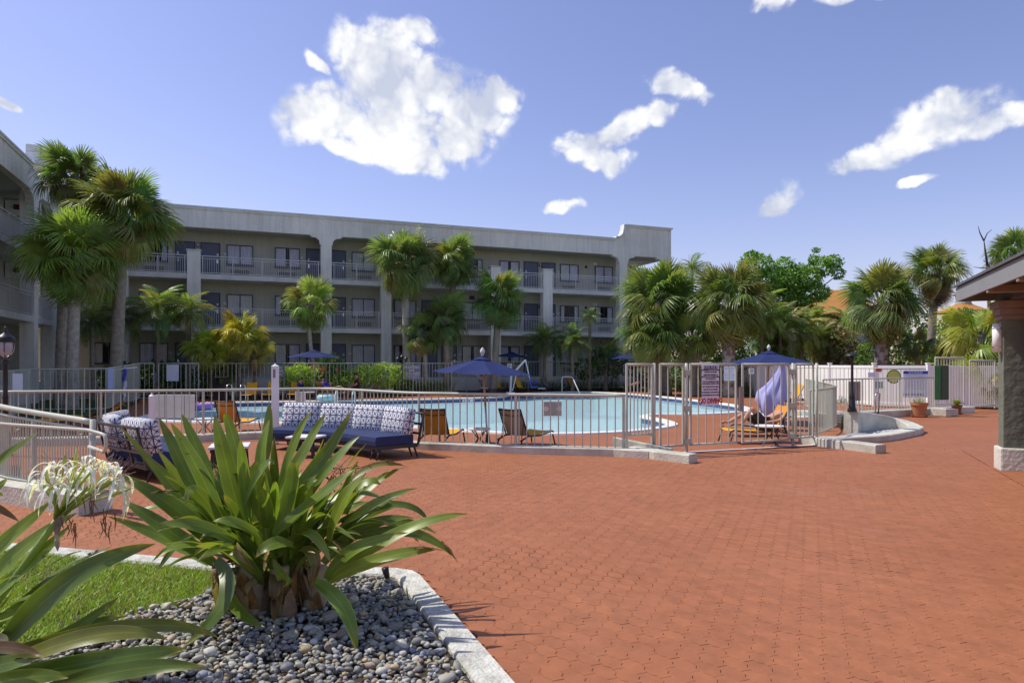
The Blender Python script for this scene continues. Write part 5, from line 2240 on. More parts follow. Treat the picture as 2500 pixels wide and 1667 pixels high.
def bush(label, blobs, n, size, cols, seed, name='bush', group='undergrowth behind the fences', cat='bush'):
    x, y = blobs[0][0], blobs[0][1]
    root = thing(name, label, cat, (x, y, 0), 0, group, world=True)
    leaf_cloud('foliage', blobs, n, size, cols, root, seed)
    mb = MB()
    r = random.Random(seed)
    for b in blobs:
        for k in range(3):
            mb.tube([(b[0] + r.uniform(-.15, .15), b[1] + r.uniform(-.1, .1), 0), (b[0] + r.uniform(-.3, .3) * b[3], b[1], b[2] + b[5] * .3)], [.03, .01], 5)
    so = mb.build('stems', M_BARK, root)
    so['kind'] = 'stuff'
    return root


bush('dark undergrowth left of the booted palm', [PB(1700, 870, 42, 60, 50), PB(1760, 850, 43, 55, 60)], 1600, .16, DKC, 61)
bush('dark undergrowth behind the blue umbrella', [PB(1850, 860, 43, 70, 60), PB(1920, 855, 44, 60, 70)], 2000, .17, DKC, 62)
bush('brown vine tangle left of the round palm', [PB(2010, 850, 40, 40, 70), PB(2060, 850, 39, 45, 65), PB(2095, 870, 38.5, 30, 45)], 2300, .12, BRC + MDC[:1], 63)
bush('green bush beneath the round palm', [PB(2125, 870, 36, 40, 40), PB(2190, 855, 37, 45, 55)], 1500, .14, MDC, 64)
bush('bright green bush left of the yellow fan palm', [PB(2290, 845, 42, 50, 50), PB(2320, 870, 38, 45, 40), PB(2260, 870, 38, 40, 35)], 1900, .14, MDC + HC[:2], 65)
bush('tall dark bush beside the stair tower', [PB(2240, 820, 46, 40, 70), PB(2350, 800, 50, 50, 50)], 1500, .18, DKC + MDC, 66)
bush('bush filling the gap below the oak', [PB(1960, 830, 50, 60, 60), PB(2030, 830, 48, 50, 50), PB(1900, 820, 52, 60, 60)], 2000, .2, MDC, 67)
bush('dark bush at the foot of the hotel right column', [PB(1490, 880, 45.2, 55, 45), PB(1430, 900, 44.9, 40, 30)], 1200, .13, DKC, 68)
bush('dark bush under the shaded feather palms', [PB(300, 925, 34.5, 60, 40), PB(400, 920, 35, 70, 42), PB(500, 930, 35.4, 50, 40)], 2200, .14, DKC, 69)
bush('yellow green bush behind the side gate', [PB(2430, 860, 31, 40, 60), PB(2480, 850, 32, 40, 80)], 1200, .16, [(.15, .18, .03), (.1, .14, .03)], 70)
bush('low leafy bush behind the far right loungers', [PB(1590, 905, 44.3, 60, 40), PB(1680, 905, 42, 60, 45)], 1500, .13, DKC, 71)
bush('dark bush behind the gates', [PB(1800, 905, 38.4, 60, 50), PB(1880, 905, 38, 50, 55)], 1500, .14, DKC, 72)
# hedges under the hotel windows
bush('clipped bright green hedge left of the orange hibiscus', [PB(705, 925, 35.3, 30, 32), PB(735, 918, 35.5, 32, 34), PB(765, 925, 35.7, 28, 30)], 2400, .085, HC, 73, 'hedge', 'hedges below the hotel', 'hedge')
bush('clipped bright green hedge right of the orange hibiscus', [PB(845, 930, 36.2, 40, 26), PB(890, 918, 36.7, 40, 30), PB(935, 915, 37.1, 40, 32), PB(970, 916, 37.5, 22, 28)], 3000, .085, HC, 74, 'hedge', 'hedges below the hotel', 'hedge')
hib = bush('hibiscus bush with orange flowers between the hedges', [PB(790, 905, 36.2, 26, 34), PB(815, 895, 36.4, 28, 34), PB(838, 912, 36.5, 18, 28)], 1800, .09, [(.04, .09, .02), (.07, .15, .03), (.11, .2, .03)], 75, 'hibiscus_bush', 'hedges below the hotel', 'bush')
fr = random.Random(9)
fm = MB()
for k in range(6):
    a = k * math.pi / 3
    fm.add([(0, 0, 0), (.05 * math.cos(a - .5), .05 * math.sin(a - .5), .03), (.10 * math.cos(a), .10 * math.sin(a), .02), (.05 * math.cos(a + .5), .05 * math.sin(a + .5), .03)], [(0, 1, 2, 3)])
fme = mesh_of(fm, 'flower', mat('hibiscus_petal', (.75, .20, .09), .6))
for px, py in ((763, 893), (775, 891), (782, 900), (790, 897), (793, 899), (803, 909), (822, 902), (788, 909), (760, 899), (823, 873), (812, 880)):
    p = P(px, py, 35.3)
    inst(fme, 'flower', hib, p, Euler((math.radians(75), 0, fr.uniform(-.4, .4))), 1.0)
bush('loose green shrub right of the clipped hedge', [PB(985, 945, 38.2, 28, 20), PB(955, 950, 37.9, 25, 16)], 900, .10, HC[:2] + MDC, 76, 'shrub', 'hedges below the hotel', 'shrub')


def grass_clump(label, px0, px1, py, Y0, Y1, n, h, cols, seed, name='ornamental_grass', group='grasses along the far fence'):
    r = np.random.RandomState(seed)
    t = r.rand(n)
    Y = Y0 + (Y1 - Y0) * t + r.uniform(-.5, .5, n)
    px = px0 + (px1 - px0) * t + r.normal(0, 3, n)
    b = np.stack([(px - 1250) / FPX * Y, Y, np.full(n, .01)], 1)
    hh = h * r.uniform(.5, 1.2, n)
    lean = r.normal(0, .45, (n, 2))
    mid = b + np.stack([lean[:, 0] * hh * .35, lean[:, 1] * hh * .35, hh * .62], 1)
    tip = b + np.stack([lean[:, 0] * hh * 1.1, lean[:, 1] * hh * 1.1, hh * .95], 1)
    w = np.stack([r.normal(0, 1, n), r.normal(0, 1, n), np.zeros(n)], 1)
    w /= np.linalg.norm(w, axis=1, keepdims=True)
    w *= .012
    v = np.stack([b - w, b + w, mid - w * .8, mid + w * .8, tip], 1).reshape(-1, 3)
    k = np.arange(n)[:, None] * 5
    f = np.concatenate([np.concatenate([k, k + 1, k + 3, k + 2], 1), ], 0)
    flat = []
    tot = []
    fq = np.concatenate([k, k + 1, k + 3, k + 2], 1).ravel()
    ft = np.concatenate([k + 2, k + 3, k + 4], 1).ravel()
    flat = np.concatenate([fq, ft])
    tot = [4] * n + [3] * n
    cl = np.array(cols)[r.randint(0, len(cols), n)] * r.uniform(.7, 1.3, (n, 1))
    me = np_mesh('grass_blades', v, flat, tot, M_LEAFA, np.repeat(cl, 5, axis=0))
    o = link(me, name)
    tag(o, label, 'grass', group, 'stuff')
    return o


grass_clump('tufted grass between the hedge and the central fence corner', 985, 1105, 960, 38.2, 39.2, 900, .85, [(.16, .24, .05), (.22, .30, .07), (.10, .16, .03)], 81)
grass_clump('tufted grass along the far fence under the no diving sign', 1200, 1560, 950, 44.4, 45.6, 1300, .7, [(.07, .13, .03), (.12, .18, .05)], 82)
grass_clump('pale strappy grass behind the yellow loungers', 1560, 1840, 955, 45.0, 36.6, 1600, 1.0, [(.14, .2, .05), (.2, .24, .09), (.07, .12, .03)], 83)
grass_clump('grass strip at the foot of the white vinyl fence', 2040, 2300, 990, 30.0, 28.8, 900, .4, [(.14, .18, .05), (.09, .14, .03)], 84)
# ------------------------------------------------------------------ porch building on the right
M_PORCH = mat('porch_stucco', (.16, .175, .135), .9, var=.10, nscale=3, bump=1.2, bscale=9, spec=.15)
M_PORCHB = mat('porch_base', (.60, .58, .50), .9, var=.08, nscale=3, bump=.9, bscale=16, spec=.15)
M_FASC = mat('grey_fascia', (.24, .25, .25), .6, var=.06, nscale=2)
M_BEAM = mat('brown_beam', (.085, .07, .065), .7, var=.15, nscale=3)
M_CAPW = mat('capital_wood', (.27, .19, .15), .7, var=.12, nscale=5)
W3 = Vector((W_AX.x, W_AX.y, 0))
WN3 = Vector((WN.x, WN.y, 0))
ROT_W = math.atan2(W_AX.y, W_AX.x)
pc = G(2444, 1147)                       # near left corner of the column plinth
porch = thing('porch_building', 'porch corner with stucco column and grey eave at the right edge', 'building', pc, ROT_W)
# local frame: x along the eave (away), y to the left (so the building is at negative y)
mb = MB()
mb.cbox((.22, -.22, .17), (.46, .46, .40), .03)
mb.build('plinth', M_PORCHB, porch)
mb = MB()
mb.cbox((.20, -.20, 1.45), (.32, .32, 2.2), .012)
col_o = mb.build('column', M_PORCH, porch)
mb = MB()
for z0, z1, s in ((2.52, 2.60, .42), (2.60, 2.71, .48), (2.71, 2.84, .56)):
    mb.cbox((.22, -.22, (z0 + z1) / 2), (s, s, z1 - z0 - .002), .01)
mb.build('capital', M_CAPW, porch)
mb = MB()
mb.cbox((-2.45, -.20, 2.965), (6.6, .20, .25), .01)
mb.build('beam', M_BEAM, porch)
for x in (-1.2, -2.8):
    mb = MB()
    mb.cbox((x, -.05, 2.93), (.12, 1.0, .12), .01)
    mb.build('outrigger', M_CAPW, porch)
mb = MB()
mb.b(-6, 1.05, .42, .46, 2.92, 3.17)
mb.build('fascia', M_FASC, porch)
mb = MB()
mb.b(1.01, 1.05, -3.0, .419, 2.92, 3.17)
mb.build('gable_fascia', M_FASC, porch)
mb = MB()
mb.b(-6, 1.0, -4.0, .418, 3.10, 3.12)
mb.build('soffit', M_BEAM, porch)
mb = MB()
mb.add([(-6, .50, 3.175), (1.10, .50, 3.175), (1.10, -3.4, 3.95), (-6, -3.4, 3.95), (-6, .50, 3.215), (1.10, .50, 3.215), (1.10, -3.4, 3.99), (-6, -3.4, 3.99)],
       [(3, 2, 1, 0), (4, 5, 6, 7), (0, 1, 5, 4), (1, 2, 6, 5), (2, 3, 7, 6), (3, 0, 4, 7)])
mb.build('roof', mat('roof_sheet', (.10, .105, .11), .7, var=.15, nscale=4), porch)
mb = MB()
mb.b(-.35, .30, -3.6, -.42, 0, 3.12)
mb.build('wall', M_BEAM, porch)
mb = MB()
mb.cbox((-.30, -.34, 1.2), (.10, .10, 2.4), .01)
mb.build('door_jamb', M_FASC, porch)
mb = MB()
mb.tube([(.14, .02, 1.98), (.14, .02, 2.46)], .075, 18)
lo = mb.build('wall_lamp', M_WHITE, porch, smooth=True)
mb = MB()
mb.cbox((.14, -.045, 2.22), (.12, .05, .56), .008)
mb.build('back_plate', M_CAPW, lo)
for z in (2.06, 2.38):
    mb = MB()
    mb.tube([(.14, .02, z - .006), (.14, .02, z + .006)], .079, 18)
    mb.build('band', M_STEEL, lo)
mb = MB()
mb.b(-6, -.05, -.62, -.40, -.01, .008)
mb.build('threshold', mat('threshold_white', (.6, .62, .64), .5), porch)
mb = MB()
mb.b(-6, 2, -6, -.621, -.01, .006)
structure(mb.build('porch_floor', mat('tan_tile', (.38, .30, .20), .6, var=.1, nscale=3), porch))

# ------------------------------------------------------------------ lamp posts
lp = Vector((8.68, 17.42, .55))
root = thing('lamp_post', 'black bollard lamp post with flat cap on the curved wall', 'lamp post', lp)
mb = MB()
mb.lathe([(.115, 0), (.11, .05), (.085, .10), (.075, .30), (.06, .33), (.075, .36), (.06, .40), (.055, .46), (.036, .50), (.03, 1.28), (.05, 1.36), (.055, 1.40)], n=16)
mb.build('post', M_BLACK, root, smooth=True)
mb = MB()
mb.lathe([(.06, 1.40), (.19, 1.42), (.19, 1.435), (.09, 1.475), (.03, 1.50), (.02, 1.53)], n=20)
mb.build('cap', M_BLACK, root, smooth=True)
lp = Vector(((13 - 1250) / FPX * 13.2, 13.2, 0))
root = thing('lamp_post', 'black lamp post with glass globe at the left edge', 'lamp post', lp)
mb = MB()
mb.lathe([(.13, 0), (.12, .1), (.07, .5), (.05, .6), (.045, 1.1), (.055, 1.12), (.04, 1.2), (.042, 1.75), (.07, 1.82), (.05, 1.86)], n=14)
mb.build('post', M_BLACK, root, smooth=True)
mb = MB()
mb.lathe([(.05, 1.90), (.12, 1.97), (.155, 2.08), (.15, 2.18), (.14, 2.2)], n=16)
m_gl, n_, l_, b_ = new_mat('lamp_globe')
b_.inputs['Base Color'].default_value = (.55, .55, .6, 1)
b_.inputs['Roughness'].default_value = .15
b_.inputs['Alpha'].default_value = .55
mb.build('globe', m_gl, root, smooth=True)
mb = MB()
mb.lathe([(.18, 2.2), (.19, 2.23), (.13, 2.31), (.05, 2.36), (.02, 2.42), (.025, 2.45), (.01, 2.5)], n=16)
mb.build('cap', M_BLACK, root, smooth=True)
for k in range(6):
    a = k * math.pi / 3
    mb = MB()
    mb.tube([(.05 * math.cos(a), .05 * math.sin(a), 1.88), (.165 * math.cos(a), .165 * math.sin(a), 2.07), (.155 * math.cos(a), .155 * math.sin(a), 2.2)], .008, 5)
    mb.build('cage_bar', M_BLACK, root)
# lantern cluster before the hotel
c = P(982, 885, 37)
root = thing('lantern_cluster', 'small black three headed lantern above the far fence', 'lamp post', (c.x, c.y, 0))
mb = MB()
mb.tube([(0, 0, 0), (0, 0, 1.95)], .03, 8)
mb.tube([(-.22, 0, 1.85), (0, 0, 1.75), (.22, 0, 1.85)], .015, 6)
mb.build('post', M_BLACK, root)
for x, z in ((-.22, 1.85), (.22, 1.85), (0, 1.95)):
    mb = MB()
    mb.lathe([(.03, 0), (.07, .03), (.06, .15), (.12, .17), (.03, .27), (.01, .33)], (x, 0, z), 10)
    mb.build('lantern', M_BLACK, root, smooth=False)

# white light posts beside the sofas
for px, py0, Y, w, lab in ((672, 893, 15.2, .135, 'tall white square light post behind the patterned sofa'), (371, 966, 14.6, .10, 'short white post left of the windbreak board')):
    c = P(px, py0, Y)
    root = thing('light_post', lab, 'post', (c.x, c.y, 0))
    mb = MB()
    mb.cbox((0, 0, c.z / 2), (w, w, c.z), .012)
    mb.build('shaft', M_WHITE, root)
    mb = MB()
    mb.lathe([(w * .62, c.z - .03), (w * .6, c.z), (w * .3, c.z + .02), (.02, c.z + .03), (.012, c.z + .06)], n=12)
    mb.build('cap', M_WHITE, root)
    if w > .12:
        mb = MB()
        mb.cbox((0, -w / 2 - .002, c.z - .17), (.05, .012, .19), .004)
        mb.build('lens', mat('lens_grey', (.22, .22, .25), .3), root)

# ------------------------------------------------------------------ pots and green box
def pot(label, base, R, h, m, saucer=True):
    root = thing('plant_pot', label, 'potted plant', base, 0, 'pots by the right fence')
    mb = MB()
    mb.lathe([(.02, .03), (R * .66, .03), (R * .9, h * .80), (R * .92, h * .82), (R, h * .82), (R * 1.02, h), (R * .9, h), (R * .86, h * .88), (.02, h * .88)], n=24)
    mb.build('pot', m, root, smooth=False)
    if saucer:
        mb = MB()
        mb.lathe([(.02, 0), (R * .85, 0), (R * .95, .045), (R * .9, .05), (R * .8, .02), (.02, .02)], n=24)
        mb.build('saucer', m, root)
    return root


def leaf_strap(base, c1, c2, tip, W, n=12, fold=.25, wave=.0, base_w=.5, up=Vector((0, 0, 1)), mb=None, seed=0, peak=.35, twist=0.0, vfold=None):
    """strap leaf along a cubic curve, channelled along its midrib"""
    r = random.Random(seed)
    base, c1, c2, tip = Vector(base), Vector(c1), Vector(c2), Vector(tip)
    mb = mb or MB()
    ph, ph2 = r.random() * 6.28, r.random() * 6.28
    o = len(mb.v)
    for i in range(n + 1):
        t = i / n
        s = 1 - t
        p = base * s ** 3 + c1 * 3 * s * s * t + c2 * 3 * s * t * t + tip * t ** 3
        d = ((c1 - base) * s * s + (c2 - c1) * 2 * s * t + (tip - c2) * t * t)
        d = d.normalized() if d.length > 1e-8 else Vector((0, 0, 1))
        side = d.cross(up)
        side = side.normalized() if side.length > .05 else d.cross(Vector((0, 1, 0))).normalized()
        nr = side.cross(d).normalized()
        if twist:
            a = twist * t
            side, nr = side * math.cos(a) + nr * math.sin(a), nr * math.cos(a) - side * math.sin(a)
        w = W * (base_w + (1 - base_w) * min(1, t / peak) ** .8) * max(0.0, 1 - max(0, (t - peak) / (1 - peak)) ** 2.1) ** .85
        f = fold * (1.2 - .7 * t)
        e1 = wave * W * math.sin(t * 11 + ph)
        e2 = wave * W * math.sin(t * 12.5 + ph2)
        for k, (u, h) in enumerate(((-1, f * w + e1), (-.55, f * w * .38 + e1 * .3), (0, 0), (.55, f * w * .38 + e2 * .3), (1, f * w + e2))):
            mb.v.append(tuple(p + side * (u * w) + nr * h))
    for i in range(n):
        for k in range(4):
            a = o + i * 5 + k
            mb.f.append((a, a + 1, a + 6, a + 5))
    return mb


p1_ = G(2244, 1017)
r1 = pot('large terracotta pot of thin grassy succulents by the right fence', p1_, .27, .47, M_TERRA)
rr = random.Random(4)
for k in range(34):
    a, e = rr.uniform(0, 6.28), rr.uniform(.15, 1.0)
    b = Vector((rr.uniform(-.17, .17), rr.uniform(-.17, .17), .42))
    t = b + Vector((math.cos(a) * e * .25, math.sin(a) * e * .25, .30 * (1.1 - e * .5) * rr.uniform(.4, 1)))
    mb = leaf_strap(b, b.lerp(t, .3) + Vector((0, 0, .05)), b.lerp(t, .7) + Vector((0, 0, .05)), t, .011, 5, .3, seed=k)
    o = mb.build('leaf', M_STRAP, r1, smooth=True)
    o.color = (.20, .24, .08, 1)
p2_ = G(2336, 1011)
r2 = pot('smaller glazed brown pot with a spiky rosette plant', p2_, .17, .32, mat('glazed_brown', (.20, .075, .03), .35, var=.25, nscale=9))
for k in range(30):
    a = k * 2.39996
    e = .25 + .75 * k / 30
    b = Vector((math.cos(a) * .03, math.sin(a) * .03, .31))
    t = b + Vector((math.cos(a) * e * .27, math.sin(a) * e * .27, .26 * (1.15 - e)))
    mb = leaf_strap(b, b.lerp(t, .35) + Vector((0, 0, .07)), b.lerp(t, .7) + Vector((0, 0, .06)), t, .026, 6, .3, base_w=.8, seed=k)
    o = mb.build('leaf', M_STRAP, r2, smooth=True)
    o.color = (.16, .22, .04, 1)
gb = P(2299, 1005, 23.2)
root = thing('green_box', 'tall dark green utility box on a pale block between the pots', 'utility box', (gb.x, gb.y, 0), ROT_U)
mb = MB()
mb.cbox((0, 0, .70 + .42), (.40, .22, 1.16), .012)
mb.build('cabinet', mat('box_green', (.012, .05, .018), .45, var=.15, nscale=4), root)
mb = MB()
mb.cbox((0, -.10, .125), (.60, .55, .25), .02)
mb.build('block', M_CONC, root)
mb = MB()
mb.cbox((.02, -.114, 1.1), (.34, .006, 1.06), .003)
mb.build('door', mat('box_green2', (.016, .058, .022), .45, var=.12, nscale=4), root)

# ------------------------------------------------------------------ umbrellas
def umbrella(label, base, top, R, rise, tilt=(0, 0), pole_m=M_ALU, pole2=None, nseg=8, rot=.2, finial=True):
    """base: foot of the pole, top: canopy apex (world); tilt: slope of the canopy in x and y"""
    base, top = Vector(base), Vector(top)
    root = thing('umbrella', label, 'umbrella', base, 0, 'navy pool umbrellas', world=True)
    mb = MB()
    mid = base.lerp(top, .48)
    mb.tube([base, mid], .022, 10)
    mb.build('lower_pole', M_ALU, root, smooth=True)
    mb = MB()
    mb.tube([mid - (top - base).normalized() * .05, top - Vector((0, 0, .02))], .026, 10)
    mb.build('upper_pole', pole2 or pole_m, root, smooth=True)

    def surf(a, r):
        x, y = math.cos(a) * r, math.sin(a) * r
        return top + Vector((x, y, -rise * (r / R) ** .93 + tilt[0] * x + tilt[1] * y))
    mb = MB()
    rings = [.13, .35, .6, .82, 1.0]
    sub = 4
    N = nseg * sub
    vs, fs = [], []
    for q in rings:
        for k in range(N):
            a = rot + 2 * math.pi * k / N
            i0 = math.floor(k / sub)
            a0, a1 = rot + 2 * math.pi * i0 / nseg, rot + 2 * math.pi * (i0 + 1) / nseg
            t = (k % sub) / sub
            p = surf(a0, R * q).lerp(surf(a1, R * q), t)
            p.z -= .035 * R * math.sin(math.pi * t) * q * q
            vs.append(p)
    for j in range(len(rings) - 1):
        for k in range(N):
            fs.append((j * N + k, j * N + (k + 1) % N, (j + 1) * N + (k + 1) % N, (j + 1) * N + k))
    mb.add(vs, fs)
    can = mb.build('canopy', M_NAVY, root)
    mb = MB()
    vs = [top + Vector((0, 0, .035))]
    for k in range(nseg):
        vs.append(surf(rot + 2 * math.pi * k / nseg, R * .2) + Vector((0, 0, .022)))
    mb.add(vs, [(0, 1 + k, 1 + (k + 1) % nseg) for k in range(nseg)])
    mb.build('vent_cap', M_NAVY, can)
    for k in range(nseg):
        a = rot + 2 * math.pi * k / nseg
        mb = MB()
        mb.tube([top - Vector((0, 0, .05)), surf(a, R * .6) - Vector((0, 0, .02)), surf(a, R) - Vector((0, 0, .01))], .009, 5)
        mb.build('rib', M_ALU, root)
        mb = MB()
        mb.tube([top - Vector((0, 0, rise + .12)), surf(a, R * .55) - Vector((0, 0, .02))], .006, 5)
        mb.build('strut', M_ALU, root)
    if finial:
        mb = MB()
        mb.lathe([(.02, 0), (.035, .015), (.025, .035), (.045, .05), (.055, .09), (.045, .13), (.02, .165), (.004, .185)], top + Vector((0, 0, .03)), 12)
        mb.build('finial', M_SLAB, root, smooth=True)
    mb = MB()
    mb.lathe([(.26, 0), (.25, .06), (.06, .09), (.04, .25), (.03, .25)], base, 16)
    mb.build('stand', M_CHAR, root)
    return root


yu = 14.7
umbrella('nearest navy umbrella with white finial beyond the low fence', P(1191, 885, yu).xy.to_tuple() + (0,), P(1178, 872, yu), 1.05, .33, (-.045 + .0, 0), M_ALU, M_WOOD)
yu = 33.5
umbrella('navy umbrella beside the orange hibiscus', P(766, 885, yu).xy.to_tuple() + (0,), P(766, 855, yu), 1.25, .32, (.0, 0), M_ALU, nseg=6, finial=False)
yu = 42.2
umbrella('navy umbrella peeking out behind the nearest one', P(1262, 885, yu).xy.to_tuple() + (0,), P(1250, 860, yu), 1.15, .26, (-.03, 0), nseg=6, finial=False)
yu = 43.5
umbrella('navy umbrella in front of the hotel right column', P(1531, 885, yu).xy.to_tuple() + (0,), P(1531, 860, yu), 1.3, .38, (0, 0))
yu = 20.5
umbrella('navy umbrella behind the lavender draped cover', P(1872, 885, yu).xy.to_tuple() + (0,), P(1877, 858, yu), 1.22, .34, (.0, 0), M_ALU, M_WOOD)

# ------------------------------------------------------------------ sofas
def shibori():
    m, n, l, b = new_mat('tie_dye_fabric')
    tcn = n.new('ShaderNodeTexCoord')
    nz = n.new('ShaderNodeTexNoise')
    nz.inputs['Scale'].default_value = 26
    nz.inputs['Detail'].default_value = 3
    l.new(tcn.outputs['Object'], nz.inputs['Vector'])
    sep = n.new('ShaderNodeSeparateXYZ')
    l.new(tcn.outputs['Object'], sep.inputs[0])

    def math_(op, a, b_=None, c_=None):
        q = n.new('ShaderNodeMath')
        q.operation = op
        for i, v in enumerate((a, b_, c_)):
            if v is None:
                continue
            if isinstance(v, (int, float)):
                q.inputs[i].default_value = v
            else:
                l.new(v, q.inputs[i])
        return q.outputs[0]

    cs = 1 / .15
    jit = math_('MULTIPLY_ADD', nz.outputs['Fac'], .14, -.07)
    depth = math_('ADD', sep.outputs['X'], sep.outputs['Y'])
    fu = math_('FRACT', math_('ADD', math_('MULTIPLY', depth, cs), jit))
    fv = math_('FRACT', math_('ADD', math_('MULTIPLY', sep.outputs['Z'], cs), jit))
    au = math_('ABSOLUTE', math_('SUBTRACT', fu, .5))          # 0 centre, .5 edge
    av = math_('ABSOLUTE', math_('SUBTRACT', fv, .5))
    edge = math_('MAXIMUM', au, av)
    grid = math_('GREATER_THAN', edge, .43)
    diag = math_('LESS_THAN', math_('ABSOLUTE', math_('SUBTRACT', au, av)), .06)
    node = math_('GREATER_THAN', math_('ADD', au, av), .78)
    cen = math_('LESS_THAN', math_('ADD', au, av), .16)
    mk = math_('MAXIMUM', math_('MAXIMUM', grid, diag), math_('MAXIMUM', node, cen))
    mix = n.new('ShaderNodeMix')
    mix.data_type = 'RGBA'
    l.new(math_('MULTIPLY', mk, math_('MULTIPLY_ADD', nz.outputs['Fac'], .8, .5)), mix.inputs[0])
    mix.inputs[6].default_value = (.68, .69, .70, 1)
    mix.inputs[7].default_value = (.030, .032, .10, 1)
    mix.clamp_factor = True
    l.new(mix.outputs[2], b.inputs['Base Color'])
    b.inputs['Roughness'].default_value = .9
    b.inputs['Specular IOR Level'].default_value = .1
    return m


M_SHIB = shibori()


def cushion_mesh(w, t, h, bulge=.03, taper=0.0):
    """soft box: width w (x), thickness t (y), height h (z from 0)"""
    bm = bmesh.new()
    bmesh.ops.create_cube(bm, size=1)
    bmesh.ops.subdivide_edges(bm, edges=bm.edges[:], cuts=3, use_grid_fill=True)
    for v in bm.verts:
        x, y, z = v.co.x * 2, v.co.y * 2, v.co.z * 2
        k = 1 - .055 * (abs(x) ** 6 + abs(z) ** 6) - .08 * abs(y) ** 4
        by = y * (1 + bulge / t * 2 * (1 - x * x) * (1 - z * z))
        v.co = Vector((x * w / 2 * (1 - .03 * abs(z) ** 4 - .035 * abs(y) ** 4), by * t / 2 * (1 - .16 * max(abs(x), abs(z)) ** 8), h / 2 + z * h / 2 * (1 - .035 * abs(x) ** 4 - .04 * abs(y) ** 4)))
    me = bpy.data.meshes.new('cushion')
    bm.to_mesh(me)
    bm.free()
    me.materials.append(M_SHIB)
    me.polygons.foreach_set('use_smooth', [True] * len(me.polygons))
    return me


def sofa(label, backs, depth=.80, cw=.80, seat_z=.43, name='sofa', group='navy sofas with tie dye cushions'):
    """backs: list of (x, y, facing angle) of the back cushions' feet, in order along the sofa"""
    x0, y0 = backs[0][0], backs[0][1]
    root = thing(name, label, 'sofa', (x0, y0, 0), 0, group, world=True)
    cm = cushion_mesh(cw * 1.04, .21, .56)
    dirs = [Vector((math.cos(a), math.sin(a))) for _, _, a in backs]
    # outline of the seat
    bl, fl_ = [], []
    first, last = backs[0], backs[-1]

    def side(d):
        return Vector((d.y, -d.x))
    ends = [(Vector(first[:2]) - side(dirs[0]) * cw * .52 * SGN, dirs[0])] if False else []
    pts = [Vector(b_[:2]) for b_ in backs]
    t0 = (pts[1] - pts[0]).normalized()
    t1 = (pts[-1] - pts[-2]).normalized()
    seq = [(pts[0] - t0 * cw * .52, dirs[0])] + [(p, d) for p, d in zip(pts, dirs)] + [(pts[-1] + t1 * cw * .52, dirs[-1])]
    bl = [p - d * .10 for p, d in seq]
    fl_ = [p + d * depth for p, d in seq]

    def curve(q):
        return [Vector(v) for v in catmull([tuple(p) for p in q], 4, closed=False)]
    bl, fl_ = curve(bl), curve(fl_)

    def slab(z0, z1, ib, if_, bev=.03):
        m_ = MB()
        n = len(bl)
        rows = []
        for b_, f in zip(bl, fl_):
            d = (f - b_).normalized()
            b2, f2 = b_ + d * ib, f - d * if_
            rows.append([(b2.x, b2.y, z0), (f2.x, f2.y, z0 + .0), ((f2 + d * bev * .4).x, (f2 + d * bev * .4).y, (z0 + z1) / 2), (f2.x, f2.y, z1 - bev * .3), ((f2 - d * bev).x, (f2 - d * bev).y, z1), (b2.x, b2.y, z1)])
        for r_ in rows:
            m_.v += r_
        k = 6
        for i in range(n - 1):
            for j in range(k):
                m_.f.append((i * k + j, i * k + (j + 1) % k, (i + 1) * k + (j + 1) % k, (i + 1) * k + j))
        m_.f.append(tuple(range(k - 1, -1, -1)))
        m_.f.append(tuple((n - 1) * k + j for j in range(k)))
        return m_
    slab(.265, seat_z, .10, .0).build('seat', M_NAVYSEAT, root, smooth=False, fix=True)
    slab(.185, .255, .0, .03, .01).build('base_frame', M_CHAR, root, fix=True)
    for (x, y, a), d in zip(backs, dirs):
        o = bpy.data.objects.new('back_cushion', cm)
        COL.objects.link(o)
        M = Matrix.Translation((x + d.x * .07, y + d.y * .07, seat_z - .05)) @ Matrix.Rotation(a + math.pi / 2, 4, 'Z') @ Matrix.Rotation(math.radians(-11), 4, 'X')
        o.matrix_world = M
        o.parent = root
        o.matrix_parent_inverse = ROOTM[root.name]
    # rear frame: uprights and slats
    tops = []
    for i, b_ in enumerate(bl):
        d = (fl_[i] - b_).normalized()
        tops.append((b_ - d * .14, d))
    for i in range(0, len(bl), 4):
        b_ = bl[i]
        q, d = tops[i]
        m_ = MB()
        m_.bar((b_.x, b_.y, .22), (q.x, q.y, .84), .045, .03, up=(d.x, d.y, 0))
        m_.build('back_post', M_CHAR, root)
    for z in (.82, .62, .44):
        m_ = MB()
        t = (z - .22) / .62
        m_.tube([(b_.lerp(q, t).x, b_.lerp(q, t).y, z) for b_, (q, d) in zip(bl, tops)], .024, 6)
        m_.build('slat', M_CHAR, root)
    for i in list(range(0, len(bl), 6)) + [len(bl) - 1]:
        for p, s in ((bl[i], -1), (fl_[i], 1)):
            d = (fl_[i] - bl[i]).normalized()
            p2 = p - d * .08 * s
            m_ = MB()
            m_.tube([(p2.x, p2.y, .19), (p2.x + d.x * s * .07, p2.y + d.y * s * .07, 0)], [.024, .013], 8)
            m_.build('leg', M_CHAR, root, smooth=True)
    return root


SGN = 1
A_ = math.radians
sofa('curved navy sofa with tie dye cushions before the low fence', [(-4.50, 14.75, A_(-104)), (-3.62, 14.45, A_(-112)), (-2.86, 13.98, A_(-124)), (-2.22, 13.36, A_(-140))], .80, .90)
sofa('curved navy sofa seen from behind beside the ramp railing', [(-5.78, 10.62, A_(50)), (-6.58, 11.3, A_(36)), (-7.05, 12.2, A_(14))], .78, .92)
#sofa('navy sofa section hidden behind the flowering plant', [(-6.3, 14.35, A_(-80)), (-5.45, 14.55, A_(-92))], .78, .84)


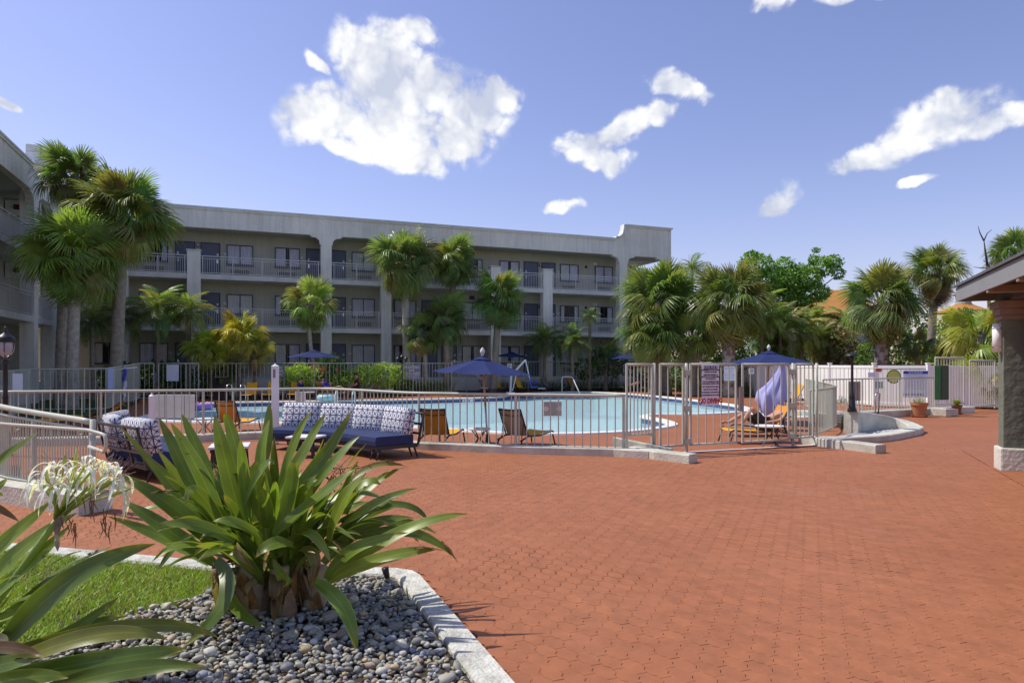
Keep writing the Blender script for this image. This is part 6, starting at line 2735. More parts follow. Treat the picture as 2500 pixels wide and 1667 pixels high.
def low_table(label, x, y, w, d, h, rz):
    root = thing('coffee_table', label, 'table', (x, y, 0), rz, 'low tables between the sofas')
    mb = MB()
    mb.cbox((0, 0, h - .02), (w, d, .04), .012)
    mb.build('top', M_WHITE, root)
    mb = MB()
    mb.b(-w / 2 + .03, w / 2 - .03, -d / 2 + .03, d / 2 - .03, h - .10, h - .041)
    mb.build('apron', M_CHAR, root)
    for sx in (-1, 1):
        for sy in (-1, 1):
            mb = MB()
            mb.bar((sx * (w / 2 - .07), sy * (d / 2 - .07), h - .1), (sx * (w / 2 - .05), sy * (d / 2 - .05), 0), .05)
            mb.build('leg', M_CHAR, root)
    mb = MB()
    mb.bar((-w / 2 + .07, 0, .13), (w / 2 - .07, 0, .13), .04)
    mb.build('stretcher', M_CHAR, root)


low_table('low white topped table behind the plant beside the left sofa', -4.75, 11.5, .62, .62, .42, .3)
low_table('low white topped table before the curved sofa', -3.95, 13.1, .60, .5, .40, -.2)

# ------------------------------------------------------------------ loungers, tables
def lounger_meshes(back_deg, seat_m, back_m):
    a = math.radians(back_deg)
    hx, hz, bl = -.10, .30, .72
    bx, bz = hx - bl * math.cos(a), hz + bl * math.sin(a)
    out = []
    for s in (-1, 1):
        mb = MB()
        mb.tube([(hx - .35, s * .31, .22), (hx, s * .31, .30), (.45, s * .31, .27), (1.02, s * .31, .33), (1.10, s * .31, .30)], .021, 8)
        out.append(('side_rail', mesh_of(mb, 'side_rail', M_CHAR, True)))
        mb = MB()
        mb.tube([(hx, s * .30, hz), (bx, s * .29, bz)], .019, 8)
        out.append(('back_rail', mesh_of(mb, 'back_rail', M_CHAR, True)))
        for x0, x1 in ((hx - .28, hx - .42), (1.06, 1.14)):
            mb = MB()
            mb.tube([(x0, s * .31, .25), (x1, s * .33, 0)], .019, 8)
            out.append(('leg', mesh_of(mb, 'leg', M_CHAR, True)))
        mb = MB()
        mb.tube([(hx - .25, s * .27, .26), (hx - .35 * math.cos(a), s * .28, hz + .35 * math.sin(a))], .012, 6)
        out.append(('prop', mesh_of(mb, 'prop', M_CHAR, True)))
    mb = MB()
    mb.tube([(bx + .02, -.29, bz - .03), (bx + .02, .29, bz - .03)], .015, 6)
    out.append(('head_bar', mesh_of(mb, 'head_bar', M_CHAR, True)))
    mb = MB()
    q = .78
    mb.tube([(hx - bl * q * math.cos(a) - .012, -.29, hz + bl * q * math.sin(a)), (hx - bl * q * math.cos(a) - .03, 0, hz + bl * q * math.sin(a) - .02), (hx - bl * q * math.cos(a) - .012, .29, hz + bl * q * math.sin(a))], .012, 6)
    out.append(('cross_bar', mesh_of(mb, 'cross_bar', M_CHAR, True)))

    def sling(pts, m, nm):
        mb = MB()
        k = 5
        for x, z in pts:
            for j in range(k):
                u = -1 + 2 * j / (k - 1)
                mb.v.append((x, u * .285, z - .018 * (1 - u * u)))
        for i in range(len(pts) - 1):
            for j in range(k - 1):
                b = i * k + j
                mb.f.append((b, b + 1, b + k + 1, b + k))
        return nm, mesh_of(mb, nm, m, True)
    out.append(sling([(hx + .02 - bl * t * math.cos(a), hz + .012 + bl * t * math.sin(a)) for t in (0, .33, .66, 1.0)], back_m, 'back_sling'))
    out.append(sling([(hx + .02, .318), (.2, .292), (.45, .288), (.75, .315), (1.02, .348), (1.09, .325)], seat_m, 'seat_sling'))
    return out


LM = {}


def lounger(label, x, y, ang, deg=50, style='yellow', group='sun loungers round the pool'):
    """ang: direction from the back to the foot end"""
    key = (deg, style)
    if key not in LM:
        sm = M_YEL if style != 'grey' else M_GREYMESH
        bm_ = {'yellow': M_YEL, 'orange': mat('mesh_orange', (.58, .25, .04), .75, var=.06, nscale=8, spec=.15), 'tan': M_TAN, 'grey': M_GREYMESH}[style]
        LM[key] = lounger_meshes(deg, sm, bm_)
    root = thing('sun_lounger', label, 'lounger', (x, y, 0), ang, group)
    root.scale = (.9, .9, .9)
    for nm, me in LM[key]:
        inst(me, nm, root, (0, 0, 0))
    return root


def LG_(label, px, py, deg_dir, deg=50, style='yellow'):
    p = G(px, py)
    return lounger(label, p.x, p.y, math.radians(deg_dir), deg, style)


LG_('orange sling lounger seen from behind right of the sofa', 1070, 1091, 78, 62, 'orange')
LG_('tan sling lounger seen from behind beside the white round table', 1268, 1093, 58, 62, 'tan')
LG_('orange sling lounger behind the flowering plant at the pool edge', 566, 1056, 86, 62, 'orange')
LG_('orange backed lounger with a person behind the gate', 1872, 1078, 188, 58, 'orange')
LG_('grey lounger beyond the orange backed one behind the gate', 1868, 1062, 184, 25, 'grey')
LG_('yellow lounger beside the black bin across the pool', 612, 976, -82, 62)
LG_('yellow lounger half hidden by the white light post', 664, 975, -82, 62)
LG_('yellow lounger beside the seated child', 722, 974, -80, 62)
LG_('yellow lounger of the reclining person in blue', 795, 972, -10, 62)
LG_('yellow lounger with back turned up right of the person in maroon', 905, 968, 175, 55)
LG_('grey lounger behind the nearest umbrella pole', 1190, 960, -20, 55, 'grey')
LG_('yellow lounger right of the nearest umbrella pole', 1222, 957, -25, 62)
LG_('yellow lounger beside the pool lift', 1272, 957, -35, 62)
LG_('grey lounger right of the pool lift', 1340, 955, -25, 55, 'grey')
LG_('yellow lounger left of the no diving sign', 1400, 954, -30, 62)
LG_('grey lounger under the umbrella before the hotel column', 1545, 955, -150, 50, 'grey')
LG_('dark grey lounger right of the hotel column umbrella', 1600, 957, -150, 50, 'grey')
LG_('yellow lounger behind the narrow gate leaf', 1685, 961, -172, 66)
LG_('yellow lounger behind the pool rules gate', 1770, 968, -170, 66)
LG_('yellow lounger right of the lavender draped cover', 1935, 985, -170, 60)
LG_('long yellow lounger left behind the low fence', 250, 1040, -175, 40)
LG_('dark yellow lounger on the deck beyond the left sofa', 180, 1050, -175, 20)


def round_table(label, px, py, h=.42, R=.24):
    p = G(px, py)
    root = thing('side_table', label, 'table', p, 0, 'white round side tables')
    mb = MB()
    mb.lathe([(.02, h - .03), (R * .9, h - .03), (R, h - .015), (R, h), (.02, h + .002)], n=24)
    mb.build('top', M_WHITE, root)
    for k in range(4):
        a = k * math.pi / 2 + .6
        mb = MB()
        mb.tube([(R * .75 * math.cos(a), R * .75 * math.sin(a), h - .03), (.03 * math.cos(a), .03 * math.sin(a), h * .5), (R * .8 * math.cos(a), R * .8 * math.sin(a), 0)], .013, 6)
        mb.build('leg', M_CHAR, root)


round_table('white round table between the two near loungers', 1170, 1094)
round_table('white round table behind the flowering plant', 500, 1062)
round_table('white round table in front of the lavender draped cover', 1878, 1088, .44, .30)
round_table('white round table right of the seated child', 757, 978)
round_table('white round table beside the reclined yellow lounger', 950, 970)
round_table('white round table under the nearest umbrella across the pool', 1182, 965)

# black bin
b0 = G(541, 979)
root = thing('litter_bin', 'black litter bin with open top across the pool', 'bin', b0)
mb = MB()
mb.cbox((0, 0, .40), (.52, .5, .80), .03)
mb.build('body', M_BLACK, root)
for x in (-.22, .22):
    mb = MB()
    mb.b(x - .035, x + .035, -.24, .24, .80, 1.06)
    mb.build('hood_side', M_BLACK, root)
mb = MB()
mb.cbox((0, 0, 1.09), (.54, .52, .07), .02)
mb.build('hood_top', M_BLACK, root)

# pool ladder and handrails
lx = G(556, 984)
root = thing('pool_ladder', 'chrome pool ladder rails left of the depth mark', 'ladder', lx)
for dx in (0, .6):
    mb = MB()
    mb.tube([(dx, .5, 0), (dx, .5, .6), (dx, .42, .78), (dx, .2, .84), (dx, -.05, .78), (dx, -.12, .6), (dx, -.12, -.7)], .024, 8)
    mb.build('rail', M_STEEL, root, smooth=True)
hx_ = G(1372, 957)
root = thing('pool_handrail', 'sloping white handrail at the far shallow end', 'handrail', hx_)
mb = MB()
mb.tube([(0, 0, 0), (0, 0, .85), (.08, 0, .93), (.55, 0, .93), (.65, -.1, .86), (1.0, -2.0, -.25)], .035, 8)
mb.build('rail', M_WHITE, root, smooth=True)
for px, py, lab in ((820, 985, 'left'), (862, 985, 'right')):
    p = G(px, py)
    mb = MB()
    mb.tube([p + Vector((0, .3, 0)), p + Vector((0, .3, .5)), p + Vector((0, .1, .6)), p + Vector((0, -.15, .35)), p + Vector((0, -.2, -.3))], .022, 8)
    o = mb.build('grab_rail', M_WHITE, smooth=True)
    tag(o, 'white grab rail at the pool edge, %s of the pair' % lab, 'handrail', 'grab rails at the pool edge')

# depth markers on the far waterline
for s, px, py, wh in (('5 FT', 568, 989, 'behind the chrome ladder'), ('4 FT 6 IN', 866, 985, 'above the sofa cushions'), ('4 FT 1 IN', 1131, 982, 'left of the umbrella pole')):
    p = G(px, py - 4, -.12)
    root = thing('depth_marker', 'white tile depth mark %s on the far waterline' % wh, 'sign', p, .12)
    mb = MB()
    mb.box((0, -.07, 0), (.55 if len(s) < 5 else 1.0, .02, .17))
    mb.build('tile', M_WHITE, root)
    text(s, .17, face_matrix((0, -.084, -.0), (0, -1, 0)), M_INK, root, bold=.003)

# pool lift
lb = G(1246, 962)
root = thing('pool_lift', 'white pool lift with blue seat on the far deck', 'pool lift', lb)
s = lb.y / FPX
mb = MB()
mb.cbox((0, 0, .06), (.5, .5, .12), .03)
mb.build('base', M_WHITE, root)
mb = MB()
mb.tube([(0, 0, .1), (.05, 0, 1.15)], .06, 8)
mb.build('mast', M_WHITE, root)
mb = MB()
mb.bar((.02, 0, 1.05), (.86, 0, 1.95), .09, .10)
mb.build('boom', M_WHITE, root)
mb = MB()
mb.bar((.12, 0, .2), (.40, 0, 1.35), .05, .05)
mb.build('actuator', M_WHITE, root)
mb = MB()
mb.bar((.86, 0, 1.98), (1.22, 0, .35), .06, .06)
mb.build('hanger', M_WHITE, root)
mb = MB()
mb.cbox((1.16, 0, .72), (.08, .42, .58), .03)
mb.cbox((1.36, 0, .42), (.46, .42, .07), .03)
mb.cbox((1.42, -.2, .66), (.36, .05, .05), .015)
mb.build('seat', mat('lift_blue', (.03, .07, .50), .4, var=.1, nscale=4), root)
mb = MB()
mb.cbox((1.78, 0, .33), (.42, .3, .04), .01)
mb.build('footrest', M_WHITE, root)

# lavender draped cover on its stand
M_LAV = mat('lavender_cloth', (.36, .36, .62), .85, var=.08, nscale=3)
cy = 18.4
cb = P(1885, 885, cy)
root = thing('draped_cover', 'lavender cloth cover draped over a tall stand behind the gate', 'cover', (cb.x, cb.y, 0), 0, None, world=True)
mb = MB()
prof = [(1912, 884, .05), (1908, 905, .10), (1902, 925, .17), (1893, 945, .26), (1886, 962, .36), (1887, 985, .40), (1890, 1000, .38), (1893, 1014, .34)]
N = 48
vs, fs = [], []
for j, (px, py, rad) in enumerate(prof):
    c = P(px, py, cy)
    for k in range(N):
        a = 2 * math.pi * k / N
        fo = 1 + (.02 + .16 * j / 7) * math.sin(6 * a + .7 * j) + .06 * math.sin(11 * a - j)
        vs.append(c + Vector((math.cos(a) * rad * fo, math.sin(a) * rad * fo * .8, .035 * math.sin(2 * a + 2) * j * .5)))
for j in range(len(prof) - 1):
    for k in range(N):
        fs.append((j * N + k, j * N + (k + 1) % N, (j + 1) * N + (k + 1) % N, (j + 1) * N + k))
fs.append(tuple(range(N)))
mb.add(vs, fs)
mb.build('cloth', M_LAV, root, smooth=True)
mb = MB()
mb.tube([(cb.x + .1, cb.y, 0), P(1905, 900, cy)], .03, 8)
mb.build('stand', M_ALU, root)

# hot tub ring beyond the gate
tub = thing('hot_tub', 'small round spa with white rim behind the pool rules gate', 'hot tub', (10.35, 23.4, 0))
ring = [(2.0 * math.cos(a), 1.45 * math.sin(a)) for a in [2 * math.pi * i / 36 for i in range(37)]]
mb = MB()
mb.ribbon(ring, .36, -.02, .06)
mb.build('rim', M_COP, tub)
mb = MB()
mb.add([(x * .92, y * .92, .03) for x, y in ring[:-1]], [tuple(range(36))])
mb.build('water_surface', mat('spa_water', (.10, .32, .33), .08, var=.15, nscale=2), tub)
for dx in (-1.6, 1.2):
    mb = MB()
    mb.tube([(dx, -1.7, 0), (dx, -1.7, .75), (dx + .1, -1.65, .85), (dx + .3, -1.4, .8), (dx + .35, -1.2, 0)], .022, 8)
    mb.build('rail', M_STEEL, tub, smooth=True)

# floats
def float_ring(label, c, R, r, m, m2, tilt=0.0):
    root = thing('pool_float', label, 'float', c, 0, 'inflatable floats')
    mb = MB()
    n, k = 28, 12
    for i in range(n):
        a = 2 * math.pi * i / n
        for j in range(k):
            b = 2 * math.pi * j / k
            mb.v.append(((R + r * math.cos(b)) * math.cos(a), (R + r * math.cos(b)) * math.sin(a), r + r * math.sin(b)))
    for i in range(n):
        for j in range(k):
            mb.f.append((i * k + j, ((i + 1) % n) * k + j, ((i + 1) % n) * k + (j + 1) % k, i * k + (j + 1) % k))
    o = mb.build('ring', m, root, smooth=True)
    mb = MB()
    for i in range(6):
        a = i * math.pi / 3
        mb.tube([((R) * math.cos(a + t), R * math.sin(a + t), 2 * r - .005) for t in (0, .08, .16)], r * .35, 6)
    mb.build('stripe', m2, root, smooth=True)


M_PUR = mat('float_purple', (.38, .20, .62), .35, var=.1)
M_AQ = mat('float_aqua', (.42, .66, .74), .35, var=.15, nscale=2)
M_LIME = mat('float_lime', (.55, .60, .12), .35, var=.1)
pf_ = G(487, 1000, -.2)
float_ring('purple swim ring floating at the left end of the pool', pf_, .42, .14, M_PUR, M_WHITE)
float_ring('aqua and lime swim ring on the deck before the seated people', G(800, 978), .36, .15, M_AQ, M_LIME)

# ------------------------------------------------------------------ people
def skin_obj(name, joints, edges, m, parent, sub=2):
    me = bpy.data.meshes.new(name)
    names = list(joints)
    me.from_pydata([joints[k][0] for k in names], [(names.index(a), names.index(b)) for a, b in edges], [])
    o = bpy.data.objects.new(name, me)
    COL.objects.link(o)
    md = o.modifiers.new('skin', 'SKIN')
    sv = me.skin_vertices[0].data if me.skin_vertices else None
    if sv is None:
        return o
    for i, k in enumerate(names):
        rr_ = joints[k][1]
        sv[i].radius = (rr_, rr_)
        sv[i].use_root = (i == 0)
    md.use_smooth_shade = True
    sb = o.modifiers.new('sub', 'SUBSURF')
    sb.levels = sb.render_levels = sub
    me.materials.append(m)
    adopt(o, parent)
    return o


def skin_mesh(name, joints, edges):
    me = bpy.data.meshes.new(name)
    names = list(joints)
    me.from_pydata([joints[k][0] for k in names], [(names.index(a), names.index(b)) for a, b in edges], [])
    o = bpy.data.objects.new(name, me)
    COL.objects.link(o)
    bpy.context.view_layer.objects.active = o
    o.select_set(True)
    bpy.ops.object.modifier_add(type='SKIN')
    for i, k in enumerate(names):
        rr_ = joints[k][1]
        me.skin_vertices[0].data[i].radius = (rr_, rr_)
        me.skin_vertices[0].data[i].use_root = (i == 0)
    o.modifiers[0].use_smooth_shade = True
    sb = o.modifiers.new('sub', 'SUBSURF')
    sb.levels = sb.render_levels = 2
    o.select_set(False)
    return o


def person(label, loc, rz, J, shirt, shorts=None, scale=1.0, hair=M_HAIR, glasses=False):
    """J: joint positions of the pose (local, x = facing)"""
    root = thing('person', label, 'person', loc, rz)
    V = {k: Vector(v) * scale for k, v in J.items()}
    R_ = dict(pelvis=.13, waist=.115, chest=.135, neck=.055, head0=.085, head=.10, crown=.075, shl=.06, ell=.042, wrl=.03, hal=.036, shr=.06, elr=.042, wrr=.03, har=.036,
              hipl=.09, knl=.06, anl=.042, tol=.034, hipr=.09, knr=.06, anr=.042, tor=.034)
    jj = {k: (V[k], R_[k] * scale) for k in R_ if k in V}
    ed = [('pelvis', 'waist'), ('waist', 'chest'), ('chest', 'neck'), ('neck', 'head0'), ('head0', 'head'), ('head', 'crown')]
    for s in 'lr':
        ed += [('chest', 'sh' + s), ('sh' + s, 'el' + s), ('el' + s, 'wr' + s), ('wr' + s, 'ha' + s), ('pelvis', 'hip' + s), ('hip' + s, 'kn' + s), ('kn' + s, 'an' + s), ('an' + s, 'to' + s)]
    b = skin_mesh('body', jj, ed)
    b.data.materials.append(M_SKIN)
    adopt(b, root)
    fd = (V['head'] - V['neck']).normalized()
    if shirt:
        js = {k: (V[k] if k not in ('ell', 'elr') else V['sh' + k[-1]].lerp(V[k], .8), R_[k] * scale + .022) for k in ('pelvis', 'waist', 'chest', 'shl', 'shr', 'ell', 'elr')}
        sh = skin_mesh('shirt', js, [('pelvis', 'waist'), ('waist', 'chest'), ('chest', 'shl'), ('chest', 'shr'), ('shl', 'ell'), ('shr', 'elr')])
        sh.data.materials.append(shirt)
        adopt(sh, root)
    if shorts:
        js = {k: (V[k] if k[:2] != 'kn' else V['hip' + k[-1]].lerp(V[k], .8), R_[k] * scale + .028) for k in ('pelvis', 'hipl', 'hipr', 'knl', 'knr')}
        sh = skin_mesh('shorts', js, [('pelvis', 'hipl'), ('pelvis', 'hipr'), ('hipl', 'knl'), ('hipr', 'knr')])
        sh.data.materials.append(shorts)
        adopt(sh, root)
    hd = V['head']
    mb = MB()
    n, k = 12, 6
    up_ = fd
    fw = (Vector((1, 0, 0)) - up_ * up_.x).normalized()
    sd = up_.cross(fw)
    for i in range(k + 1):
        ph = math.pi / 2 * (1 - i / k * 1.25)
        for j in range(n):
            a = 2 * math.pi * j / n
            back = .5 - .5 * math.cos(a)
            z = math.sin(ph) if ph > 0 else math.sin(ph) * back
            r_ = .118 * scale
            mb.v.append(tuple(hd + up_ * (z * r_ * 1.1 + .035) + (fw * math.cos(a) + sd * math.sin(a)) * r_ * max(.02, math.cos(ph)) * (1.0 if back > .25 else .93)))
    for i in range(k):
        for j in range(n):
            mb.f.append((i * n + j, i * n + (j + 1) % n, (i + 1) * n + (j + 1) % n, (i + 1) * n + j))
    mb.build('hair', hair, root, smooth=True)
    mb = MB()
    mb.box(hd + fw * .105 * scale - up_ * .015, (.03, .03, .05))
    mb.build('nose', M_SKIN, root)
    if glasses:
        mb = MB()
        mb.cbox(hd + fw * .10 * scale + up_ * .02, (.03, .16, .045), .01)
        mb.build('sunglasses', M_BLACK, root)
    return root


SIT = dict(pelvis=(0, 0, .42), waist=(-.03, 0, .60), chest=(-.02, 0, .82), neck=(.02, 0, 1.0), head0=(.05, 0, 1.08), head=(.06, 0, 1.15), crown=(.05, 0, 1.22),
           shl=(-.01, .18, .93), ell=(.10, .24, .66), wrl=(.32, .14, .60), hal=(.40, .10, .60), shr=(-.01, -.18, .93), elr=(.10, -.24, .66), wrr=(.32, -.14, .60), har=(.40, -.10, .60),
           hipl=(.08, .10, .42), knl=(.46, .13, .47), anl=(.46, .12, .09), tol=(.60, .12, .04), hipr=(.08, -.10, .42), knr=(.46, -.13, .47), anr=(.46, -.12, .09), tor=(.60, -.12, .04))
REC = dict(pelvis=(0, 0, .44), waist=(-.14, 0, .56), chest=(-.30, 0, .72), neck=(-.40, 0, .86), head0=(-.41, 0, .93), head=(-.41, 0, 1.0), crown=(-.43, 0, 1.06),
           shl=(-.35, .18, .78), ell=(-.12, .26, .60), wrl=(.02, .10, .72), hal=(-.04, .04, .80), shr=(-.35, -.18, .78), elr=(-.14, -.27, .56), wrr=(.10, -.16, .55), har=(.18, -.12, .55),
           hipl=(.09, .10, .43), knl=(.46, .12, .60), anl=(.80, .12, .40), tol=(.92, .12, .46), hipr=(.09, -.10, .43), knr=(.48, -.12, .56), anr=(.84, -.12, .40), tor=(.96, -.12, .46))
LIE = dict(pelvis=(0, 0, .44), waist=(-.16, 0, .50), chest=(-.36, 0, .60), neck=(-.50, 0, .70), head0=(-.55, 0, .76), head=(-.58, 0, .83), crown=(-.61, 0, .89),
           shl=(-.42, .18, .64), ell=(-.20, .27, .50), wrl=(.05, .22, .46), hal=(.13, .20, .46), shr=(-.42, -.18, .64), elr=(-.20, -.27, .50), wrr=(.05, -.22, .46), har=(.13, -.20, .46),
           hipl=(.09, .10, .43), knl=(.38, .11, .78), anl=(.62, .11, .42), tol=(.78, .11, .42), hipr=(.09, -.10, .43), knr=(.48, -.12, .62), anr=(.84, -.12, .43), tor=(.98, -.12, .47))
M_SH_BLUE = mat('shirt_blue', (.05, .06, .42), .8, var=.1)
M_SH_NAVY = mat('shirt_navy', (.03, .035, .14), .8, var=.1)
M_SH_MAR = mat('shirt_maroon', (.06, .012, .018), .8, var=.1)
M_SHORT = mat('shorts_khaki', (.25, .21, .15), .8, var=.1)
M_SHORT_D = mat('shorts_dark', (.03, .03, .04), .8, var=.1)
person('person in blue shirt and sunglasses reclining on a yellow lounger', G(806, 972), A_(-10), REC, M_SH_BLUE, M_SHORT, glasses=True)
person('person in maroon shirt sitting on a lounger edge', G(872, 970), A_(-155), SIT, M_SH_MAR, M_SHORT_D)
person('child in navy top sitting beside the yellow lounger', G(733, 974), A_(-25), SIT, M_SH_NAVY, M_SH_NAVY, scale=.82)
person('person with bent knees lying on the lounger behind the gate', G(1868, 1078), A_(188), LIE, None, M_SHORT_D)
person('person in dark clothes on the grey lounger across the pool', G(1568, 956), A_(-150), REC, M_SHORT_D, M_SHORT_D)
# cloth and bag hanging on the lawn fence
hp = P(302, 900, 27.6)
root = thing('hanging_towel', 'blue and white towel tied to the lawn fence', 'towel', hp, .9)
for z0, z1, w, m in ((0, -.55, .10, M_SH_BLUE), (-.5, -1.05, .12, mat('towel_white', (.6, .6, .68), .9)), (-1.0, -1.3, .07, M_SIGNW2)):
    mb = MB()
    n = 10
    for i in range(n + 1):
        t = i / n
        z = z0 + (z1 - z0) * t
        for j in range(8):
            a = 2 * math.pi * j / 8
            rr_ = w * (.7 + .4 * math.sin(t * 5 + j)) * (1 - .3 * t)
            mb.v.append((math.cos(a) * rr_, math.sin(a) * rr_ * .6 - .05, z))
    for i in range(n):
        for j in range(8):
            mb.f.append((i * 8 + j, i * 8 + (j + 1) % 8, (i + 1) * 8 + (j + 1) % 8, (i + 1) * 8 + j))
    mb.build('fold', m, root, smooth=True)
mb = MB()
mb.bar((-.5, -.05, -.05), (.5, -.05, .06), .03)
mb.build('pole', M_WHITE, root)
# ------------------------------------------------------------------ pebbles
PR = np.random.RandomState(17)


def lawn_side(x, y):
    """True on the grass half of the bed"""
    # boundary from behind the plant down to the lower left
    pts = [(-1.95, 5.9), (-2.25, 5.25), (-2.55, 4.95), (-2.75, 4.55), (-3.05, 4.2), (-3.6, 3.7), (-5, 3.2)]
    bx = np.interp(y, [3.2, 3.7, 4.2, 4.55, 4.95, 5.25, 5.9], [-5, -3.6, -3.05, -2.75, -2.55, -2.25, -1.95])
    return x < bx + .05 * math.sin(9 * y) + .04 * math.sin(23 * y)


def ico(sub=2):
    bm = bmesh.new()
    bmesh.ops.create_icosphere(bm, subdivisions=sub, radius=1)
    v = np.array([q.co[:] for q in bm.verts])
    f = np.array([[q.index for q in g.verts] for g in bm.faces])
    bm.free()
    return v, f


IV, IF = ico(2)
SH = []
for k in range(7):
    rs2 = np.random.RandomState(100 + k)
    ax = rs2.normal(size=(4, 3))
    d = 1 + .10 * np.sin(IV @ ax[0] * 2.1 + 1) + .07 * np.sin(IV @ ax[1] * 3.2) + .04 * np.sin(IV @ ax[2] * 5)
    s = np.array([rs2.uniform(.85, 1.25), rs2.uniform(.65, .95), rs2.uniform(.42, .68)])
    SH.append(IV * d[:, None] * s)
PCOL = np.array([(.25, .245, .19), (.32, .305, .24), (.20, .20, .175), (.27, .27, .26), (.35, .335, .27), (.23, .215, .16), (.27, .21, .16), (.165, .165, .16), (.38, .36, .31), (.33, .25, .14), (.21, .215, .24)]) * 1.15
peb = []
for layer in range(3):
    tries = 7500 if layer < 2 else 2500
    for _ in range(tries):
        y = PR.uniform(3.3, 5.72)
        x = PR.uniform(-4.4, .45)
        if not inside(IN, x, y) or lawn_side(x, y) or abs(x) > .78 * y + .5:
            continue
        # keep clear of the kerb
        if inside(IN, x + .04, y) is False or inside(IN, x, y + .04) is False:
            continue
        s = min(.055, max(.016, PR.lognormal(math.log(.0185), .42)))
        mound = .05 * math.exp(-((x + 1.75) ** 2 + (y - 4.85) ** 2) / .5)
        peb.append((x, y, .018 + mound + layer * .016 + PR.uniform(-.004, .008), s))
peb = np.array(peb)
# thin out: drop stones whose centre falls too near an earlier one of the same layer
keep = []
cell = {}
for i, (x, y, z, s) in enumerate(peb):
    key = (int(x / .05), int(y / .05))
    ok = True
    for a in (-1, 0, 1):
        for b in (-1, 0, 1):
            for j in cell.get((key[0] + a, key[1] + b), ()):
                q = peb[j]
                if abs(q[2] - z) < .012 and (q[0] - x) ** 2 + (q[1] - y) ** 2 < ((q[3] + s) * .62) ** 2:
                    ok = False
                    break
            if not ok:
                break
        if not ok:
            break
    if ok:
        cell.setdefault(key, []).append(i)
        keep.append(i)
peb = peb[keep]
NPB = len(peb)
vis = (np.abs(peb[:, 0]) < .75 * peb[:, 1]) & (peb[:, 1] > 3.85)
score = np.where(vis, peb[:, 3] / peb[:, 1] + (peb[:, 2] - .02) * .1, -1)
big = set(np.argsort(-score)[:300].tolist())
SHM = [np_mesh('pebble', SH[k], IF.ravel(), [3] * len(IF), M_PEBBLE, smooth=True) for k in range(7)]
VV, FF, TT, cnt = [], [], [], 0
for i, (x, y, z, s) in enumerate(peb):
    col = PCOL[PR.randint(len(PCOL))] * PR.uniform(.75, 1.3)
    k = PR.randint(7)
    e = Euler((PR.normal(0, .28), PR.normal(0, .28), PR.uniform(0, 6.28)))
    if i in big:
        inst(SHM[k], 'pebble', pebble_bed, (x, y, z), e, s, tuple(col))
    else:
        m3 = np.array(e.to_matrix())
        VV.append((SH[k] * s) @ m3.T + np.array([x, y, z]))
        FF.append(IF + cnt * len(IV))
        TT.append(np.tile(col, (len(IV), 1)))
        cnt += 1
me = np_mesh('pebbles', np.concatenate(VV), np.concatenate(FF).ravel(), [3] * (cnt * len(IF)), M_STONEA, np.concatenate(TT), smooth=True)
o = link(me, 'pebbles', pebble_bed)
o['kind'] = 'stuff'

# ------------------------------------------------------------------ lawn blades
def blades(name, n, region, h, cols, seed, label, w=.0035):
    r = np.random.RandomState(seed)
    pts = []
    while len(pts) < n:
        x, y = r.uniform(region[0], region[1]), r.uniform(region[2], region[3])
        if inside(IN, x, y) and lawn_side(x + r.normal(0, .05), y) and abs(x) < .80 * y + .4:
            # thinner towards the stones and in worn spots
            worn = math.sin(x * 3.1 + 1) * math.sin(y * 4.3 + x) > .62
            if worn and r.rand() < .6:
                continue
            pts.append((x, y))
    b = np.array([(x, y, .012) for x, y in pts])
    hh = h * r.uniform(.45, 1.25, n)
    lean = r.normal(0, .55, (n, 2))
    mid = b + np.stack([lean[:, 0] * hh * .3, lean[:, 1] * hh * .3, hh * .6], 1)
    tip = b + np.stack([lean[:, 0] * hh * 1.0, lean[:, 1] * hh * 1.0, hh * .95], 1)
    wv = np.stack([r.normal(0, 1, n), r.normal(0, 1, n), np.zeros(n)], 1)
    wv /= np.linalg.norm(wv, axis=1, keepdims=True)
    wv *= w * r.uniform(.6, 1.4, (n, 1))
    v = np.stack([b - wv, b + wv, mid - wv * .8, mid + wv * .8, tip], 1).reshape(-1, 3)
    k = np.arange(n)[:, None] * 5
    fq = np.concatenate([k, k + 1, k + 3, k + 2], 1).ravel()
    ft = np.concatenate([k + 2, k + 3, k + 4], 1).ravel()
    cl = np.array(cols)[r.randint(0, len(cols), n)] * r.uniform(.7, 1.3, (n, 1))
    me = np_mesh(name, v, np.concatenate([fq, ft]), [4] * n + [3] * n, M_LEAFA, np.repeat(cl, 5, axis=0))
    o = link(me, name)
    tag(o, label, 'grass', kind='stuff')
    return o


blades('lawn_grass', 26000, (-5.6, -1.9, 3.6, 6.7), .055, [(.27, .44, .045), (.34, .52, .065), (.20, .34, .04), (.40, .48, .10), (.42, .38, .16)], 5, 'bright short grass in the kerbed bed')

# ------------------------------------------------------------------ crinum lilies
LF = [(.165, .245, .034), (.20, .285, .040), (.135, .21, .034), (.235, .315, .045)]
LR = random.Random(33)
M_TIP = mat('withered_leaf', (.20, .11, .035), .8, var=.5, nscale=14)
M_STALK = mat('crinum_stem', (.22, .15, .085), .7, var=.35, nscale=12, bump=.5, bscale=40)
M_STALKP = mat('crinum_sheath', (.36, .29, .19), .7, var=.3, nscale=10, bump=.4, bscale=30)


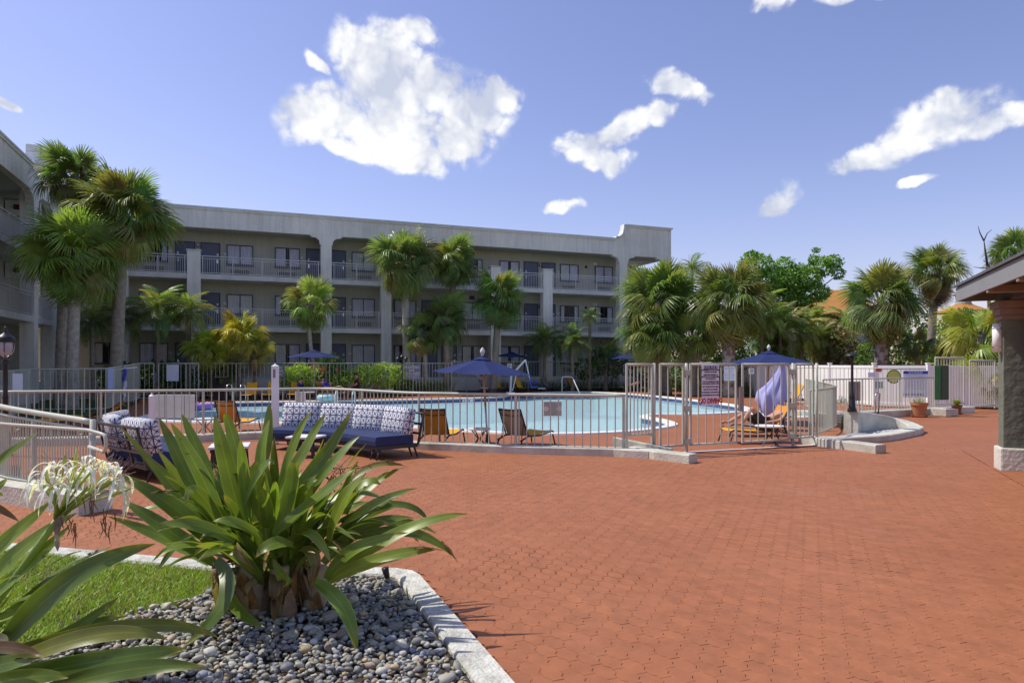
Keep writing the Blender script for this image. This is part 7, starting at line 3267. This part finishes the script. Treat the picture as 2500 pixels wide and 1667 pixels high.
def mkleaf(root, b, m, t, W, seed, col=None, fold=.22, wave=.10, n=18, tip_brown=0, twist=0.0, base_w=.55, droop=.0, up=(0, 0, 1)):
    b, m, t = Vector(b), Vector(m), Vector(t)
    # m is a point the leaf passes through: turn it into two cubic handles
    q = 2 * m - (b + t) / 2
    c1 = b + (q - b) * (2 / 3)
    c2 = t + (q - t) * (2 / 3)
    c2.z -= droop
    mb = leaf_strap(b, c1, c2, t, W, n, fold, wave, base_w, seed=seed, twist=twist, up=Vector(up).normalized())
    o = mb.build('leaf', M_STRAP, root, smooth=True)
    at = o.data.attributes.new('leafuv', 'FLOAT_VECTOR', 'POINT')
    uv = np.zeros((n + 1, 5, 3), dtype=np.float32)
    uv[:, :, 0] = np.array([-1, -.55, 0, .55, 1])[None, :]
    uv[:, :, 1] = (np.arange(n + 1) / n)[:, None]
    at.data.foreach_set('vector', uv.ravel())
    c = col or LR.choice(LF)
    k = LR.uniform(.85, 1.15)
    o.color = (c[0] * k, c[1] * k, c[2] * k, 1)
    if tip_brown:
        mb = MB()
        d = (t - c2).normalized()
        leaf_strap(t - d * .16 + Vector((0, 0, .004)), t - d * .1 + Vector((0, 0, .012)), t - d * .04, t + d * .02 + Vector((0, 0, -.01)), W * .42, 6, .5, .25, .6, mb=mb, seed=seed)
        wo = mb.build('withered_tip', M_TIP, o)
    return o


CY = 4.75
crin = thing('crinum_plant', 'large green strap leaved lily clump on the pebbles', 'plant', P(665, 1500, CY).xy.to_tuple() + (0,), 0, None, world=True)


def cv(x, y):
    return 300 + .4253 * x, 1000 + .4253 * y


def Lf(bx, by, mx, my, tx, ty, W, yb=0.0, ym=0.0, yt=0.0, **kw):
    W *= .78
    kw.setdefault('up', (LR.uniform(-.4, .4), LR.uniform(-1.0, -.35), .6))
    b = P(*cv(bx, by), CY + yb)
    m = P(*cv(mx, my), CY + ym)
    t = P(*cv(tx, ty), CY + yt)
    return mkleaf(crin, b, m, t, W, int(bx * 3 + ty * 7), **kw)


# stout stems
stems = [(760, 1210, 735, 830, .135, .10, 0.0), (620, 1190, 560, 900, .07, .06, .15), (940, 1200, 900, 900, .085, .065, -.05), (1090, 1200, 1120, 900, .095, .07, .1), (1010, 1190, 1010, 860, .06, .05, .25), (830, 1180, 880, 860, .08, .06, .3)]
for k, (bx, by, tx, ty, r0, r1, dy) in enumerate(stems):
    b, t = P(*cv(bx, by), CY + dy), P(*cv(tx, ty), CY + dy)
    b.z = -.02
    mb = MB()
    n = 12
    sr = random.Random(k)
    mb.tube([b.lerp(t, i / n) for i in range(n + 1)], [(r0 + (r1 - r0) * i / n) * (1 + .05 * math.sin(i * 2.3)) for i in range(n + 1)], 14)
    so = mb.build('stem', M_STALKP if k != 1 else M_STALK, crin, smooth=True)
    for j in range(5):
        a = sr.uniform(2.6, 6.8)
        z0 = sr.uniform(.05, .7)
        p = b.lerp(t, z0)
        rr_ = r0 + (r1 - r0) * z0
        d = Vector((math.cos(a), math.sin(a), 0))
        sdv = Vector((-d.y, d.x, 0))
        mb = MB()
        q = p + d * rr_ * 1.03
        mb.add([q - sdv * rr_ * .7, q + sdv * rr_ * .7, q + sdv * rr_ * .25 + Vector((0, 0, .16)) + d * .006, q + Vector((0, 0, .20)) + d * .03, q - sdv * rr_ * .4 + Vector((0, 0, .14)) + d * .006], [(0, 1, 2, 3, 4)])
        mb.build('sheath', M_STALK if j % 2 else M_TIP, so)
# leaves seen in the photograph
Lf(560, 760, 350, 330, 207, 45, .062, 0, .05, .1)
Lf(600, 720, 430, 340, 273, 75, .066, -.1, -.1, -.1)
Lf(580, 620, 430, 230, 335, 25, .058, .1, .2, .25)
Lf(700, 720, 600, 330, 525, 25, .075, -.15, -.2, -.2)
Lf(740, 600, 640, 180, 580, 20, .062, .2, .3, .3)
Lf(720, 620, 690, 350, 675, 170, .050, -.2, -.25, -.3)
Lf(790, 420, 830, 150, 838, -45, .055, .3, .35, .4)
Lf(780, 500, 800, 230, 845, 50, .062, .2, .25, .25)
Lf(690, 560, 800, 340, 870, 312, .045, -.25, -.35, -.35)
Lf(880, 720, 965, 440, 955, 290, .062, -.25, -.35, -.4)
Lf(880, 520, 1050, 220, 1160, 25, .060, .1, .1, .1)
Lf(930, 520, 1150, 270, 1310, 8, .060, 0, .05, .1)
Lf(870, 720, 1090, 530, 1345, 330, .078, -.3, -.4, -.4)
Lf(900, 500, 980, 200, 1092, 0, .05, .25, .3, .3)
Lf(1000, 600, 1200, 310, 1368, 145, .052, .1, .2, .3)
Lf(1190, 760, 1255, 540, 1395, 360, .075, -.15, -.25, -.25)
Lf(1150, 800, 1420, 560, 1690, 452, .055, .1, .2, .3)
Lf(1180, 780, 1400, 600, 1620, 545, .058, .2, .35, .45)
Lf(1170, 980, 1600, 700, 1980, 600, .062, -.1, -.1, -.05)
Lf(1170, 970, 1330, 800, 1640, 705, .058, -.2, -.3, -.35)
Lf(1150, 880, 1400, 670, 1670, 622, .060, .1, .2, .25)
Lf(1180, 985, 1500, 850, 1815, 800, .060, -.2, -.3, -.3, tip_brown=1)
Lf(1300, 740, 1650, 705, 1912, 855, .052, .1, .15, .1, tip_brown=1)
Lf(1250, 640, 1590, 545, 1765, 668, .048, .2, .35, .4)
Lf(1250, 700, 1560, 640, 1800, 710, .05, .25, .45, .5)
Lf(520, 880, 260, 690, -5, 515, .070, -.1, -.15, -.15)
Lf(540, 800, 290, 560, -60, 350, .078, .0, -.05, -.1)
Lf(500, 880, 250, 740, -90, 610, .06, .2, .3, .3)
Lf(520, 800, 340, 500, 112, 250, .070, .15, .2, .2)
Lf(540, 820, 380, 500, 195, 225, .055, .3, .4, .4)
Lf(640, 760, 430, 665, 190, 658, .052, -.3, -.4, -.45)
Lf(800, 740, 650, 650, 515, 640, .050, -.35, -.5, -.55)
Lf(600, 720, 430, 470, 362, 545, .05, -.1, -.25, -.35)
Lf(535, 860, 590, 1080, 335, 1370, .070, -.2, -.45, -.6, fold=.15)
Lf(1090, 985, 1260, 1130, 1345, 1400, .066, -.3, -.5, -.55, fold=.3)
Lf(590, 1000, 660, 1150, 815, 1245, .05, -.25, -.35, -.45)
Lf(400, 720, 300, 790, 188, 938, .032, -.2, -.3, -.35)
Lf(700, 860, 640, 800, 740, 900, .055, -.35, -.5, -.55, col=(.22, .20, .05), tip_brown=1)
Lf(980, 780, 860, 770, 760, 850, .060, -.3, -.45, -.5)
Lf(1020, 800, 1100, 850, 1090, 1010, .05, -.25, -.4, -.45, col=(.22, .19, .05), tip_brown=1)
Lf(960, 1000, 920, 960, 860, 850, .05, -.2, -.3, -.3)
Lf(470, 760, 300, 480, -30, 80, .05, .3, .45, .5)
Lf(1300, 560, 1450, 420, 1600, 330, .045, .3, .4, .5, tip_brown=1)
Lf(1250, 520, 1400, 340, 1620, 320, .04, .35, .5, .55, col=(.20, .20, .05), tip_brown=1)
Lf(1280, 600, 1380, 430, 1480, 430, .05, .2, .3, .3)
Lf(820, 640, 760, 420, 770, 290, .06, -.1, -.1, -.1)
Lf(1000, 640, 1040, 460, 1120, 400, .05, -.2, -.3, -.3)
# fill the heart of the clump
fr = random.Random(77)
cen = P(*cv(860, 880), CY + .10)
for k in range(120):
    az = k * 2.39996
    u = k / 120
    el = math.radians(80 - 52 * u + fr.uniform(-10, 10))          # young upright, old ones arching out and down
    ln = fr.uniform(.62, 1.0) * (1.0 if u > .25 else .92)
    b = cen + Vector((math.cos(az) * fr.uniform(.04, .30), math.sin(az) * fr.uniform(.02, .22), fr.uniform(-.10, .12)))
    d = Vector((math.cos(az) * math.cos(el), math.sin(az) * math.cos(el) * .9, math.sin(el)))
    drop = ln * (.06 + .26 * u) * fr.uniform(.6, 1.3)
    t = b + d * ln + Vector((0, 0, -drop))
    m = b + d * ln * .52 + Vector((0, 0, drop * .10))
    if t.z < .12:
        t.z = .12
    mkleaf(crin, b, m, t, fr.uniform(.032, .052), 500 + k, col=LF[k % 4], twist=fr.uniform(-.9, .9), n=16, wave=.16, tip_brown=1 if k % 9 == 4 else 0)
# dead leaves hanging round the stems
for k in range(9):
    az = fr.uniform(3.3, 6.1)
    b = cen + Vector((math.cos(az) * .26, math.sin(az) * .2, fr.uniform(-.05, .05)))
    t = b + Vector((math.cos(az) * fr.uniform(.05, .2), math.sin(az) * fr.uniform(.04, .14), fr.uniform(-.42, -.2)))
    mkleaf(crin, b, b.lerp(t, .4) + Vector((math.cos(az) * .06, math.sin(az) * .06, .05)), t, fr.uniform(.02, .045), 1500 + k, col=fr.choice(((.20, .14, .06), (.12, .08, .04), (.26, .22, .09))), twist=fr.uniform(-1, 1), n=10, wave=.3)
# shrivelled flower stalks at the right of the clump
for k in range(16):
    b = P(*cv(fr.uniform(1150, 1350), fr.uniform(330, 460)), CY + .3)
    mb = MB()
    mb.tube([b, b + Vector((fr.uniform(-.08, .12), fr.uniform(-.05, .05), fr.uniform(-.05, .1))), b + Vector((fr.uniform(-.1, .16), 0, fr.uniform(-.1, .14)))], [.006, .004, .003], 5)
    mb.build('dry_stalk', M_TIP if k % 2 else M_STALK, crin)

# second lily at the lower left, with the white flower head
Y2 = 3.55
crin2 = thing('crinum_plant', 'white flowering lily with broad leaves at the lower left corner', 'plant', P(-120, 1640, 3.7).xy.to_tuple() + (0,), 0, None, world=True)


def cv2(x, y):
    return .3617 * x, 1100 + .3617 * y


def L2(bx, by, mx, my, tx, ty, W, yb=0, ym=0, yt=0, **kw):
    W *= .82
    kw.setdefault('up', (LR.uniform(-.2, .2), -.9, LR.uniform(.3, .7)))
    return mkleaf(crin2, P(*cv2(bx, by), Y2 + yb), P(*cv2(mx, my), Y2 + ym), P(*cv2(tx, ty), Y2 + yt), W, int(bx * 3 + ty * 7 + 5), **kw)


L2(-60, 1450, 430, 905, 1052, 628, .078, 0, 0, .1, fold=.32, n=22)
L2(60, 1430, 480, 1215, 800, 985, .045, .2, .25, .3)
L2(60, 1440, 520, 1215, 832, 1112, .045, .25, .35, .4)
L2(-200, 1560, 600, 1255, 1135, 1275, .055, -.1, -.1, 0, col=(.24, .25, .05))
L2(-100, 1420, 880, 1185, 1480, 1262, .050, .1, .15, .2, col=(.20, .23, .045))
L2(-300, 1600, 650, 1420, 1255, 1330, .060, -.15, -.15, -.1)
L2(-100, 1560, 650, 1470, 1250, 1345, .060, -.05, -.02, 0)
L2(200, 1660, 850, 1480, 1400, 1462, .055, -.2, -.2, -.2)
L2(-250, 1640, 150, 1530, 470, 1530, .05, -.2, -.25, -.3)
L2(-250, 1500, 60, 1430, 260, 1390, .045, -.3, -.35, -.4, tip_brown=1)
L2(-200, 1050, 130, 680, 520, 420, .062, .35, .45, .5)
L2(-220, 850, 60, 590, 360, 330, .060, .5, .6, .65)
L2(-250, 1150, 200, 760, 480, 500, .050, .3, .35, .4)
L2(-150, 980, 120, 700, 360, 560, .040, .4, .5, .55)
L2(-180, 330, -20, 90, 268, -130, .040, .5, .6, .65)
L2(-150, 420, -40, 280, 60, 180, .035, .5, .55, .6)
L2(-150, 520, -60, 330, 20, 300, .035, .4, .45, .5)
L2(-200, 340, -30, 380, 130, 480, .028, .4, .42, .42, col=(.18, .10, .04))
L2(-100, 1330, 100, 1330, 295, 1388, .035, -.2, -.25, -.3, col=(.17, .10, .04))
L2(-260, 1300, -40, 1270, 60, 1290, .04, -.1, -.15, -.2, col=(.26, .25, .12))
for k in range(8):
    az = fr.uniform(-.6, 1.6)
    b = P(-140 + 12 * k, 1600, Y2 + .1 * (k % 3))
    t = b + Vector((fr.uniform(.1, .6), fr.uniform(-.2, .5), fr.uniform(.1, .6)))
    mkleaf(crin2, b, b.lerp(t, .5) + Vector((0, 0, .1)), t, .05, 900 + k)
# flower stalk
fb = P(*cv2(395, 455), Y2 + .35)
mb = MB()
sb_ = P(*cv2(-150, 1180), Y2 + .35)
mb.tube([sb_, sb_.lerp(fb, .5) + Vector((0, 0, -.01)), fb], [.024, .021, .019], 10)
so = mb.build('flower_stalk', M_STRAP, crin2, smooth=True)
so.color = (.20, .27, .055, 1)
M_PETAL = leaf_mat('white_petal', var=.06, trans=.35, rough=.5, nscale=20, spec=.3)
PET = (.90, .92, .90)
hr = random.Random(8)
heads = []
for k in range(18):
    # flower mouths spread over the umbel, in photo coordinates
    u = k / 18
    hx = 250 + 540 * hr.random()
    hy = 90 + 150 * hr.random() + 60 * abs(hx - 530) / 330
    heads.append((hx, hy, hr.uniform(-.16, .16)))
for k, (hx, hy, dy) in enumerate(heads):
    c = P(*cv2(hx, hy), Y2 + .35 + dy)
    mb = MB()
    mid = fb.lerp(c, .55) + Vector((0, 0, .02))
    mb.tube([fb + Vector((hr.uniform(-.02, .02), hr.uniform(-.02, .02), .0)), mid, c], [.008, .006, .007], 6)
    st = mb.build('flower_tube', M_STRAP, crin2, smooth=True)
    st.color = (.30, .38, .10, 1)
    ax = (c - fb).normalized()
    mbp = MB()
    for j in range(6):
        a = j * math.pi / 3 + hr.random()
        rad = ax.orthogonal().normalized()
        rad = Matrix.Rotation(a, 3, ax) @ rad
        ln = hr.uniform(.10, .135)
        p0 = c
        p1 = c + ax * ln * .42 + rad * ln * .42 + Vector((0, 0, ln * .20))
        p2 = c + ax * ln * .20 + rad * ln * .95 + Vector((0, 0, -ln * .10))
        p3 = c - ax * ln * .10 + rad * ln * 1.0 + Vector((0, 0, -ln * .55))
        leaf_strap(p0, p1, p2, p3, .0100, 9, .3, .0, .6, mb=mbp, seed=j + k * 9, peak=.4)
    po = mbp.build('petals', M_PETAL, st, smooth=True)
    po.color = PET + (1,)
    mbs = MB()
    for j in range(5):
        a = hr.random() * 6.28
        rad = Matrix.Rotation(a, 3, ax) @ ax.orthogonal().normalized()
        mbs.tube([c, c + ax * .05 + rad * .03, c + ax * .10 + rad * .07], [.0012, .001, .001], 4)
    sm = mbs.build('stamens', M_OBJ, st)
    sm.color = (.35, .2, .2, 1)
for k, (hx, hy, tx, ty) in enumerate(((500, 250, 518, -10), (420, 180, 440, 25), (350, 330, 300, 100), (560, 330, 690, 170), (600, 350, 880, 255))):
    b, t = P(*cv2(hx, hy), Y2 + .3), P(*cv2(tx, ty), Y2 + .28)
    mb = MB()
    d = t - b
    mb.tube([b, b + d * .35, b + d * .6, b + d * .85, t], [.004, .006, .011, .010, .003], 8)
    o = mb.build('bud', M_STRAP, crin2, smooth=True)
    o.color = (.42, .46, .16, 1)
for k in range(26):
    hx, hy = hr.choice(((610, 290), (740, 420), (500, 480), (420, 470), (590, 330), (720, 480)))
    b = P(*cv2(hx + hr.uniform(-45, 45), hy + hr.uniform(-30, 30)), Y2 + .28)
    ln = hr.uniform(.04, .13)
    mb = MB()
    mb.tube([b, b + Vector((hr.uniform(-.015, .015), 0, -ln * .5)), b + Vector((hr.uniform(-.02, .02), 0, -ln))], [.003, .0035, .0015], 5)
    o = mb.build('withered_flower', M_TIP if k % 3 else M_STALK, crin2)
mb = MB()
b = P(*cv2(400, 440), Y2 + .3)
t = P(*cv2(390, 680), Y2 + .28)
leaf_strap(b, b.lerp(t, .3) + Vector((.01, 0, 0)), b.lerp(t, .7) + Vector((-.01, 0, 0)), t, .022, 8, .6, .2, .9, mb=mb, seed=3)
mb.build('spathe', M_STALKP, crin2)
# garden spotlight on the kerb, weeds, a stone lump
p = G(944, 1415, .05)
root = thing('spotlight', 'small black garden spotlight at the kerb corner', 'spotlight', p)
mb = MB()
mb.tube([(0, 0, -.04), (0, 0, .04)], .012, 8)
mb.build('stake', M_BLACK, root)
mb = MB()
mb.tube([(.005, 0, .02), (-.012, -.01, .10)], [.022, .030], 12)
mb.build('head', M_BLACK, root, smooth=True)
